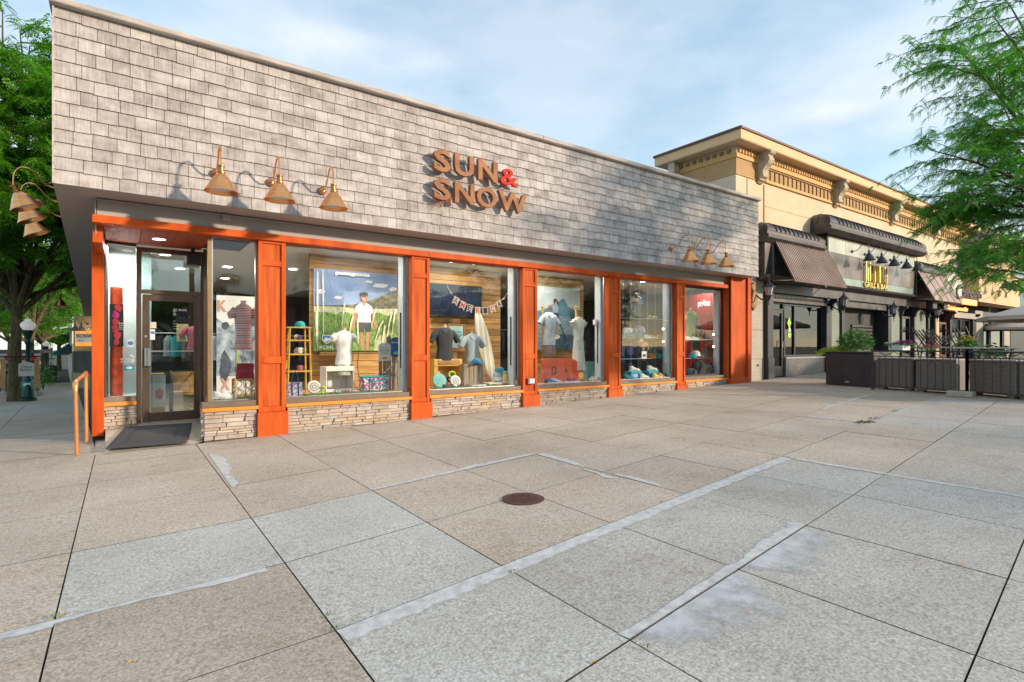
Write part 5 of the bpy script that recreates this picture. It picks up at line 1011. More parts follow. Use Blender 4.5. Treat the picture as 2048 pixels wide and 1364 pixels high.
fl([(.79, .36), (.80, .52), (.82, .52), (.81, .36)], 'poster_skin', 'leg_print'); fl([(.84, .36), (.835, .52), (.86, .52), (.86, .36)], 'poster_skin', 'leg_print'); fl([(.79, .50), (.78, .64), (.83, .66), (.865, .63), (.86, .50)], 'lake_dark', 'wetsuit_print'); fl([(.825+math.cos(k*.8)*.018, .68+math.sin(k*.8)*.022) for k in range(8)], 'poster_skin', 'face_print'); fl([(.86, .55), (.87, .56), (.98, .42), (.97, .41)], 'poster_dark', 'paddle_print')
Y = 10.8; torso('pale blue buttoned shirt over taupe shorts on a form before the lake poster', PX(1098, Y), Y, PZ(1098, 690, Y), PZ(1098, 628, Y)-PZ(1098, 690, Y)+.04, 'light_blue_cloth', w=.40, d=.24, sleeves=.2, bottom='taupe_cloth', bh=.28, stand=.5, collar='light_blue_cloth', form='form_cap')
Y = 10.45; t = torso('long cream sleeveless dress on a form beside the lake poster', PX(1157, Y), Y, PZ(1157, 700, Y), PZ(1157, 634, Y)-PZ(1157, 700, Y), 'cream_cloth', w=.36, d=.2, sleeves=.03, form='form_cap')
m = MB(); zl = PZ(1157, 740, Y)-PZ(1157, 700, Y); m.loft([(0, 0, zl, .21, .14), (0, 0, zl*.5, .19, .125), (0, 0, .02, .172, .1), (0, 0, .1, .16, .09)], 22)
m.v = [(x*(1+.05*math.sin(math.atan2(y, x)*9)), y*(1+.08*math.sin(math.atan2(y, x)*9)), z) for x, y, z in m.v]; m.build('skirt', 'cream_cloth', t, smooth=True, local=True)
for k, (x, y) in enumerate(((1085, 10.95), (1152, 10.7))):
    t = thing('wood_frame_post', ('bamboo pole behind the pale blue shirt', 'bamboo pole behind the cream dress')[k], 'pole', (PX(x, y), y, FL)); m = MB(); m.tube([(0, 0, 0), (.0, 0, PZ(x, 618, y)-FL)], .028, 8); m.lathe([(0, 0), (.045, .03), (.045, .06), (0, .09)], (0, 0, PZ(x, 618, y)-FL), 10, cap=False); m.build('pole', 'bamboo', t, smooth=True, local=True)
Y = 10.35; xa, xb = PX(1084, Y), PX(1158, Y); za, zb_ = PZ(1120, 765, Y)+.03, PZ(1120, 716, Y)
t = thing('bodyboard', 'bright orange red bodyboard with a dark zigzag logo standing on its edge', 'bodyboard', (xa, Y, FL)); M('board_red', (.85, .10, .03), .35, var=.06)
m = MB(); m.prism([(xa+.03, za), (xa-.0, za+.1), (xa+.06, (za+zb_)/2), (xa+.0, zb_-.04), (xa+.05, zb_), (xb-.25, zb_-.02), (xb-.08, zb_-.08), (xb, (za+zb_)/2), (xb-.02, za+.05), (xb-.2, za)], 'y', Y, Y+.05); m.build('foam', 'board_red', t)
cx, cz = XZ(1110, 741, Y); w_ = .07
m = MB()
for dx in (-.0,):
    P = [(-w_, .11), (-w_*.2, .11), (w_, .05), (w_*.1, .0), (w_, -.05), (-w_*.1, -.11), (-w_, -.11), (w_*.2, -.04), (-w_*.6, 0), (w_*.2, .05)]
    m.prism([(cx+a, cz+b) for a, b in P], 'y', Y-.004, Y-.002)
m.box(cx-w_-.035, cx-w_-.005, Y-.004, Y-.002, cz-.11, cz+.11); m.build('logo', 'black_cloth', t); m = MB(); cx, cz = XZ(1133, 741, Y); m.lathe([(.035, 0), (.02, .004)], n=14, cap=False); m.xf(Matrix.Translation((cx, Y-.001, cz)) @ Matrix.Rotation(R(90), 4, 'X')); m.build('leash_plug', 'black', t)
t = thing('teal_basket', 'turquoise slatted tub behind the cream dress', 'basket', (PX(1180, 10.6), 10.6, FL)); m = MB()
for k in range(16): a = 2*math.pi*k/16; m.bar((.16*math.cos(a), .16*math.sin(a), 0), (.20*math.cos(a), .20*math.sin(a), .46), .066, .012)
m.build('staves', 'aqua_cloth', t, local=True); m = MB(); m.lathe([(.19, .34), (.20, .36), (.19, .38)], n=20, cap=False); m.lathe([(.2, .45), (.212, .47), (.2, .48)], n=20, cap=False); m.build('hoops', 'aqua_cloth', t, local=True)
for k, (x, c, s_) in enumerate(((1104, 'blue_cloth', 'white_paint'), (1112, 'light_blue_cloth', 'white_paint'), (1140, 'purple_cloth', 'white_paint'), (1152, 'pink_cloth', 'white_paint'), (1080, 'red_vinyl', 'white_paint'), (1092, 'black_cloth', 'taupe_cloth'), (1182, 'cream_cloth', 'taupe_cloth'), (1190, 'cream_cloth', 'taupe_cloth'))):
    shoe(('blue', 'pale blue', 'purple', 'rose', 'red', 'black', 'left cream', 'right cream')[k]+' shoe standing on the floor of the lake poster window', PX(x, 10.12), 10.12, FL+.002, c, s_, R(40+20*k), 1.0)
# ------------------------------------------------ fifth and sixth windows: glass shelves
M('shelf_glass', (.45, .62, .60), .15, var=.05)
def shelf_unit(label, xa, xb, y, zs, wires):
    t = thing('glass_shelves', label, 'shelf unit', ((xa+xb)/2, y, FL))
    for z in zs: m = MB(); m.box(xa, xb, y, y+.3, z-.008, z); m.build('shelf', 'shelf_glass', t)
    m = MB()
    for x in wires:
        for yy in (y+.01, y+.29): m.tube([(x, yy, FL), (x, yy, 3.38)], .0035, 5)
    m.build('wire', 'steel', t); return t
Y = 10.3; zs5 = [PZ(1290, y, Y) for y in (717, 676, 637)]; shelf_unit('glass shelves on wires between the fourth and fifth orange pilasters', PX(1241, Y), PX(1330, Y), Y, zs5, [PX(x, Y) for x in (1242, 1262, 1278, 1296, 1326)])
zs6 = [PZ(1410, y, Y) for y in (716, 680)]; shelf_unit('glass shelves on wires before the red display wall', PX(1371, Y), PX(1440, Y), Y, zs6, [PX(x, Y) for x in (1373, 1383, 1412, 1438)])
def onshelf(x, k, zs): return PX(x, Y), Y+.12, zs[k]+.001
x, y, z = onshelf(1263, 1, zs5); t = thing('picture_card', 'white card with a round emblem on the glass shelf beside the blue hats', 'card', (x, y, z)); m = MB(); m.box(-.17, .17, 0, .01, 0, .28); m.build('card', 'white_paint', t, local=True); m = MB(); m.lathe([(.07, 0), (.05, .002)], n=16, cap=False); m.xf(Matrix.Translation((0, -.003, .15)) @ Matrix.Rotation(R(90), 4, 'X')); m.build('emblem', 'teal_print', t, local=True)
cap_hat('checkered blue bucket hat on the upper glass shelf', PX(1283, Y), Y+.1, zs5[1]+.14, 'blue_floral', 'teal_cloth', R(10), 1.9); cap_hat('teal cap at the left of the upper glass shelf', PX(1262, Y), Y+.05, zs5[1]+.002, 'teal_cloth', 'teal_cloth', R(-30), 1.4); cap_hat('blue cap below the checkered bucket hat', PX(1280, Y), Y+.04, zs5[1]+.002, 'teal_cloth', 'blue_cloth', R(20), 1.6)
for k, (xx, c, s_) in enumerate(((1300, 'cream_cloth', 'white_paint'), (1306, 'grey_blue_cloth', 'white_paint'), (1313, 'red_vinyl', 'white_paint'), (1325, 'tan_cloth', 'taupe_cloth'))): shoe(('cream', 'grey', 'coral', 'tan')[k]+' shoe on the upper glass shelf right of the hats', PX(xx, Y), Y+.1, zs5[1]+.002, c, s_, R(60), .9)
for k, (xx, c, s_) in enumerate(((1308, 'orange_cloth', 'taupe_cloth'), (1320, 'teal_cloth', 'blue_cloth'), (1328, 'blue_cloth', 'teal_cloth'))): cap_hat(('orange yellow', 'teal', 'bright blue')[k]+' cap on the lower glass shelf', PX(xx, Y), Y+.08, zs5[0]+.002, c, s_, R(50-20*k), 1.25)
t = thing('price_card', 'white photo card on the lower glass shelf', 'card', (PX(1294, Y), Y+.1, zs5[0]+.001)); m = MB(); m.box(-.1, .1, 0, .01, 0, .2); m.build('card', 'white_paint', t, local=True); m = MB(); m.box(-.06, .06, -.003, -.001, .04, .12); m.build('picture', 'print_dark', t, local=True)
for k, (xx, yy) in enumerate(((1310, 10.42),)): shoe('tan sandal on the top glass shelf', PX(xx, Y), Y+.1, zs5[2]+.002, 'tan_cloth', 'taupe_cloth', R(70), 1.3, True)
t = torso('dark shirt with a blue print hanging under a straw hat', PX(1272, 10.7), 10.7, PZ(1272, 634, 10.7), .62, 'slate_cloth', w=.46, d=.16, sleeves=0); flat([(a-PX(1272, 10.7), b-PZ(1272, 634, 10.7)) for a, b in blob(PX(1272, 10.7), PZ(1272, 634, 10.7)+.42, .13, .09)], -.17, 'sticker_blue', 'chest_print', None); o = bpy.data.objects['chest_print']; o.parent = t
t = thing('straw_hat', 'straw hat at the top of the glass shelf window', 'hat', (PX(1270, 10.6), 10.6, PZ(1270, 604, 10.6))); m = MB(); m.lathe([(.17, 0), (.17, .008), (.10, .012), (.095, .10), (.0, .105)], n=20, cap=False); m.build('straw', 'yellow_board', t, smooth=True, local=True)
torso('navy hooded jacket hanging behind the lower glass shelf', PX(1262, 10.8), 10.8, PZ(1262, 730, 10.8), .75, 'navy_cloth', w=.52, d=.2, sleeves=.4)
torso('small grey child shirt hanging behind the lower glass shelf', PX(1282, 10.9), 10.9, PZ(1282, 722, 10.9), .6, 'taupe_cloth', w=.34, d=.16, sleeves=.2)
for k, xx in enumerate((1268, 1303)):
    xw = PX(xx, 10.25); t = thing('shoe_box', ('blue shoe box under the white shoe left of the window floor', 'blue shoe box under the white shoe at the window centre')[k], 'box', (xw, 10.25, FL)); m = MB(); m.bbox(-.22, .22, -.1, .14, 0, .17, .006); m.build('box', 'sticker_blue', t, local=True); m = MB(); m.bbox(-.225, .225, -.105, .145, .171, .2, .006); m.build('lid', 'teal_print', t, local=True)
    write('HOKA' if k == 0 else 'HOKA', xw-.12, xw+.12, FL+.05, FL+.12, 10.25-.103, 0, 'white_print', 'lettering', t, .03)
    shoe(('white shoe on the left blue shoe box', 'white shoe on the right blue shoe box')[k], xw, 10.25, FL+.2, 'white_cloth', 'aqua_cloth', R(65), 1.25)
for k, (xx, c, s_) in enumerate(((1256, 'teal_cloth', 'blue_cloth'), (1288, 'cream_cloth', 'aqua_cloth'), (1312, 'lime_leaf', 'orange_cloth'), (1322, 'orange_cloth', 'white_paint'), (1330, 'blue_cloth', 'white_paint'), (1247, 'black_cloth', 'taupe_cloth'))): shoe(('teal', 'cream', 'lime', 'orange', 'blue', 'black')[k]+' shoe on the floor before the blue shoe boxes', PX(xx, 10.08), 10.08, FL+.002, c, s_, R(70+9*k), 1.2)
# red display wall of the last window
M('red_wall', (.36, .022, .018), .55, var=.1, scale=2)
m = MB(); m.box(15.5, 15.55, 9.99, 12.0, FL, 3.2); o = m.build('red_display_wall', 'red_wall'); tag(o, 'deep red display wall with white lettering in the last window', 'display wall')
q_ = write('prAna', 0, .47, 0, .27, 0, .01, 'white_print', 'lettering', None, .03); q_.parent = o; q_.location = (15.498, 11.08, 2.73); q_.rotation_euler.z = R(-90)
torso('lime green striped top hanging at the left of the red wall', PX(1381, 10.7), 10.7, PZ(1381, 676, 10.7), .85, 'lime_cloth', w=.5, d=.2, sleeves=.2); t = torso('grey long shirt hanging beside the lime top', PX(1391, 10.8), 10.8, PZ(1391, 700, 10.8), .9, 'taupe_cloth', w=.42, d=.18, sleeves=.35)
for k, (xx, c) in enumerate(((1378, 'white_cloth'), (1384, 'white_cloth'), (1395, 'white_cloth'), (1404, 'tan_cloth'), (1417, 'navy_cloth'), (1423, 'blue_cloth'))): shoe(('first white', 'second white', 'third white', 'tan', 'navy', 'blue')[k]+' shoe on the upper shelf before the red wall', PX(xx, Y), Y+.1, zs6[0+1]+.002, c, 'white_paint', R(60), .95)
cap_hat('white cap on the lower shelf before the red wall', PX(1396, Y), Y+.1, zs6[0]+.06, 'white_cloth', 'white_cloth', R(30), 1.6); cap_hat('teal cap on the lower shelf before the red wall', PX(1388, Y), Y+.05, zs6[0]+.002, 'teal_cloth', 'teal_cloth', R(-10), 1.2)
tote('dark brown tote with white lettering on the lower shelf before the red wall', PX(1419, Y), Y+.12, zs6[0]+.002, .36, .3, .1, 'taupe_cloth', 'black_cloth', hs=.06)
for k, (xx, w_, c) in enumerate(((1382, .24, 'slate_cloth'), (1397, .34, 'black_cloth'), (1415, .34, 'black_cloth'))):
    t = thing('backpack', ('grey', 'large black', 'right black')[k]+' backpack lying on the floor before the red wall', 'backpack', (PX(xx, 10.25), 10.25, FL)); h_ = (.22, .46, .38)[k]; m = MB(); m.loft([(0, 0, 0, w_*.8, .12), (0, 0, h_*.3, w_, .15), (0, 0, h_*.75, w_*.85, .13), (.02, 0, h_, w_*.4, .06)], 14); m.build('body', c, t, smooth=True, local=True); m = MB(); m.tube([(-w_*.4, -.13, h_*.2), (-w_*.3, -.17, h_*.5), (0, -.14, h_*.9)], .018, 6); m.build('strap', 'black_cloth', t, local=True)
tote('hot pink bag on the floor beside the right black backpack', PX(1434, 10.15), 10.15, FL, .26, .30, .14, 'magenta_cloth', 'pink_cloth', hs=.08)
# small white socket boxes on the third pilaster
t = thing('outlet_box', 'grey weatherproof outlet box low on the third orange pilaster', 'outlet box', (PX(1061, 9.74), 9.74, .8)); xa, z = XZ(1054.5, 768, 9.74); xb, z2 = XZ(1067.5, 756, 9.74); m = MB(); m.bbox(xa, xb, 9.69, 9.755, z, z2, .01); m.build('box', 'steel', t); m = MB(); m.bbox(xa+.02, xb-.02, 9.675, 9.689, z+.02, z2-.015, .006); m.build('cover', 'fin_white', t)
# ================================================================ the restaurant building
def mat_brick(name, c0, c1, mortar, bw=.22, bh=.075, bump=.5):
    m = bpy.data.materials.new(name); m.use_nodes = True; nt = m.node_tree; b = nt.nodes['Principled BSDF']; b.inputs['Roughness'].default_value = .8
    g = nt.nodes.new('ShaderNodeNewGeometry'); sp = nt.nodes.new('ShaderNodeSeparateXYZ'); nt.links.new(g.outputs['Position'], sp.inputs[0])
    ad = nt.nodes.new('ShaderNodeMath'); ad.operation = 'ADD'; nt.links.new(sp.outputs[0], ad.inputs[0]); nt.links.new(sp.outputs[1], ad.inputs[1])
    cb = nt.nodes.new('ShaderNodeCombineXYZ'); nt.links.new(ad.outputs[0], cb.inputs[0]); nt.links.new(sp.outputs[2], cb.inputs[1])
    br = nt.nodes.new('ShaderNodeTexBrick'); br.inputs['Scale'].default_value = 1; br.inputs['Brick Width'].default_value = bw; br.inputs['Row Height'].default_value = bh; br.inputs['Mortar Size'].default_value = .007; br.inputs['Mortar Smooth'].default_value = .3
    br.inputs['Color1'].default_value = c0+(1,); br.inputs['Color2'].default_value = c1+(1,); br.inputs['Mortar'].default_value = mortar+(1,)
    nt.links.new(cb.outputs[0], br.inputs['Vector'])
    o = _mix(nt, br.outputs['Color'], _ramp(nt, _noise(nt, 1.1, (1, 1, 1), 5), .3, .7, (.86, .85, .84), (1.05, 1.05, 1.05)), 1.0, 'MULTIPLY')
    nt.links.new(o, b.inputs['Base Color']); iv = nt.nodes.new('ShaderNodeMath'); iv.operation = 'SUBTRACT'; iv.inputs[0].default_value = 1; nt.links.new(br.outputs['Fac'], iv.inputs[1]); _bump(nt, b, iv.outputs[0], bump, .008); MATS[name] = m
mat_brick('cream_brick', (.74, .60, .42), (.70, .56, .39), (.58, .45, .29)); mat_brick('tan_brick', (.53, .33, .15), (.50, .31, .14), (.40, .24, .10)); mat_brick('sage_brick', (.28, .33, .27), (.25, .30, .245), (.19, .22, .18)); mat_brick('pale_brick', (.48, .45, .38), (.45, .42, .36), (.36, .33, .28))
M('ochre_trim', (.64, .37, .13), .7, var=.06, scale=2); M('ochre_fascia', (.72, .47, .25), .7, var=.05, scale=1.5); M('cornice_cap', (.12, .065, .045), .6, .2, var=.1); M('cornice_soffit', (.64, .47, .30), .8, var=.05); M('corbel', (.50, .42, .30), .75, var=.14, scale=7, bump=.2); M('ochre_dark', (.30, .17, .065), .8, var=.1)
YR = 10.0
rb = thing('restaurant_building', 'cream and ochre brick building with deep bracketed cornice and black restaurant front', 'building', (30, 10, 0))
XA, XB = 15.95, 62
m = MB(); m.box(XA, XB, YR, 12.4, 4.3, 6.979); m.build('brick_wall', 'cream_brick', rb)
m = MB(); m.box(XA-.02, XB, YR-.03, 12.42, 6.98, 7.519); m.build('brick_frieze', 'tan_brick', rb)
m = MB(); m.box(XA-.05, XB, YR-.07, 12.45, 7.52, 7.659); m.build('moulding', 'ochre_trim', rb)
m = MB(); m.box(XA-.04, XB, YR-.05, 12.44, 7.66, 7.88); m.build('dentil_band', 'cornice_soffit', rb)
m = MB(); m.box(XA-.44, XB, YR-.44, 12.84, 7.882, 7.899); m.build('cornice_soffit', 'cornice_soffit', rb)
m = MB(); m.bbox(XA-.46, XB, YR-.46, 12.88, 7.90, 8.19, .01); m.build('cornice_fascia', 'ochre_fascia', rb)
m = MB(); m.bbox(XA-.50, XB, YR-.50, 12.92, 8.191, 8.27, .01); m.build('cornice_cap', 'cornice_cap', rb)
# dentils: those in clear view, single; the rest joined
dn = MB(); cnt = 0; x = XA+.05
while x < 45:
    if cnt < 150: m = MB(); m.box(x, x+.085, YR-.11, YR-.05, 7.67, 7.78); m.build('dentil', 'ochre_trim', rb)
    else: dn.box(x, x+.085, YR-.11, YR-.05, 7.67, 7.78)
    cnt += 1; x += .17
dn.build('far_dentils', 'ochre_trim', rb, kind='stuff')
y = YR+.15
while y < 12.3: m = MB(); m.box(XA-.10, XA-.04, y, y+.12, 7.69, 7.79); m.build('dentil', 'ochre_dark', rb); y += .26
# corbels, the shaped brick aprons behind them and the recessed arcade between
CX = [17.3+5.38*k for k in range(6)]
def corbel(x, par, side=False):
    pr = [(0, 7.72), (-.62, 7.72), (-.66, 7.66), (-.62, 7.58), (-.52, 7.54), (-.50, 7.48), (-.56, 7.42), (-.57, 7.32), (-.50, 7.2), (-.36, 7.08), (-.27, 6.95), (-.24, 6.8), (-.28, 6.72), (-.26, 6.64), (-.14, 6.60), (-.1, 6.52), (0, 6.5)]
    pr = [(a*.70, 7.88-(7.72-b)*.75) for a, b in pr]
    m = MB(); m.prism([(YR-.05+a, b) for a, b in pr], 'x', x-.15, x+.15); c = m.build('corbel', 'corbel', par)
    m = MB()
    for sx in (-.165, .152):
        m.prism([(YR-.05+a*.9-.01, 7.6+(b-7.6)*.92) for a, b in pr[5:]], 'x', x+sx, x+sx+.013)
    for r_ in (.05, .1):
        for sx in (-.17, .17): m.tube([(x+sx, YR-.22+r_*.8*math.cos(a), 7.63+r_*.8*math.sin(a)) for a in [2*math.pi*k/12 for k in range(11)]], .011, 5)
    m.bbox(x-.18, x+.18, YR-.48, YR-.25, 7.835, 7.879, .01); m.build('scroll', 'corbel', c)
    for k in (-.06, 0, .06): m = MB(); m.tube([(x+k, YR-.05-.64*a, 7.88-(7.72-b)*.66) for a, b in ((.57, 7.40), (.58, 7.32), (.51, 7.2), (.37, 7.08), (.28, 6.95))], .012, 5); m.build('rib', 'corbel', c)
for x in CX[:5]:
    corbel(x, rb)
    m = MB(); m.prism([(x-.24, 7.51), (x+.24, 7.51), (x+.24, 7.06), (x+.1, 6.93), (x-.1, 6.93), (x-.24, 7.06)], 'y', YR-.05, YR-.001); m.build('apron', 'tan_brick', rb)
    m = MB(); m.prism([(x-.275, 7.51), (x-.245, 7.51), (x-.245, 7.05), (x-.1, 6.915), (x+.1, 6.915), (x+.245, 7.05), (x+.245, 7.51), (x+.275, 7.51), (x+.275, 7.035), (x+.11, 6.88), (x-.11, 6.88), (x-.275, 7.035)], 'y', YR-.045, YR-.001); m.build('apron_edge', 'ochre_dark', rb)
m = MB(); m.prism([(12.35, 7.88), (12.35, 7.3), (12.25, 7.2), (12.1, 7.5), (12.1, 7.88)], 'x', XA-.38, XA-.02); m.build('corbel', 'corbel', rb)
an = 0; am = MB()
for k in range(4):
    xa, xb = CX[k]+.34, CX[k+1]-.34
    m = MB(); m.box(xa, xb, YR-.036, YR-.031, 7.05, 7.10); m.build('arcade_back', 'ochre_trim', rb)
    m = MB(); m.bbox(xa-.02, xb+.02, YR-.07, YR-.032, 6.985, 7.045, .008); m.build('arcade_sill', 'ochre_trim', rb)
    n = 16; dx = (xb-xa)/n
    for i in range(n+1):
        mm = MB(); mm.box(xa+i*dx-.02, xa+i*dx+.02, YR-.062, YR-.0365, 7.11, 7.43); 
        mm.build('arcade_fin', 'ochre_dark', rb)
    m = MB(); m.box(xa, xb, YR-.075, YR-.034, 7.435, 7.475); m.build('arcade_head', 'ochre_dark', rb)
m = MB(); m.box(XA+.62, XA+.65, YR-.012, YR-.001, 4.5, 6.95); m.box(XA+1.62, XA+1.66, YR-.02, YR-.001, 4.5, 6.9); m.build('pipe_shadow_line', 'ochre_dark', rb)
m = MB(); m.box(XA+1.7, 32, YR-.012, YR-.001, 6.2, 6.225); m.box(XA+1.7, 20, YR-.012, YR-.001, 5.3, 5.325); m.build('string_course', 'ochre_trim', rb)
# ground floor shell
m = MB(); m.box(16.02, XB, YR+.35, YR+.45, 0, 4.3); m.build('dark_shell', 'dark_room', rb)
m = MB(); m.box(16.6, 17.33, YR-.15, YR+.3, .3, 4.3); m.box(16.15, 16.6, YR-.1, YR+.3, .3, 4.3); m.build('pale_pier', 'pale_brick', rb)
m = MB()
for z in (1.05, 2.0, 2.9): m.box(16.6, 17.33, YR-.153, YR-.15, z, z+.02)
m.build('pier_joint', 'ochre_dark', rb); m = MB(); m.tube([(16.95, YR-.15, .85), (16.95, YR-.19, .85)], .03, 8); m.build('hose_tap', 'black_metal', rb)
def zg(x): return gz(x, 10)
# black front: posts, cornices
m = MB(); m.bbox(17.35, 17.70, YR-.28, YR+.2, zg(17), 3.35, .01); m.build('post', 'black_metal', rb); m = MB(); m.bbox(17.33, 17.72, YR-.31, YR+.1, zg(17), 1.1, .01); m.build('post_base', 'black_metal', rb)
m = MB(); m.bbox(17.35, 35.8, YR-.25, YR+.2, 3.28, 3.60, .01); m.build('beam', 'charcoal_metal', rb)
m = MB(); m.prism([(YR-.25, 3.601), (YR-.30, 3.63), (YR-.50, 3.72), (YR-.53, 3.80), (YR+.2, 3.80)], 'x', 16.9, 36.5); m.build('lower_cornice', 'charcoal_metal', rb)
m = MB(); m.bbox(17.7, 22.0, YR-.20, YR+.1, 2.98, 3.10, .008); m.bbox(17.7, 22.0, YR-.12, YR+.1, 3.101, 3.279, .008); m.build('lintel', 'charcoal_metal', rb)
k = 0; x = 17.85
while x < 21.9: m = MB(); m.box(x, x+.05, YR-.17, YR-.12, 3.12, 3.2); m.build('lintel_dentil', 'black_metal', rb); x += .105
# door and window of the first bay
def door(x0, x1, z0, z1, parent, pane='dark_glass', frame='black_metal', low=.35):
    m = MB(); m.box(x0, x0+.09, YR-.06, YR+.02, z0, z1); m.box(x1-.09, x1, YR-.06, YR+.02, z0, z1); m.box(x0+.09, x1-.09, YR-.06, YR+.02, z1-.1, z1); m.box(x0+.09, x1-.09, YR-.06, YR+.02, z0, z0+low); d = m.build('door', frame, parent)
    m = MB(); m.box(x0+.09, x1-.09, YR-.02, YR-.01, z0+low, z1-.1); m.build('pane', pane, d)
    m = MB(); m.tube([(x1-.14, YR-.07, z0+.95), (x1-.14, YR-.12, z0+1.0), (x1-.14, YR-.12, z0+1.2), (x1-.14, YR-.07, z0+1.25)], .014, 6); m.build('handle', 'steel', d); return d
door(17.75, 18.72, zg(18)+.04, 2.72, rb)
def window(x0, x1, z0, z1, parent, pane='dark_glass', frame='black_metal', e=.07, mull=()):
    m = MB(); m.box(x0, x0+e, YR-.08, YR+.02, z0, z1); m.box(x1-e, x1, YR-.08, YR+.02, z0, z1); m.box(x0+e, x1-e, YR-.08, YR+.02, z1-e, z1); m.box(x0+e, x1-e, YR-.08, YR+.02, z0, z0+e)
    for q_ in mull: m.box(q_-.04, q_+.04, YR-.07, YR+.01, z0+e, z1-e)
    w_ = m.build('window', frame, parent); m = MB(); m.box(x0+e, x1-e, YR-.02, YR-.01, z0+e, z1-e); m.build('pane', pane, w_); return w_
window(17.75, 18.72, 2.73, 2.975, rb, e=.04)
window(18.76, 21.6, 1.10, 2.975, rb, mull=(19.5,))
M('granite', (.10, .10, .11), .35, var=.6, scale=40, col2=(.22, .21, .22)); M('granite_cap', (.32, .31, .29), .5, var=.1)
for a, b in ((18.76, 19.5), (19.505, 21.6)): m = MB(); m.bbox(a, b, YR-.14, YR+.1, zg(19), 1.03, .006); m.build('granite_panel', 'granite', rb)
m = MB(); m.bbox(18.76, 21.6, YR-.16, YR+.1, 1.032, 1.095, .006); m.build('stone_sill', 'granite_cap', rb)
for a, b in ((21.6, 22.0), (22.85, 23.1), (27.25, 27.6), (28.75, 28.85), (30.2, 30.35), (32.0, 32.2), (32.9, 33.1), (35.1, 35.4), (38.8, 39.4)):
    m = MB(); m.bbox(a, b, YR-.2, YR+.1, zg(21), 3.279, .008); m.build('post', 'black_metal', rb)
def pier(a, b, mat, z1=3.2): m = MB(); m.box(a, b, YR-.12, YR+.2, zg(21), z1); m.build('pier', mat, rb)
pier(22.0, 22.85, 'sage_brick'); pier(27.6, 28.75, 'sage_brick'); pier(30.35, 31.9, 'sage_brick')
# open dark doorway with a ribbed panel
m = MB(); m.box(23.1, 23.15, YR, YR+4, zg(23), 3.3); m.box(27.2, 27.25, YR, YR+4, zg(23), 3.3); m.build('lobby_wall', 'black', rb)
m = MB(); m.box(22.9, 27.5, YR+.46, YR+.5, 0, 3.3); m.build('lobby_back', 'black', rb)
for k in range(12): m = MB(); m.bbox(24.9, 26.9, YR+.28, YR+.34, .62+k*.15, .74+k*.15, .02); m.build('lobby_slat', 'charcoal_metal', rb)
m = MB(); m.bbox(23.1, 27.25, YR-.14, YR+.1, 3.02, 3.279, .01); m.build('lobby_lintel', 'charcoal_metal', rb)
door(28.95, 30.15, zg(29)+.04, 2.85, rb, frame='charcoal_metal', low=.6)
window(31.9, 32.9, 1.0, 3.0, rb); 
M('lime_sticker', (.35, .75, .03), .5, var=.1)
for (x, z, s_, mt, nm) in ((19.2, 2.3, .13, 'lime_sticker', 'diamond_sticker'), (32.35, 2.8, .16, 'lime_sticker', 'leaf_sticker'), (32.4, 2.15, .14, 'lime_sticker', 'leaf_sticker')):
    m = MB(); m.prism([(x-s_, z), (x, z-s_*1.6), (x+s_, z), (x, z+s_*1.6)], 'y', YR-.03, YR-.022); m.build(nm, mt, rb)
m = MB(); m.box(19.12, 19.32, YR-.03, YR-.022, 1.78, 1.95); m.build('square_sticker', 'lime_sticker', rb); m = MB(); m.box(19.16, 19.28, YR-.03, YR-.022, 1.99, 2.14); m.build('square_sticker', 'white_print', rb)
for x in (22.0, 22.85, 27.5, 28.75, 30.3, 32.0, 33.0, 35.2, 39.2):
    m = MB(); m.prism([(YR-.12, 3.27), (YR-.42, 3.27), (YR-.42, 3.18), (YR-.28, 3.08), (YR-.24, 2.9), (YR-.16, 2.78), (YR-.12, 2.78)], 'x', x-.06, x+.06); m.build('bracket', 'black_metal', rb)
# second shop front beyond (ochre pier, red framed window, arches)
pier(33.1, 33.7, 'ochre_fascia', 3.27); door(33.9, 35.0, zg(34)+.04, 2.7, rb, frame='cornice_cap', low=.5)
window(35.5, 38.7, .9, 2.95, rb, frame='charcoal_metal', mull=(37.2,))
M('lit_goods', (.7, .2, .05), emit=(1, .3, .08, 1.2)); M('neon_blue', (.05, .3, .6), emit=(.1, .5, 1, 1.5))
for (x, z, s_, mt) in ((36.0, 1.7, .2, 'lit_goods'), (36.2, 1.3, .25, 'lit_goods'), (36.5, 2.6, .2, 'neon_blue'), (37.8, 2.1, .16, 'lit_goods')): m = MB(); m.prism(blob(x, z, s_, s_*.9), 'y', YR+.02, YR+.06); m.build('window_goods', mt, rb)
m = MB(); m.bbox(35.4, 39.5, YR-.3, YR+.1, 2.96, 3.1, .01); m.bbox(35.4, 39.5, YR-.24, YR+.1, 3.101, 3.279, .01); m.build('lintel', 'grey_trim', rb)
pier(39.5, 40.9, 'pale_brick', 3.5); pier(45.2, 46.5, 'pale_brick', 3.5)
M('slate_blue', (.055, .07, .095), .5, .2, var=.15)
def arch_window(x0, x1, z0, z1, parent):
    n = 10; r = (x1-x0)/2; cx = (x0+x1)/2; zz = z1-r*.45
    arc = [(cx+r*math.cos(math.pi*k/n), zz+r*.45*math.sin(math.pi*k/n)) for k in range(n+1)]; arc2 = [(cx+(r-.15)*math.cos(math.pi*k/n), zz+(r*.45-.12)*math.sin(math.pi*k/n)) for k in range(n+1)]
    m = MB(); poly = arc+[(x0, z0), (x0+.15, z0)]+arc2[::-1]+[(x1-.15, z0), (x1, z0)]; m.prism(poly, 'y', YR-.1, YR+.02); w_ = m.build('window', 'slate_blue', parent)
    m = MB(); m.prism([(x0+.1, z0)]+[(x1-.1, z0)]+arc2, 'y', YR-.03, YR-.02); m.build('pane', 'dark_glass', w_)
arch_window(41.0, 42.3, zg(30), 2.9, rb); arch_window(42.4, 45.1, .9, 3.1, rb)
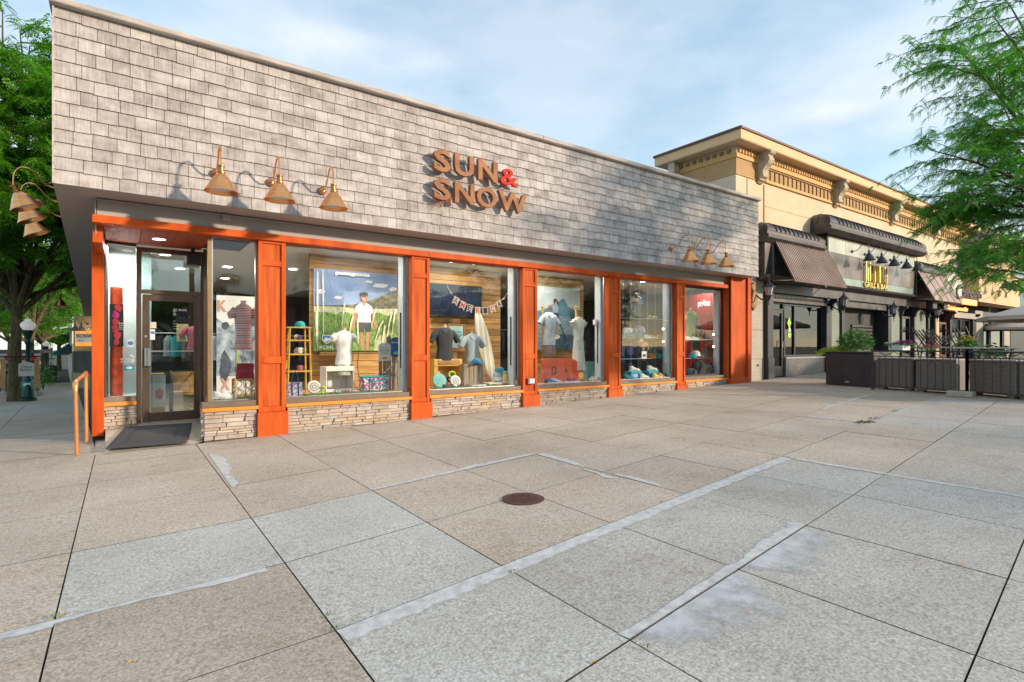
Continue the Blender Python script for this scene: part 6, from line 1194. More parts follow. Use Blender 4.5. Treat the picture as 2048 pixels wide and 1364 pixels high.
m = MB(); m.box(40.9, 45.2, YR-.05, YR+.1, 2.9, 3.5); m.box(42.4, 45.1, YR-.08, YR+.1, .3, .9); m.build('slate_panel', 'slate_blue', rb)
m = MB(); m.box(46.5, 62, YR-.15, YR+.1, .3, 4.4); m.build('dark_front', 'black_metal', rb)
# upper part of the second front: gabled sign wall and glass bay
m = MB(); a0, a1 = 36.6, 44.5; cx = (a0+a1)/2-.4
arc = [(cx+2.5*math.cos(math.pi*k/14), 6.0+1.75*math.sin(math.pi*k/14)) for k in range(15)]
m.prism([(a0, 3.81), (a1, 3.81), (a1, 5.6), (cx+2.5, 5.6)]+arc+[(cx-2.5, 5.6), (a0, 5.6)], 'y', YR-1.0, YR-.08); m.build('sign_wall', 'ochre_fascia', rb)
arc2 = [(cx+2.62*math.cos(math.pi*k/14), 6.0+1.9*math.sin(math.pi*k/14)) for k in range(15)]
m = MB(); m.prism([(cx+2.62, 5.62)]+arc2+[(cx-2.62, 5.62), (cx-2.5, 5.62)]+arc[::-1]+[(cx+2.5, 5.62)], 'y', YR-1.1, YR-.08); m.build('arch_cornice', 'grey_trim', rb)
for a, b in ((a0-.15, cx-2.63), (cx+2.63, a1+.1)): m = MB(); m.bbox(a, b, YR-1.12, YR-.08, 5.56, 5.68, .02); m.build('cornice', 'grey_trim', rb)
m = MB(); m.lathe([(.36, 0), (.36, .04), (.29, .05), (.29, .0)], n=20, sy=1.4, cap=False); m.xf(Matrix.Translation((cx, YR-1.02, 6.2)) @ Matrix.Rotation(R(90), 4, 'X')); v_ = m.build('round_vent', 'grey_trim', rb)
for k in range(5): m = MB(); m.bar((cx-.24, YR-1.03, 5.95+k*.12), (cx+.24, YR-1.03, 5.95+k*.12), .05, .02); m.build('louvre', 'black_metal', v_)
m = MB(); m.box(33.5, 36.5, YR-.4, YR-.05, 3.81, 5.3); m.build('side_wall', 'off_white', rb); m = MB(); m.bbox(33.4, 36.6, YR-.5, YR-.05, 5.301, 5.42, .02); m.build('cornice', 'grey_trim', rb)
for a, b in ((45, 48), (48.1, 51)):
    for c, d in ((3.85, 5.3), (5.4, 6.3)):
        m = MB(); m.box(a, b, YR-.6, YR-.2, c, d); f_ = m.build('window', 'off_white', rb); m = MB(); m.box(a+.15, b-.15, YR-.605, YR-.601, c+.12, d-.12); m.build('pane', 'dark_glass', f_)
m = MB(); m.bbox(44.7, 51.5, YR-.9, YR-.05, 6.32, 6.5, .02); m.build('cornice', 'slate_blue', rb)
cs = thing('cafe_sign', 'dark script lettering with a red banner on the cream gabled wall', 'sign', (39, 8.9, 4.2))
xs0, zs0 = PX(1913, 8.9), 0
def cz_(x, y): return PX(x, 8.95), PZ(x, y, 8.95)
a, z1 = cz_(1912, 567); b, z0 = cz_(1924, 600); write('C', a, b, z0, z1, 8.96, .05, 'charcoal_metal', 'letter', cs, .01)
a, z1 = cz_(1925, 576); b, _ = cz_(1963, 590); z0 = PZ(1925, 596, 8.95); write("ompari's", a, b, z0, z1, 8.96, .05, 'charcoal_metal', 'lettering', cs, .01, shear=.2)
a, z1 = cz_(1923, 597); b, z0 = cz_(1951, 604); z0 = z1-.28; m = MB(); m.bbox(a, b, 8.88, 8.95, z0, z1, .02); m.build('banner', 'lit_goods', cs); write('ON THE PARK', a+.1, b-.1, z0+.06, z1-.06, 8.878, .01, 'off_white', 'lettering', cs, .02)
for k in range(4): goose('dark gooseneck lamp on the cream gabled wall, %s from its left edge' % ('first', 'second', 'third', 'fourth')[k], (38.2+k*1.3, 9.0, 5.05), col=('charcoal_metal', 'charcoal_metal', 'lamp_white'), s=1.2, group='dark lamps on the gabled wall')
os_ = thing('orange_sign', 'orange script sign under the black cornice beside the umbrella', 'sign', (36, 9.4, 3.3)); write('Comparis', PX(1889, 9.4), PX(1935, 9.4), 3.22, 3.52, 9.42, .05, 'lit_goods', 'lettering', os_, .03, shear=.3)
# big sign box of the restaurant with domed metal roofs
M('zinc_panel', (.36, .36, .31), .3, .6, var=.25, scale=.9, stretch=(1, 1, .6), col2=(.46, .45, .38)); M('iron_panel', (.16, .14, .13), .32, .6, var=.4, scale=1.1, stretch=(1, 1, .5), col2=(.26, .22, .20)); M('glass_green_panel', (.30, .37, .31), .25, .2, var=.12, scale=2); M('gold', (.62, .42, .08), .3, .9, var=.2, scale=10); M('gold_back', (.16, .10, .03), .5, .5)
YS = 9.6
m = MB(); m.box(21.2, 29.6, YS, YR, 3.802, 5.595); m.build('sign_box', 'charcoal_metal', rb)
xs_ = [21.25+k*(29.5-21.25)/6 for k in range(7)]
for k in range(6):
    for z0, z1, mt in ((4.98, 5.55, 'zinc_panel'), (4.10, 4.975, 'iron_panel'), (3.82, 4.095, 'glass_green_panel')):
        m = MB(); m.bbox(xs_[k]+.004, xs_[k+1]-.004, YS-.02, YS-.001, z0, z1, .003); m.build('sign_panel', mt, rb)
dn2 = 0; x = 21.3
while x < 29.5: m = MB(); m.box(x, x+.04, YS-.035, YS-.0205, 5.50, 5.54); m.build('bead', 'ochre_dark', rb); x += .12
fs_ = thing('restaurant_sign', 'gold lettering of tall thin strokes on the dark metal sign panel', 'sign', (25, 9.5, 4.5))
a, b = PX(1729, 9.55), PX(1773, 9.55); z0, z1 = 4.10, 4.98
U = [('f', 0, .17), ('i', .19, .23), ('a', .27, .42), ('m', .45, .67), ('m', .70, .90), ('a', .92, 1.0)]
def gl(pts): return [(a+(b-a)*u, YS-.08, z0+(z1-z0)*v) for u, v in pts]
STR = {'f': [[(.03, .0), (.03, .86), (.07, .97), (.13, .95)], [(0, .78), (.2, .78)], [(.11, 0), (.11, .6)]], 'i': [[(.20, 0), (.20, .7)], [(.2, .82), (.2, .86)]],
       'a': [[(.27, .72), (.30, .78), (.36, .74), (.36, .02), (.30, .0), (.27, .06), (.27, .3), (.36, .34)]], 'm1': [[(.42, 0), (.42, .78)], [(.42, .72), (.47, .78), (.50, .72), (.50, 0)], [(.50, .72), (.55, .78), (.58, .72), (.58, 0)]],
       'm2': [[(.64, 0), (.64, .78)], [(.64, .72), (.69, .78), (.72, .72), (.72, 0)], [(.72, .72), (.77, .78), (.80, .72), (.80, 0)]], 'a2': [[(.86, .68), (.90, .78), (.98, .72), (.98, .02), (.9, .0), (.86, .06), (.86, .3), (.98, .34)]]}
for k, ss in STR.items():
    m = MB()
    for st_ in ss: m.tube(gl(st_), .028, 6)
    m.build('letter', 'gold', fs_)
write('GRILL & BAR', PX(1728, 9.55), PX(1775, 9.55), 3.85, 4.07, YS-.03, .05, 'gold', 'lettering', fs_, .03)
for k, x in enumerate((1740, 1765, 1790, 1815, 1836)): goose('black gooseneck lamp over the gold lettering, number %s counted from the ribbed awning' % ('one', 'two', 'three', 'four', 'five')[k], (PX(x, 8.95)-.0, YS-.03, 5.17), col=('black_metal', 'black_metal', 'lamp_white'), s=1.0, group='black lamps over the gold lettering')
def dome_roof(x0, x1, yb, r, z0, n, rb, hip=True):
    nn = 8; prof = [(yb-r*math.cos(math.pi/2*k/nn)*1.0, z0+.12+r*.62*math.sin(math.pi/2*k/nn)) for k in range(nn+1)]
    m = MB(); vs = []
    for i, (y, z) in enumerate(prof): e = (r-(yb-y)) if hip else 0; vs += [(x0+e*.9, y, z), (x1-e*.9 if hip else x1, y, z)]
    m.add(vs, [(2*i, 2*i+1, 2*i+3, 2*i+2) for i in range(nn)])
    if hip:
        vs = []
        for i, (y, z) in enumerate(prof): e = (r-(yb-y))*.9; vs += [(x0+e, y, z), (x0+e, yb+.02, z)]
        m.add(vs, [(2*i+1, 2*i, 2*i+2, 2*i+3) for i in range(nn)]); m.add([(2*(x0+x1)/2-v[0], v[1], v[2]) for v in vs], [(2*i, 2*i+1, 2*i+3, 2*i+2) for i in range(nn)])
    d = m.build('metal_roof', 'charcoal_metal', rb, smooth=True)
    for k in range(n):
        x = x0+r*.95+(x1-x0-r*1.9)*k/(n-1) if hip else x0+(x1-x0)*k/(n-1); m = MB(); m.tube([(x, y-.01, z+.01) for y, z in prof], .022, 5); m.build('standing_seam', 'charcoal_metal', d)
    if hip:
        for f_ in (.35, .75): m = MB(); m.tube([(x0+(r-(yb-y))*.9-.01, yb-(yb-y)*f_, z+.01) for y, z in prof], .022, 5); m.build('standing_seam', 'charcoal_metal', d)
    m = MB(); m.prism([(yb-r+.12, z0-.24), (yb-r+.04, z0-.16), (yb-r-.02, z0-.1), (yb-r-.03, z0), (yb-r+.02, z0+.02), (yb-r+.02, z0+.118), (yb, z0+.118), (yb, z0-.24)], 'x', x0-.0, x1+.0); m.build('eaves', 'charcoal_metal', d)
dome_roof(20.75, 30.1, YR, .72, 5.84, 26, rb); dome_roof(16.85, 20.74, YR, .56, 5.10, 11, rb); dome_roof(30.11, 33.4, YR, .5, 5.06, 10, rb)
m = MB(); m.box(16.95, 21.19, YR-.40, YR, 3.801, 4.86); m.build('awning_box', 'charcoal_metal', rb); m = MB(); m.box(29.61, 33.3, YR-.36, YR, 3.801, 4.82); m.build('awning_box', 'black', rb)
# awnings: standing-seam metal sheets on struts
def awning(label, x0, x1, yt, zt, yb, zb, n, ribs=True):
    t = thing('metal_awning', label, 'awning', (x0, yt, zt))
    m = MB(); m.add([(x0, yt, zt), (x1, yt, zt), (x1, yb, zb), (x0, yb, zb), (x0, yt+.02, zt-.02), (x1, yt+.02, zt-.02), (x1, yb+.02, zb-.02), (x0, yb+.02, zb-.02)], [(0, 3, 2, 1), (4, 5, 6, 7), (0, 1, 5, 4), (1, 2, 6, 5), (2, 3, 7, 6), (3, 0, 4, 7)]); m.build('sheet', 'awning_metal', t)
    for k in range(n+1):
        x = x0+(x1-x0)*k/n; m = MB(); w_ = .011 if ribs else .02
        m.add([(x-w_, yt, zt), (x+w_, yt, zt), (x+w_, yb, zb), (x-w_, yb, zb), (x-w_*.6, yt-.014, zt+.008), (x+w_*.6, yt-.014, zt+.008), (x+w_*.6, yb-.014, zb+.008), (x-w_*.6, yb-.014, zb+.008)], [(4, 7, 6, 5), (0, 4, 5, 1), (1, 5, 6, 2), (2, 6, 7, 3), (3, 7, 4, 0)]); m.build('rib', 'awning_rib', t)
    for x in (x0+.03, x1-.03):
        m = MB(); m.bar((x, YR-.4, zb+.08), (x, yb+.05, zb+.03), .035); m.bar((x, YR-.42, zb+.05), (x, YR-.42, zt-.02), .04); m.build('strut', 'steel', t)
M('awning_metal', (.34, .21, .155), .5, .15, var=.3, scale=1.0, col2=(.40, .30, .26)); M('awning_rib', (.05, .045, .048), .45, .3, var=.3, scale=1.5, col2=(.16, .13, .13))
awning('ribbed rust brown metal awning over the restaurant window next to the shop', 17.42, 21.05, 9.58, 5.08, 8.86, 3.56, 28)
awning('smooth dark metal awning right of the gold lettering', 29.75, 33.3, 9.58, 5.04, 8.86, 3.56, 4, False)
# wall lanterns
M('lantern_glass', (.45, .46, .46), .15, var=.1)
def lantern(label, x, y, z, plaque=False, s=1.0):
    t = thing('wall_lantern', label, 'lantern', (x, y, z), group='black wall lanterns of the restaurant')
    m = MB(); m.tube([(0, .45, .05), (0, .25, -.12), (0, .05, -.10), (0, 0, -.02)], .025, 8); m.lathe([(.0, -.32), (.02, -.28), (.012, -.2), (.04, -.12), (.09, -.02), (.10, 0)], n=8, cap=False); m.build('arm', 'black_metal', t, local=True)
    m = MB(); m.lathe([(.085, 0), (.14, .26)], n=6, cap=False); m.build('glass', 'lantern_glass', t, local=True)
    m = MB()
    for k in range(6): a = math.pi/3*k; m.bar((.087*math.cos(a), .087*math.sin(a), 0), (.143*math.cos(a), .143*math.sin(a), .26), .014)
    m.build('bars', 'black_metal', t, local=True)
    m = MB(); m.lathe([(.19, .25), (.19, .27), (.12, .33), (.06, .40), (.03, .43), (.035, .46), (.012, .50), (.018, .53), (0, .60)], n=6, cap=False); m.build('hood', 'black_metal', t, local=True)
    return t
lantern('black wall lantern beside the oval wooden plaque next to the shop', 16.75, 9.35, 3.10); lantern('black wall lantern at the left of the dark restaurant doorway', 21.95, 9.35, 2.98); lantern('black wall lantern at the right of the dark restaurant doorway', PX(1788, 9.35), 9.35, 2.85); lantern('black wall lantern under the floodlights beside the ochre pier', PX(1875, 9.35), 9.35, 2.95)
t = thing('wood_plaque', 'scalloped oval brown plaque on the pale pier', 'plaque', (16.98, 9.83, 3.1)); m = MB(); cx, cz = PX(1507, 9.83), PZ(1507, 592, 9.83); pz = [(cx+math.cos(2*math.pi*k/40)*.20*(1+.12*math.cos(2*math.pi*k/40*8)), cz+math.sin(2*math.pi*k/40)*.44*(1+.06*math.cos(2*math.pi*k/40*8))) for k in range(40)]; m.prism(pz, 'y', 9.79, 9.845); M('plaque_wood', (.34, .23, .14), .8, var=.3, scale=6); m.build('board', 'plaque_wood', t)
m = MB(); m.prism([(cx+(a-cx)*.8, cz+(b-cz)*.85) for a, b in pz], 'y', 9.775, 9.789); m.build('raised_face', 'plaque_wood', t)
for k, x in enumerate((1864, 1886)): t = thing('floodlight', ('left', 'right')[k]+' black box floodlight under the black cornice', 'floodlight', (PX(x, 9.3), 9.3, 3.2)); m = MB(); m.bbox(-.28, .28, -.12, .15, 0, .34, .03); m.build('housing', 'black', t, local=True); m = MB(); m.box(-.02, .02, 0, .04, .34, .46); m.build('bracket', 'steel', t, local=True)

# ================================================================ patio
def mat_wicker():
    m = bpy.data.materials.new('wicker'); m.use_nodes = True; nt = m.node_tree; b = nt.nodes['Principled BSDF']; b.inputs['Roughness'].default_value = .55
    g = nt.nodes.new('ShaderNodeNewGeometry'); sp = nt.nodes.new('ShaderNodeSeparateXYZ'); nt.links.new(g.outputs['Position'], sp.inputs[0]); ad = nt.nodes.new('ShaderNodeMath'); nt.links.new(sp.outputs[0], ad.inputs[0]); nt.links.new(sp.outputs[1], ad.inputs[1]); cb = nt.nodes.new('ShaderNodeCombineXYZ'); nt.links.new(ad.outputs[0], cb.inputs[0]); nt.links.new(sp.outputs[2], cb.inputs[1])
    br = nt.nodes.new('ShaderNodeTexBrick'); br.inputs['Scale'].default_value = 1; br.inputs['Brick Width'].default_value = .055; br.inputs['Row Height'].default_value = .028; br.inputs['Mortar Size'].default_value = .005; br.inputs['Color1'].default_value = (.26, .22, .19, 1); br.inputs['Color2'].default_value = (.32, .28, .245, 1); br.inputs['Mortar'].default_value = (.04, .033, .03, 1)
    nt.links.new(cb.outputs[0], br.inputs['Vector']); nt.links.new(br.outputs['Color'], b.inputs['Base Color']); iv = nt.nodes.new('ShaderNodeMath'); iv.operation = 'SUBTRACT'; iv.inputs[0].default_value = 1; nt.links.new(br.outputs['Fac'], iv.inputs[1]); _bump(nt, b, iv.outputs[0], .9, .012); MATS['wicker'] = m
mat_wicker()
def G(x, y):
    a, b = ray(x); v = (y-HZ)/FPX; t = 3.0
    for _ in range(60): t = (CZ-gz(t*a, t*b))/v
    return t*a, t*b
def planter(label, p0, p1, depth, h, mat, name='planter', feet=True):
    """trough whose long face runs from p0 to p1 on the ground"""
    (xa, ya), (xb, yb) = p0, p1; L = math.hypot(xb-xa, yb-ya); an = math.atan2(yb-ya, xb-xa); z = max(gz(xa, ya), gz(xb, yb))
    t = thing(name, label, 'planter', (xa, ya, z), an)
    ft = .06 if feet else .0
    m = MB(); m.bbox(0, L, 0, depth, ft, h, .02); m.build('trough', mat, t, local=True)
    m = MB(); m.bbox(-.015, L+.015, -.015, depth+.015, h+.001, h+.035, .01); m.build('rim', 'grey_trim' if mat == 'wicker' else 'black_metal', t, local=True)
    if feet:
        for x in (.02, L-.18): m = MB(); m.prism([(x, .06), (x+.16, .06), (x+.12, -.02), (x+.04, -.02)], 'y', .01, .2); m.build('foot', mat, t, local=True)
    return t, z, an, L
PP = [G(1650, 770), G(1748, 777), G(1752, 778), G(1826, 783), G(1830, 784), G(1914, 789), G(1936, 789), G(2030, 797), G(2034, 797)]
PH = 1.0
pl0, z0_, an0, L0 = planter('black rectangular planter box at the end of the patio row', G(1651, 769), G(1748, 776), .75, .93, 'black_metal', feet=False)
m = MB(); m.bbox(L0*.42, L0*.50, -.004, 0.001, .10, .13, .002); m.build('badge', 'steel', pl0, local=True)
wk = [('wicker planter beside the black box planter', 1754, 1824, 778, 783), ('wicker planter with a small emblem, second in the railing row', 1831, 1912, 784, 789), ('wicker planter over the concrete block footing', 1938, 2031, 790, 799), ('wicker planter at the right edge of the view', 2036, 2140, 799, 806)]
for l, xa, xb, ya, yb in wk: planter(l, G(xa, ya), G(xb, yb), .6, .80, 'wicker')
# railing in front of the wicker planters
RL = [G(1748, 779), G(1936, 792), G(2140, 808)]
t = thing('railing', 'black iron railing in front of the wicker planters', 'railing', (RL[0][0], RL[0][1], gz(*RL[0])))
for (xa, ya), (xb, yb) in zip(RL, RL[1:]):
    L = math.hypot(xb-xa, yb-ya); ox, oy = -.07, 0
    za, zb = gz(xa, ya), gz(xb, yb)
    for hh, w_ in ((1.02, .04), (.88, .022), (.12, .022)): m = MB(); m.bar((xa+ox, ya, za+hh), (xb+ox, yb, zb+hh), w_); m.build('rail', 'black_metal', t)
    n = int(L/.155)
    for k in range(1, n): f = k/n; m = MB(); x, y, z = xa+(xb-xa)*f+ox, ya+(yb-ya)*f, za+(zb-za)*f; m.bar((x, y, z+.12), (x, y, z+.88), .016); m.build('baluster', 'black_metal', t)
    for f in (0, 1): m = MB(); x, y, z = xa+(xb-xa)*f+ox, ya+(yb-ya)*f, za+(zb-za)*f; m.bar((x, y, z), (x, y, z+1.04), .055); m.build('post', 'black_metal', t)
    m = MB()
    for f in (.2, .5, .8):
        x, y, z = xa+(xb-xa)*f+ox, ya+(yb-ya)*f, za+(zb-za)*f
        m.tube([(x, y-.25, z+.9), (x, y-.1, z+1.0), (x, y, z+.94), (x, y+.1, z+.9), (x, y+.25, z+1.0)], .009, 5)
    m.build('scroll', 'black_metal', t)
fx, fy = G(1925, 793); t = thing('footing_block', 'pale concrete block at the foot of the railing', 'block', (fx-.12, fy, gz(fx, fy)), R(-90)); m = MB(); m.bbox(-.24, .24, -.12, .12, 0, .13, .015); m.build('block', 'concrete_block', t, local=True)
# plants
def leafclump(label, x, y, z, r, h, n, mat, size, name='plant', cat='plant', droop=0, flowers=None, seed=1, stems=True, group=None):
    t = thing(name, label, cat, (x, y, z), group=group); r5 = random.Random(seed)
    m = MB(); f = MB()
    for k in range(n):
        a = r5.uniform(0, 6.283); d = r*math.sqrt(r5.random()); hh = h*r5.uniform(.15, 1)*(1-.5*(d/r)**2); px, py, pz = d*math.cos(a), d*math.sin(a), hh-droop*(d/r)**2
        b = a+r5.uniform(-1, 1); l = size*r5.uniform(.6, 1.3); wx, wy = -math.sin(b)*l*.32, math.cos(b)*l*.32; ex, ey, ez = px+math.cos(b)*l, py+math.sin(b)*l, pz+l*r5.uniform(-.6, .5)
        mx_, my_ = (px+ex)/2, (py+ey)/2; m.add([(px, py, pz), (mx_+wx, my_+wy, (pz+ez)/2+l*.1), (ex, ey, ez), (mx_-wx, my_-wy, (pz+ez)/2+l*.1)], [(0, 1, 2, 3)])
    o = m.build('foliage', mat, t, local=True, kind='stuff')
    if stems: m = MB(); [m.tube([(0, 0, -.1), (r*.3*math.cos(k), r*.3*math.sin(k), h*.5), (r*.6*math.cos(k), r*.6*math.sin(k), h*.85)], .008, 5) for k in range(6)]; m.build('stem', 'moss', t, local=True)
    if flowers:
        fm, nf, fs2 = flowers; m = MB()
        for k in range(nf):
            a = r5.uniform(0, 6.283); d = r*math.sqrt(r5.random()); px, py, pz = d*math.cos(a), d*math.sin(a), h*(1-.4*(d/r)**2)+r5.uniform(-.03, .05)
            for q_ in range(5): b = q_*1.256; m.add([(px, py, pz), (px+fs2*math.cos(b-.5), py+fs2*math.sin(b-.5), pz+.01), (px+fs2*1.2*math.cos(b), py+fs2*1.2*math.sin(b), pz-.005), (px+fs2*math.cos(b+.5), py+fs2*math.sin(b+.5), pz+.01)], [(0, 1, 2, 3)])
        m.build('blossoms', fm, t, local=True, kind='stuff')
    return t
M('petunia', (.50, .02, .42), .6, var=.3, scale=30); M('pink_flower', (.60, .05, .25), .6, var=.3, scale=30); M('white_flower', (.75, .72, .75), .6, var=.1); M('yellow_flower', (.75, .62, .03), .6, var=.2, scale=30); M('plant_green', (.13, .36, .06), .55, var=.4, scale=14); M('grass_green', (.10, .30, .06), .6, var=.3, scale=14)
def onp(x, y0, Y0): return PT(x, y0, Y0)
tt = math.hypot(*PP[0]); 
def tdepth(p): return p[0]*CA+p[1]*SA
d0 = tdepth(G(1651, 769)); px, py, pz = PT(1668, 712, d0+.1); leafclump('bright lime sweet potato vine spilling over the black planter', px+.32, py+.12, gz(px, py)+.97, .45, .16, 600, 'lime_leaf', .10, droop=.14, seed=3, stems=False)
px, py, pz = PT(1700, 710, d0+.1); leafclump('tall green leafy plant in the black planter', px+.35, py, gz(px, py)+.92, .42, .74, 1100, 'plant_green', .11, seed=4)
t = thing('chair_pot', 'white flower box with purple and white blooms behind the railing', 'flower box', (0, 0, 0)); 
px, py, pz = PT(1788, 700, d0-.3); pz = gz(px, py)+.95; t.location = (px+.5, py, pz); m = MB(); m.bbox(-.3, .3, -.14, .14, 0, .16, .02); m.build('box', 'fin_white', t, local=True)
leafclump('purple petunias in the white flower box', px+.55, py-.1, pz+.14, .26, .14, 160, 'plant_green', .07, flowers=('petunia', 60, .045), seed=5); leafclump('white flowers at the left of the purple petunias', px+.45, py+.22, pz+.14, .16, .1, 80, 'plant_green', .06, flowers=('white_flower', 26, .04), seed=6)
px, py, pz = PT(1832, 700, d0-.6); leafclump('small magenta flowers behind the second wicker planter', px+1.0, py, gz(px, py)+.95, .24, .16, 120, 'plant_green', .07, flowers=('pink_flower', 36, .04), seed=8)
px, py, pz = PT(1883, 700, d0); leafclump('yellow flowers with spiky leaves behind the folded chairs', px+2.2, py, gz(px, py)+.95, .26, .4, 160, 'grass_green', .14, flowers=('yellow_flower', 50, .05), seed=9)
px, py, pz = PT(1990, 695, d0+3); leafclump('green spiky plant in a terracotta pot by the arched window', px, py, 1.1, .4, .45, 160, 'grass_green', .22, seed=10)
# tables and folded chairs behind the planters
M('table_top', (.42, .38, .35), .4, var=.08)
for k, (x, dd, w_, z) in enumerate(((1885, 2.2, 1.5, .92), (1962, 1.5, 1.6, .98), (2010, 1.0, 1.7, .92))):
    px, py, _ = PT(x, 720, d0+dd-.6); z = gz(px, py)+(.98, .96, .86, .74)[k]
    t = thing('table', ('grey topped table behind the second wicker planter', 'grey topped table behind the railing post', 'lower grey table at the right end of the patio', 'grey table beyond the black planter')[k], 'table', (px, py, z), R(-60)); m = MB(); m.bbox(-w_/2, w_/2, -.4, .4, -.04, 0, .01); m.build('tabletop', 'table_top', t, local=True)
    for sx in (-w_*.4, w_*.4):
        m = MB(); m.bar((sx, -.3, -.04), (sx, .3, -z+gz(px, py)), .03); m.bar((sx, .3, -.04), (sx, -.3, -z+gz(px, py)), .03); m.build('leg', 'black_metal', t, local=True)
def fchair(label, x, dd, tilt, rz, z=None):
    px, py, _ = PT(x, 720, d0+dd); z = z if z is not None else gz(px, py)+.98
    t = thing('folding_chair', label, 'chair', (px, py, z), rz, 'folded black slat chairs on the patio tables')
    c, s_ = math.cos(tilt), math.sin(tilt)
    for sx in (-.2, .2): m = MB(); m.bar((sx, 0, -.02), (sx, .75*s_, .75*c), .025); m.bar((sx, .05, -.02), (sx, .05-.5*s_, .5*c), .022); m.build('leg', 'black_metal', t, local=True)
    for k in range(5): f = .45+.07*k; m = MB(); m.bar((-.2, .75*s_*f-.02, .75*c*f), (.2, .75*s_*f-.02, .75*c*f), .045, .012); m.build('slat', 'black_metal', t, local=True)
    return t
for k in range(4): fchair('folded black chair leaning on the tables, %s from the yellow flowers' % ('first', 'second', 'third', 'fourth')[k], 1872+k*6-8, 1.4+.15*k, R(42), R(60))
fchair('dark folded chair leaning behind the magenta flowers', 1845, 1.0, R(30), R(40)); fchair('wide dark folded chair leaning near the centre of the patio', 1925, 1.6, R(35), R(60)); fchair('dark folded chair behind the wide folded chair', 1935, 1.9, R(30), R(70))
for k, x in enumerate((1950, 1975, 2000, 2025)): fchair('folded black chair hanging below the right tables, %s from the railing post' % ('first', 'second', 'third', 'fourth')[k], x, 1.2, R(55), R(60), gz(15, 3)+.45)
# umbrella
M('canvas', (.62, .56, .49), .85, var=.06, scale=3, bump=.1)
ux, uy, _ = PT(2165, 700, d0+3.0); uz = 3.35
t = thing('patio_umbrella', 'large beige canvas patio umbrella standing behind the railing', 'umbrella', (ux, uy, gz(ux, uy))); g0 = gz(ux, uy)
rs_, n = 2.9, 8
M('umbrella_wood', (.16, .09, .05), .6, var=.2)
m = MB(); seg = 8; vs = []
for i in range(seg+1):
    f = i/seg
    for k in range(n*4):
        a = 2*math.pi*k/(n*4); sag = abs(math.sin(a*n/2)); rr_ = rs_*f*(1-.07*sag*f); vs.append((rr_*math.cos(a), rr_*math.sin(a), uz-g0+.0-.85*f**1.15-.12*sag*f*(1-f)*2+.04))
N4 = n*4; m.add(vs, [(i*N4+k, i*N4+(k+1) % N4, (i+1)*N4+(k+1) % N4, (i+1)*N4+k) for i in range(seg) for k in range(N4)])
ring = [vs[seg*N4+k] for k in range(N4)]; m.add(ring+[(x, y, z-.14) for x, y, z in ring], [(k, (k+1) % N4, (k+1) % N4+N4, k+N4) for k in range(N4)]); m.build('canopy', 'canvas', t, smooth=True, local=True)
m = MB(); m.tube([(0, 0, 0), (0, 0, uz-g0)], .035, 10); m.build('pole', 'umbrella_wood', t, local=True)
for k in range(n): a = 2*math.pi*k/n; m = MB(); m.bar((0, 0, uz-g0-.05), (rs_*.98*math.cos(a), rs_*.98*math.sin(a), uz-g0-.86), .02); m.build('rib', 'umbrella_wood', t, local=True)
m = MB(); m.lathe([(.3, 0), (.3, .08), (.05, .1)], n=20); m.build('base', 'black_metal', t, local=True)
u2 = t; CH.clear(); ux2, uy2, _ = PT(2020, 700, d0+12); dup(t, (ux2+6, uy2, gz(30, 5)), R(20), 'beige canvas umbrella farther down the restaurant row')
# ================================================================ trees
def mat_leaf(name, c0, c1, c2, trans=.35):
    m = bpy.data.materials.new(name); m.use_nodes = True; nt = m.node_tree; b = nt.nodes['Principled BSDF']; out = nt.nodes['Material Output']
    b.inputs['Roughness'].default_value = .55; b.inputs['Specular IOR Level'].default_value = .35
    n = _noise(nt, 1.1, (1, 1, 1), 4); n2 = _noise(nt, 9, (1, 1, 1), 2)
    o = _mix(nt, _mix(nt, c0, c1, _ramp(nt, n, .35, .65)), c2, _ramp(nt, n2, .52, .72)); nt.links.new(o, b.inputs['Base Color'])
    tr = nt.nodes.new('ShaderNodeBsdfTranslucent'); nt.links.new(_mix(nt, o, (1.0, 1.35, .35), 1.0, 'MULTIPLY'), tr.inputs[0])
    mx = nt.nodes.new('ShaderNodeMixShader'); mx.inputs[0].default_value = trans; nt.links.new(b.outputs[0], mx.inputs[1]); nt.links.new(tr.outputs[0], mx.inputs[2]); nt.links.new(mx.outputs[0], out.inputs[0]); MATS[name] = m
mat_leaf('locust_leaf', (.06, .25, .06), (.13, .38, .07), (.27, .48, .07), .5); mat_leaf('street_leaf', (.07, .24, .025), (.14, .36, .03), (.30, .50, .045), .5); mat_leaf('far_leaf', (.05, .13, .03), (.08, .19, .04), (.12, .25, .05))
def frond_template(pairs, L, ll, lw, droop=.55):
    """a feathered leaf: leaflets in pairs along a drooping rachis; unit direction +X, up +Z"""
    vs = []; fs = []
    for i in range(pairs):
        f = (i+.6)/pairs; x = L*f; z = -droop*L*f*f; s_ = math.sin(math.pi*min(1, f*.8+.22))*.5+.55
        for sd_ in (-1, 1):
            k = len(vs); l = ll*s_; dx, dy, dz = .38*l, sd_*l*.92, -.25*l; w_ = lw*s_
            vs += [(x, 0, z), (x+dx*.5-w_, dy*.5, z+dz*.4), (x+dx, dy, z+dz), (x+dx*.5+w_, dy*.5, z+dz*.4)]; fs.append((k, k+1, k+2, k+3))
    return np.array(vs, dtype=np.float32), np.array(fs, dtype=np.int64)
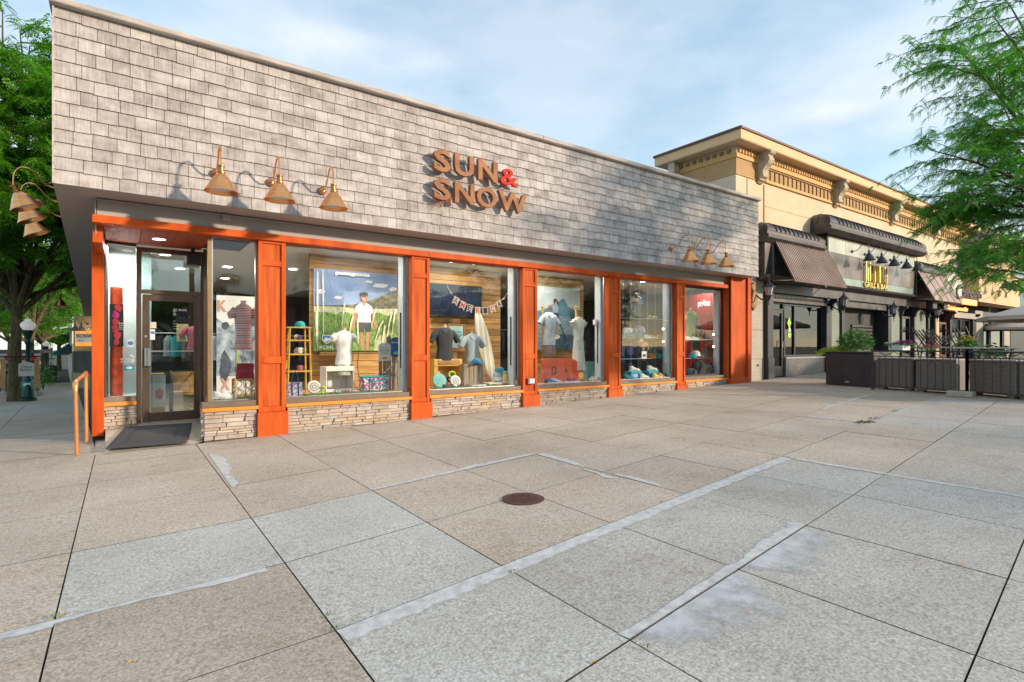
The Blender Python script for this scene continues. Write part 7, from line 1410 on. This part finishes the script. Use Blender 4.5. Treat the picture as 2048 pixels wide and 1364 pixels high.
def fronds_mesh(name, P, D, Sc, tmpl, mat, parent, off):
    V, F = tmpl; n = len(P); P = np.array(P, dtype=np.float32); D = np.array(D, dtype=np.float32); D /= np.linalg.norm(D, axis=1)[:, None]+1e-9
    up = np.tile(np.array([[0, 0, 1]], dtype=np.float32), (n, 1))+np.random.RandomState(3).normal(0, .35, (n, 3)).astype(np.float32)
    Sd = np.cross(up, D); Sd /= np.linalg.norm(Sd, axis=1)[:, None]+1e-9; U = np.cross(D, Sd)
    Sc = np.array(Sc, dtype=np.float32)[:, None, None]
    A = P[:, None, :]+Sc*(V[None, :, 0:1]*D[:, None, :]+V[None, :, 1:2]*Sd[:, None, :]+V[None, :, 2:3]*U[:, None, :])
    A = A.reshape(-1, 3)-np.array(off, dtype=np.float32); k = len(V); Fi = (F[None]+(np.arange(n)*k)[:, None, None]).reshape(-1, 4)
    me = bpy.data.meshes.new(name); me.vertices.add(len(A)); me.vertices.foreach_set('co', A.ravel()); me.loops.add(Fi.size); me.loops.foreach_set('vertex_index', Fi.ravel().astype(np.int32)); me.polygons.add(len(Fi)); me.polygons.foreach_set('loop_start', np.arange(0, Fi.size, 4, dtype=np.int32)); 
    try: me.polygons.foreach_set('loop_total', np.full(len(Fi), 4, dtype=np.int32))
    except Exception: pass
    me.update(calc_edges=True); me.materials.append(MATS[mat]); o = bpy.data.objects.new(name, me); C.objects.link(o); o.parent = parent; o['kind'] = 'stuff'; return o
def tree(label, base, th, cr, zlo, ztop, nl, nsub, ntw, nfr, tmpl, mat, r0=.22, seed=1, fork=None, lean=(0, 0), group=None, name='honey_locust_tree', keep=None, extra=(), tw=.19):
    x, y, z = base; t = thing(name, label, 'tree', base, group=group); r6 = random.Random(seed); B = Vector(base)
    tr = MB(); top = B+Vector((lean[0], lean[1], th))
    tr.tube([B-Vector((0, 0, .2)), B+Vector((0, 0, .05)), B+Vector((lean[0]*.2, lean[1]*.2, th*.3)), B+Vector((lean[0]*.6, lean[1]*.6, th*.7)), top], [r0*1.5, r0*1.25, r0, r0*.9, r0*.82], 12)
    tr.build('trunk', 'bark', t, smooth=True)
    cz0 = z+(zlo+ztop)/2; P = []; D = []; Sc = []; lb = MB()
    def env(a, h): # crown radius at a height fraction
        return cr*(math.sin(math.pi*min(.98, max(.03, .12+.80*h)))**.7)
    limbs = []
    for i in range(nl):
        a = 2*math.pi*i/nl+r6.uniform(-.3, .3); h = (.1+.9*r6.random()**.8) if i else .8
        e = Vector((B.x+lean[0]+math.cos(a)*env(a, h)*.82, B.y+lean[1]+math.sin(a)*env(a, h)*.82, z+zlo+(ztop-zlo)*h*.93)); limbs.append(e)
    limbs += [Vector(e) for e in extra]
    for e in limbs:
        s0 = top-Vector((0, 0, r6.uniform(0, th*.2))); mid = s0.lerp(e, .5)+Vector((r6.uniform(-.3, .3), r6.uniform(-.3, .3), .12*(e-s0).length)); pts = []
        for k in range(9):
            f = k/8; p = s0*(1-f)**2+mid*2*f*(1-f)+e*f*f; pts.append(p+Vector((r6.uniform(-.05, .05),)*3)*(1 if 0 < k < 8 else 0))
        lb.tube(pts, [r0*.6*(1-.86*k/8) for k in range(9)], 7)
        for j in range(nsub):
            f = .25+.75*(j+r6.random())/nsub; i0 = min(7, int(f*8)); p = pts[i0].lerp(pts[i0+1], f*8-i0); d = (e-s0).normalized(); b = math.atan2(d.y, d.x)+r6.choice((-1, 1))*r6.uniform(.3, 1.5); ls = cr*r6.uniform(.26, .5)*(1.15-.5*f)
            q_ = p+Vector((math.cos(b)*ls, math.sin(b)*ls, ls*r6.uniform(-.12, .42))); lb.tube([p, p.lerp(q_, .5)+Vector((0, 0, ls*.10)), q_], [r0*.16, r0*.10, r0*.04], 5)
            for k in range(ntw):
                g_ = .15+.85*(k+r6.random())/ntw; pp = p.lerp(q_, g_)+Vector((0, 0, ls*.2*g_*(1-g_)*2)); c_ = b+r6.choice((-1, 1))*r6.uniform(.3, 1.3); lt = r6.uniform(.4, 1.15)*cr*tw
                qq = pp+Vector((math.cos(c_)*lt, math.sin(c_)*lt, lt*r6.uniform(-.55, .45)))
                if keep and not keep(qq): continue
                lb.tube([pp, pp.lerp(qq, .5)-Vector((0, 0, .03*lt)), qq-Vector((0, 0, .12*lt))], [.009, .006, .003], 3, cap=False)
                for w_ in range(nfr):
                    u = (w_+r6.random())/nfr; o_ = pp.lerp(qq, u); dd = c_+r6.uniform(-2.2, 2.2); P.append((o_.x, o_.y, o_.z-.12*lt*u*u)); D.append((math.cos(dd), math.sin(dd), r6.uniform(-1.0, .25))); Sc.append(r6.uniform(.7, 1.25))
    lb.build('branches', 'bark', t, smooth=True)
    fronds_mesh('foliage', P, D, Sc, tmpl, mat, t, base); return t, len(P)
T1 = frond_template(7, .155, .038, .0125); T2 = frond_template(5, .27, .10, .026); T3 = frond_template(3, .42, .19, .055)
xr, yr = 17.3, 1.9
ex = [PT(1860, 300, 11.5), PT(1890, 420, 11.5), PT(1930, 110, 11.8), PT(1930, 540, 11.2), PT(1990, 560, 11.0), PT(2010, 590, 11.6), PT(1985, 30, 12), PT(2020, 250, 11), PT(1960, 350, 11), PT(1900, 450, 12.6), PT(1960, 420, 12.2)]
_, nf = tree('feathery honey locust reaching into the right side of the view above the patio', (xr, yr, gz(xr, yr)), 3.8, 3.7, 5.2, 11.0, 13, 10, 8, 14, T1, 'locust_leaf', .10, 21, extra=ex, tw=.24)
print('fronds right', nf)
# side-street trees on the left
def onstreet(x, t, dz=0): a, b = ray(x); return (t*a, t*b, gz(t*a, t*b)+dz)
SG = 'honey locusts along the side street'
b1 = onstreet(28, 18.5)
_, nf = tree('big street tree with a forked mossy trunk left of the street lamp', b1, 3.6, 5.7, 2.7, 12.6, 16, 16, 10, 12, T2, 'street_leaf', .16, 4, lean=(.1, 0), extra=[PT(40, 60, 16.5), PT(5, 20, 15.5), PT(70, 150, 17), PT(20, 260, 15.5), PT(85, 400, 16.5), PT(-40, 100, 15)], group=SG)
print('fronds left', nf)
tree('slimmer street tree behind the street lamp on the left', onstreet(60, 30), 3.0, 5.6, 2.5, 11.5, 13, 11, 8, 10, T2, 'street_leaf', .2, 5, group=SG)
tree('third tree back along the left kerb of the side street', onstreet(88, 43), 3.2, 6.0, 2.4, 11.5, 12, 11, 7, 9, T3, 'street_leaf', .2, 6, group=SG)
tree('far tree down the side street in front of the green awning', onstreet(118, 58), 3.2, 5.5, 2.3, 9, 10, 8, 6, 7, T3, 'street_leaf', .2, 8, group=SG)
tree('street tree on the far side of the side street at the left edge', onstreet(-60, 34), 3.2, 6.5, 2.6, 12, 11, 9, 6, 7, T3, 'street_leaf', .24, 9, group=SG)
tree('far tree across the side street behind the parked cars', onstreet(20, 60), 3.2, 7, 2.4, 11, 10, 8, 6, 7, T3, 'far_leaf', .24, 10, group=SG)
# trees and fronts across the square, seen in the shop glass
BG = 'trees across the street seen in the glass'
for k, (x, y, h, r_) in enumerate(((-9, -17, 9.5, 4.5), (3, -20, 8.0, 4.2), (13, -19, 9.5, 4.4), (26, -22, 10, 5), (40, -20, 9, 5), (-2, -31, 11, 5.5))):
    tree('tree across the square reflected in the glass, %s from the left' % ('first', 'second', 'third', 'fourth', 'fifth', 'rearmost')[k], (x, y, -.2), 2.6, r_, 2.3, h, 9, 7, 5, 7, T3, 'far_leaf', .2, 30+k, group=BG)
M('plain_brick', (.30, .16, .11), .85, var=.2, scale=2); M('plain_stone', (.42, .38, .32), .85, var=.15, scale=2)
for k, (x0, x1, h, mt) in enumerate(((-30, -6, 7, 'plain_brick'), (-5.5, 14, 5.2, 'plain_stone'), (14.5, 34, 6.5, 'plain_brick'), (34.5, 60, 7.5, 'plain_stone'))):
    t = thing('street_building', ('red brick', 'low pale stone', 'brown brick', 'tall pale stone')[k]+' building across the square reflected in the shop glass', 'building', ((x0+x1)/2, -40, 0)); m = MB(); m.box(x0, x1, -44, -36, -.5, h); m.build('wall', mt, t); m = MB(); m.bbox(x0-.1, x1+.1, -44.1, -35.8, h, h+.4, .02); m.build('roof', 'charcoal_metal', t)
    x = x0+1.2
    while x < x1-2.4:
        for z0, z1 in ((.6, 2.9),)+(((4, 5.6),) if h > 6 else ()):
            m = MB(); m.box(x, x+1.8, -36, -35.94, z0, z1); w_ = m.build('window', 'white_paint', t); m = MB(); m.box(x+.1, x+1.7, -35.94, -35.93, z0+.1, z1-.1); m.build('pane', 'dark_glass', w_)
        x += 3.1

# ================================================================ the side street
lx, ly, lz = onstreet(56, 18.4)
lamp = thing('street_lamp', 'dark green street lamp with a white acorn globe and parking signs', 'street lamp', (lx, ly, lz)); M('lamp_green', (.012, .05, .045), .4, .3, var=.2)
H_ = PZ(0, 0, 1)*0+(1.5+(691-660)/1090*18.4)-lz
m = MB(); m.lathe([(.24, 0), (.24, .1), (.17, .14), (.15, .5), (.12, .62), (.14, .66), (.11, .74), (.075, .8), (.06, H_-.5), (.1, H_-.42), (.075, H_-.35), (.12, H_-.15), (.15, H_-.02), (.1, H_)], n=14); m.build('post', 'lamp_green', lamp, smooth=True, local=True)
M('globe', (.72, .72, .72), .25, var=.05, emit=(1, .97, .9, .12))
m = MB(); m.lathe([(.09, H_-.02), (.15, H_+.03), (.19, H_+.09), (.205, H_+.15), (.20, H_+.20), (.17, H_+.25), (.12, H_+.29), (.09, H_+.31), (.085, H_+.34), (.095, H_+.36), (.03, H_+.38), (.0, H_+.43)], n=20); m.build('globe', 'globe', lamp, smooth=True, local=True)
m = MB(); m.tube([(-.75, 0, H_-.9), (.45, 0, H_-.9)], .022, 6); m.build('banner_arm', 'lamp_green', lamp, local=True)
ps = thing('parking_sign', 'cream arched parking sign on the green lamp post', 'sign', (lx-.03, ly-.12, lz+H_-1.35)); ang = math.atan2(-lx, ly); ps.rotation_euler.z = ang
m = MB(); m.prism([(-.2, -.2), (.2, -.2), (.2, .22), (.12, .25), (0, .29), (-.12, .25), (-.2, .22)], 'y', -.01, .01); m.build('plate', 'off_white', ps, local=True)
def lwrite(s, x0, x1, z0, z1, y, mat, parent, bold=.02):
    o = write(s, x0, x1, z0, z1, y, 0, mat, 'lettering', None, bold); o.parent = parent; return o
lwrite('2 Hour', -.15, .15, .06, .16, -.013, 'taupe_cloth', ps); lwrite('Parking', -.16, .16, -.06, .05, -.013, 'taupe_cloth', ps)
M('green_sign', (.03, .38, .22), .5, var=.1)
t = thing('route_sign', 'small green and white sign under the parking sign', 'sign', (lx-.02, ly-.12, lz+H_-1.85), ang); m = MB(); m.box(-.15, .15, -.01, .01, -.12, .12); m.build('plate', 'green_sign', t, local=True); m = MB(); m.box(-.09, .09, -.013, -.011, -.03, .06); m.build('emblem', 'white_print', t, local=True)
# parklet in the roadway: timber posts, planters, red banner
M('timber', (.62, .33, .11), .7, var=.2, scale=3, stretch=(8, 8, .8)); M('red_banner', (.62, .015, .02), .6, var=.1); M('parklet_grey', (.22, .24, .27), .7, var=.2)
pk = thing('parklet_barrier', 'outdoor dining barrier with timber posts behind the street lamp', 'barrier', onstreet(30, 20))
for x in (6, 74): a = onstreet(x, 20.5); zz = 1.5+(691-718)/1090*20.5; m = MB(); m.bbox(a[0]-.07, a[0]+.07, a[1]-.04, a[1]+.04, 1.5+(691-776)/1090*20.5, zz, .008); m.build('post', 'timber', pk)
a = onstreet(-14, 21); b = onstreet(80, 21)
m = MB(); m.bar((a[0], a[1], 1.5-74/1090*21), (b[0], b[1], 1.5-74/1090*21), .05, .62); m.build('panel', 'parklet_grey', pk)
for k in range(9): p = [a[i]+(b[i]-a[i])*(k+.5)/9 for i in (0, 1)]; m = MB(); m.bar((p[0], p[1]-.04, 1.5-95/1090*21), (p[0], p[1]-.04, 1.5-58/1090*21), .03); m.build('baluster', 'black_metal', pk)
m = MB(); m.bar((a[0], a[1], 1.5-96/1090*21), (b[0], b[1], 1.5-96/1090*21), .3, .14); m.build('base', 'concrete_block', pk)
a = onstreet(10, 24); b = onstreet(73, 24); t = thing('red_umbrella', 'red banner edge of an outdoor dining umbrella behind the street lamp', 'umbrella', (a[0], a[1], 1)); m = MB(); m.bar((a[0], a[1], 1.5-25/1090*24), (b[0], b[1], 1.5-25/1090*24), .05, .20); m.build('valance', 'red_banner', t); m = MB(); m.bar((a[0]-.6, a[1], 1.5-12/1090*24), (b[0]+.3, b[1], 1.5-12/1090*24), .9, .16); m.build('top', 'charcoal_metal', t); m = MB(); c = [(a[i]+b[i])/2 for i in (0, 1)]; m.tube([(c[0], c[1], gz(c[0], c[1])), (c[0], c[1], 1.2)], .04, 8); m.build('pole', 'black_metal', t)
px, py, pz = onstreet(80, 23); leafclump('bushy green shrub at the end of the dining barrier', px+.1, py, pz+.2, .38, 1.1, 420, 'plant_green', .13, seed=14)
# parked cars beyond
def car(label, x, y, z, rz, mat):
    t = thing('parked_car', label, 'car', (x, y, z), rz, 'cars parked in the side street')
    pr = [(-2.2, .3), (-2.25, .7), (-2.1, .85), (-1.3, .95), (-.75, 1.4), (.7, 1.43), (1.4, 1.0), (2.1, .85), (2.25, .6), (2.2, .3)]
    m = MB(); m.prism(pr, 'x', -.88, .88); m.v = [(x_*(1-.14*max(0, z_-.9)/.5), y_, z_) for x_, y_, z_ in m.v]; m.build('body', mat, t, local=True)
    m = MB(); m.prism([(-1.12, .98), (-.72, 1.34), (.62, 1.37), (1.18, 1.0)], 'x', -.89, .89); m.v = [(x_*(1-.14*max(0, z_-.9)/.5), y_, z_) for x_, y_, z_ in m.v]; m.build('side_windows', 'dark_glass', t, local=True)
    for sx in (-.85, .85):
        for sy_ in (-1.4, 1.4): m = MB(); m.tube([(sx-.1, sy_, .32), (sx+.1, sy_, .32)], .32, 14); w_ = m.build('wheel', 'black', t, local=True)
    for sx in (-.6, .6): m = MB(); m.bbox(sx-.18, sx+.18, -2.26, -2.2, .6, .75, .02); m.build('headlight', 'white_paint', t, local=True)
for k, (x, tt_, mt, l) in enumerate(((-10, 27, 'white_paint', 'white car parked behind the left tree trunk'), (34, 36, 'steel', 'silver car parked farther back behind the street lamp'), (58, 46, 'charcoal_metal', 'dark car parked far down the side street'))):
    a, b = ray(x); X_, Y_ = a*tt_-1.6, b*tt_; car(l, X_, Y_, gz(X_, Y_)-.15, R(4), mt)
# pavement clutter down the street
for k, (x, tt_) in enumerate(((92, 38), (96, 50), (103, 64))):
    p = onstreet(x, tt_); dup(lamp, p, 0, ('second green street lamp down the pavement', 'third green street lamp down the pavement', 'farthest green street lamp down the pavement')[k])
for k, (x, tt_) in enumerate(((104, 36), (101, 46))):
    p = onstreet(x, tt_); t = thing('street_bin', ('dark litter bin', 'farther dark litter bin')[k]+' on the pavement edge down the side street', 'bin', p); m = MB(); m.lathe([(.25, 0), (.3, .9), (.32, .92), (.2, 1.05), (.0, 1.08)], n=14, cap=False); m.build('bin_body', 'black_metal', t, local=True)
# building beyond the shop with the ochre sign box and awnings
ib = thing('ochre_building', 'ochre fronted building with dark shutters beyond the shop on the side street', 'building', PT(165, 740, 26))
def sp(x, t_): a, b = ray(x); return a*t_, b*t_
pa, pb, pc = sp(152, 27.0), sp(190, 25.6), sp(140, 62)
def wallq(p, q_, z0, z1, mat, nm, par, th=.12): m = MB(); m.bar((p[0], p[1], (z0+z1)/2), (q_[0], q_[1], (z0+z1)/2), th, z1-z0); return m.build(nm, mat, par)
M('ochre_paint', (.50, .36, .14), .7, var=.08); M('olive_paint', (.30, .26, .14), .7, var=.1)
g0 = gz(*pa)
wallq(pa, pb, g0-.3, 1.5-54*.0245, 'olive_paint', 'base_panel', ib, .4); wallq(pa, pb, 1.5-55*.0245, 1.5-10*.0245, 'dark_room', 'wall', ib, .3); wallq(pa, pc, g0-1.2, 2.6, 'off_white', 'side_wall', ib, .3)
for k in range(4): p = (pa[0]+(pb[0]-pa[0])*(k+.3)/4, pa[1]+(pb[1]-pa[1])*(k+.3)/4); m = MB(); m.box(p[0]-.035, p[0]+.035, p[1]-.3, p[1]-.15, g0-.1, 1.5-12*.0245); m.build('mullion', 'olive_paint', ib)
m = MB(); p = pa; m.box(p[0]-.12, p[0]+.1, p[1]-.35, p[1]-.1, g0-.3, 1.6); m.build('pilaster', 'olive_paint', ib)
sb_ = thing('grill_sign', 'lit orange and white sign box above the dark shutters on the side street', 'sign', (pa[0], pa[1], 2)); m = MB(); xa, xb = sp(154, 24.5), sp(192, 24.5); zz = lambda y: 1.5-(y-691)/1090*24.5
m = MB(); m.bar((xa[0], xa[1], (zz(700)+zz(660))/2), (xb[0], xb[1], (zz(700)+zz(660))/2), .4, zz(657)-zz(701)); m.build('box', 'ochre_paint', sb_)
dx_ = Vector((xb[0]-xa[0], xb[1]-xa[1], 0)); L_ = dx_.length; dx_.normalize(); an_ = math.atan2(dx_.y, dx_.x)
fr = thing('sign_face', 'orange edged white face of the sign box beyond the shop', 'sign', (xa[0], xa[1], 0), an_)
M('flame_print', (.85, .20, .02), .5, var=.5, scale=5, col2=(.9, .5, .05), emit=(1, .3, .03, .5))
m = MB(); m.box(.1, L_, -.23, -.205, zz(692), zz(659.5)); m.build('face', 'flame_print', fr, local=True); m = MB(); m.box(.14, L_, -.25, -.235, zz(685), zz(667)); m.build('plate', 'off_white', fr, local=True)
o = write('IRONWOOD', .18, .18+1.15, zz(676), zz(668.5), -.252, 0, 'black', 'lettering', None, .02); o.parent = fr; o = write('GRILL', .2, .55, zz(683), zz(679), -.252, 0, 'sticker_blue', 'lettering', None, .02); o.parent = fr
m = MB(); xa, xb = sp(156, 24.6), sp(192, 24.6); m.bar((xa[0], xa[1], zz(644)), (xb[0], xb[1], zz(644)), .5, zz(634)-zz(656)); o = m.build('parapet_sign_top', 'ochre_fascia', ib)
for k, x in enumerate((163, 175)): p = sp(x, 24.2); goose('tiny dark gooseneck lamp over the sign box, %s' % ('left one', 'right one')[k], (p[0], p[1], zz(648)), R(-25), ('charcoal_metal', 'charcoal_metal', 'lamp_white'), .8, 'tiny lamps over the sign box')
# black and teal awnings
def wedge(label, xa, xb, t_, yt, yb_, mat):
    a, b = sp(xa, t_), sp(xb, t_); t = thing('fabric_awning', label, 'awning', (a[0], a[1], 2)); z1, z0 = 1.5-(yt-691)/1090*t_, 1.5-(yb_-691)/1090*t_
    m = MB(); q0 = (b[0], b[1]); d = (a[0]-b[0], a[1]-b[1]); w2 = (d[1]*.0+.4, 6.0)
    m.add([(b[0], b[1], z1), (b[0]-.2, b[1]+6, z1), (a[0]-.2, a[1]+6, z0+.15), (a[0], a[1], z0+.15), (b[0], b[1], z0), (b[0]-.2, b[1]+6, z0), (a[0]-.2, a[1]+6, z0), (a[0], a[1], z0)], [(0, 1, 2, 3), (3, 2, 6, 7), (0, 3, 7, 4), (1, 5, 6, 2), (4, 7, 6, 5)]); m.build('cover', mat, t); return t
M('awning_black', (.012, .014, .025), .7, var=.2); M('awning_teal', (.01, .16, .15), .7, var=.2)
wedge('black sloping fabric awning beyond the shop', 120, 155, 27.5, 684, 707, 'awning_black'); wedge('teal sloping fabric awning farther down the side street', 105, 135, 40, 688, 710, 'awning_teal')
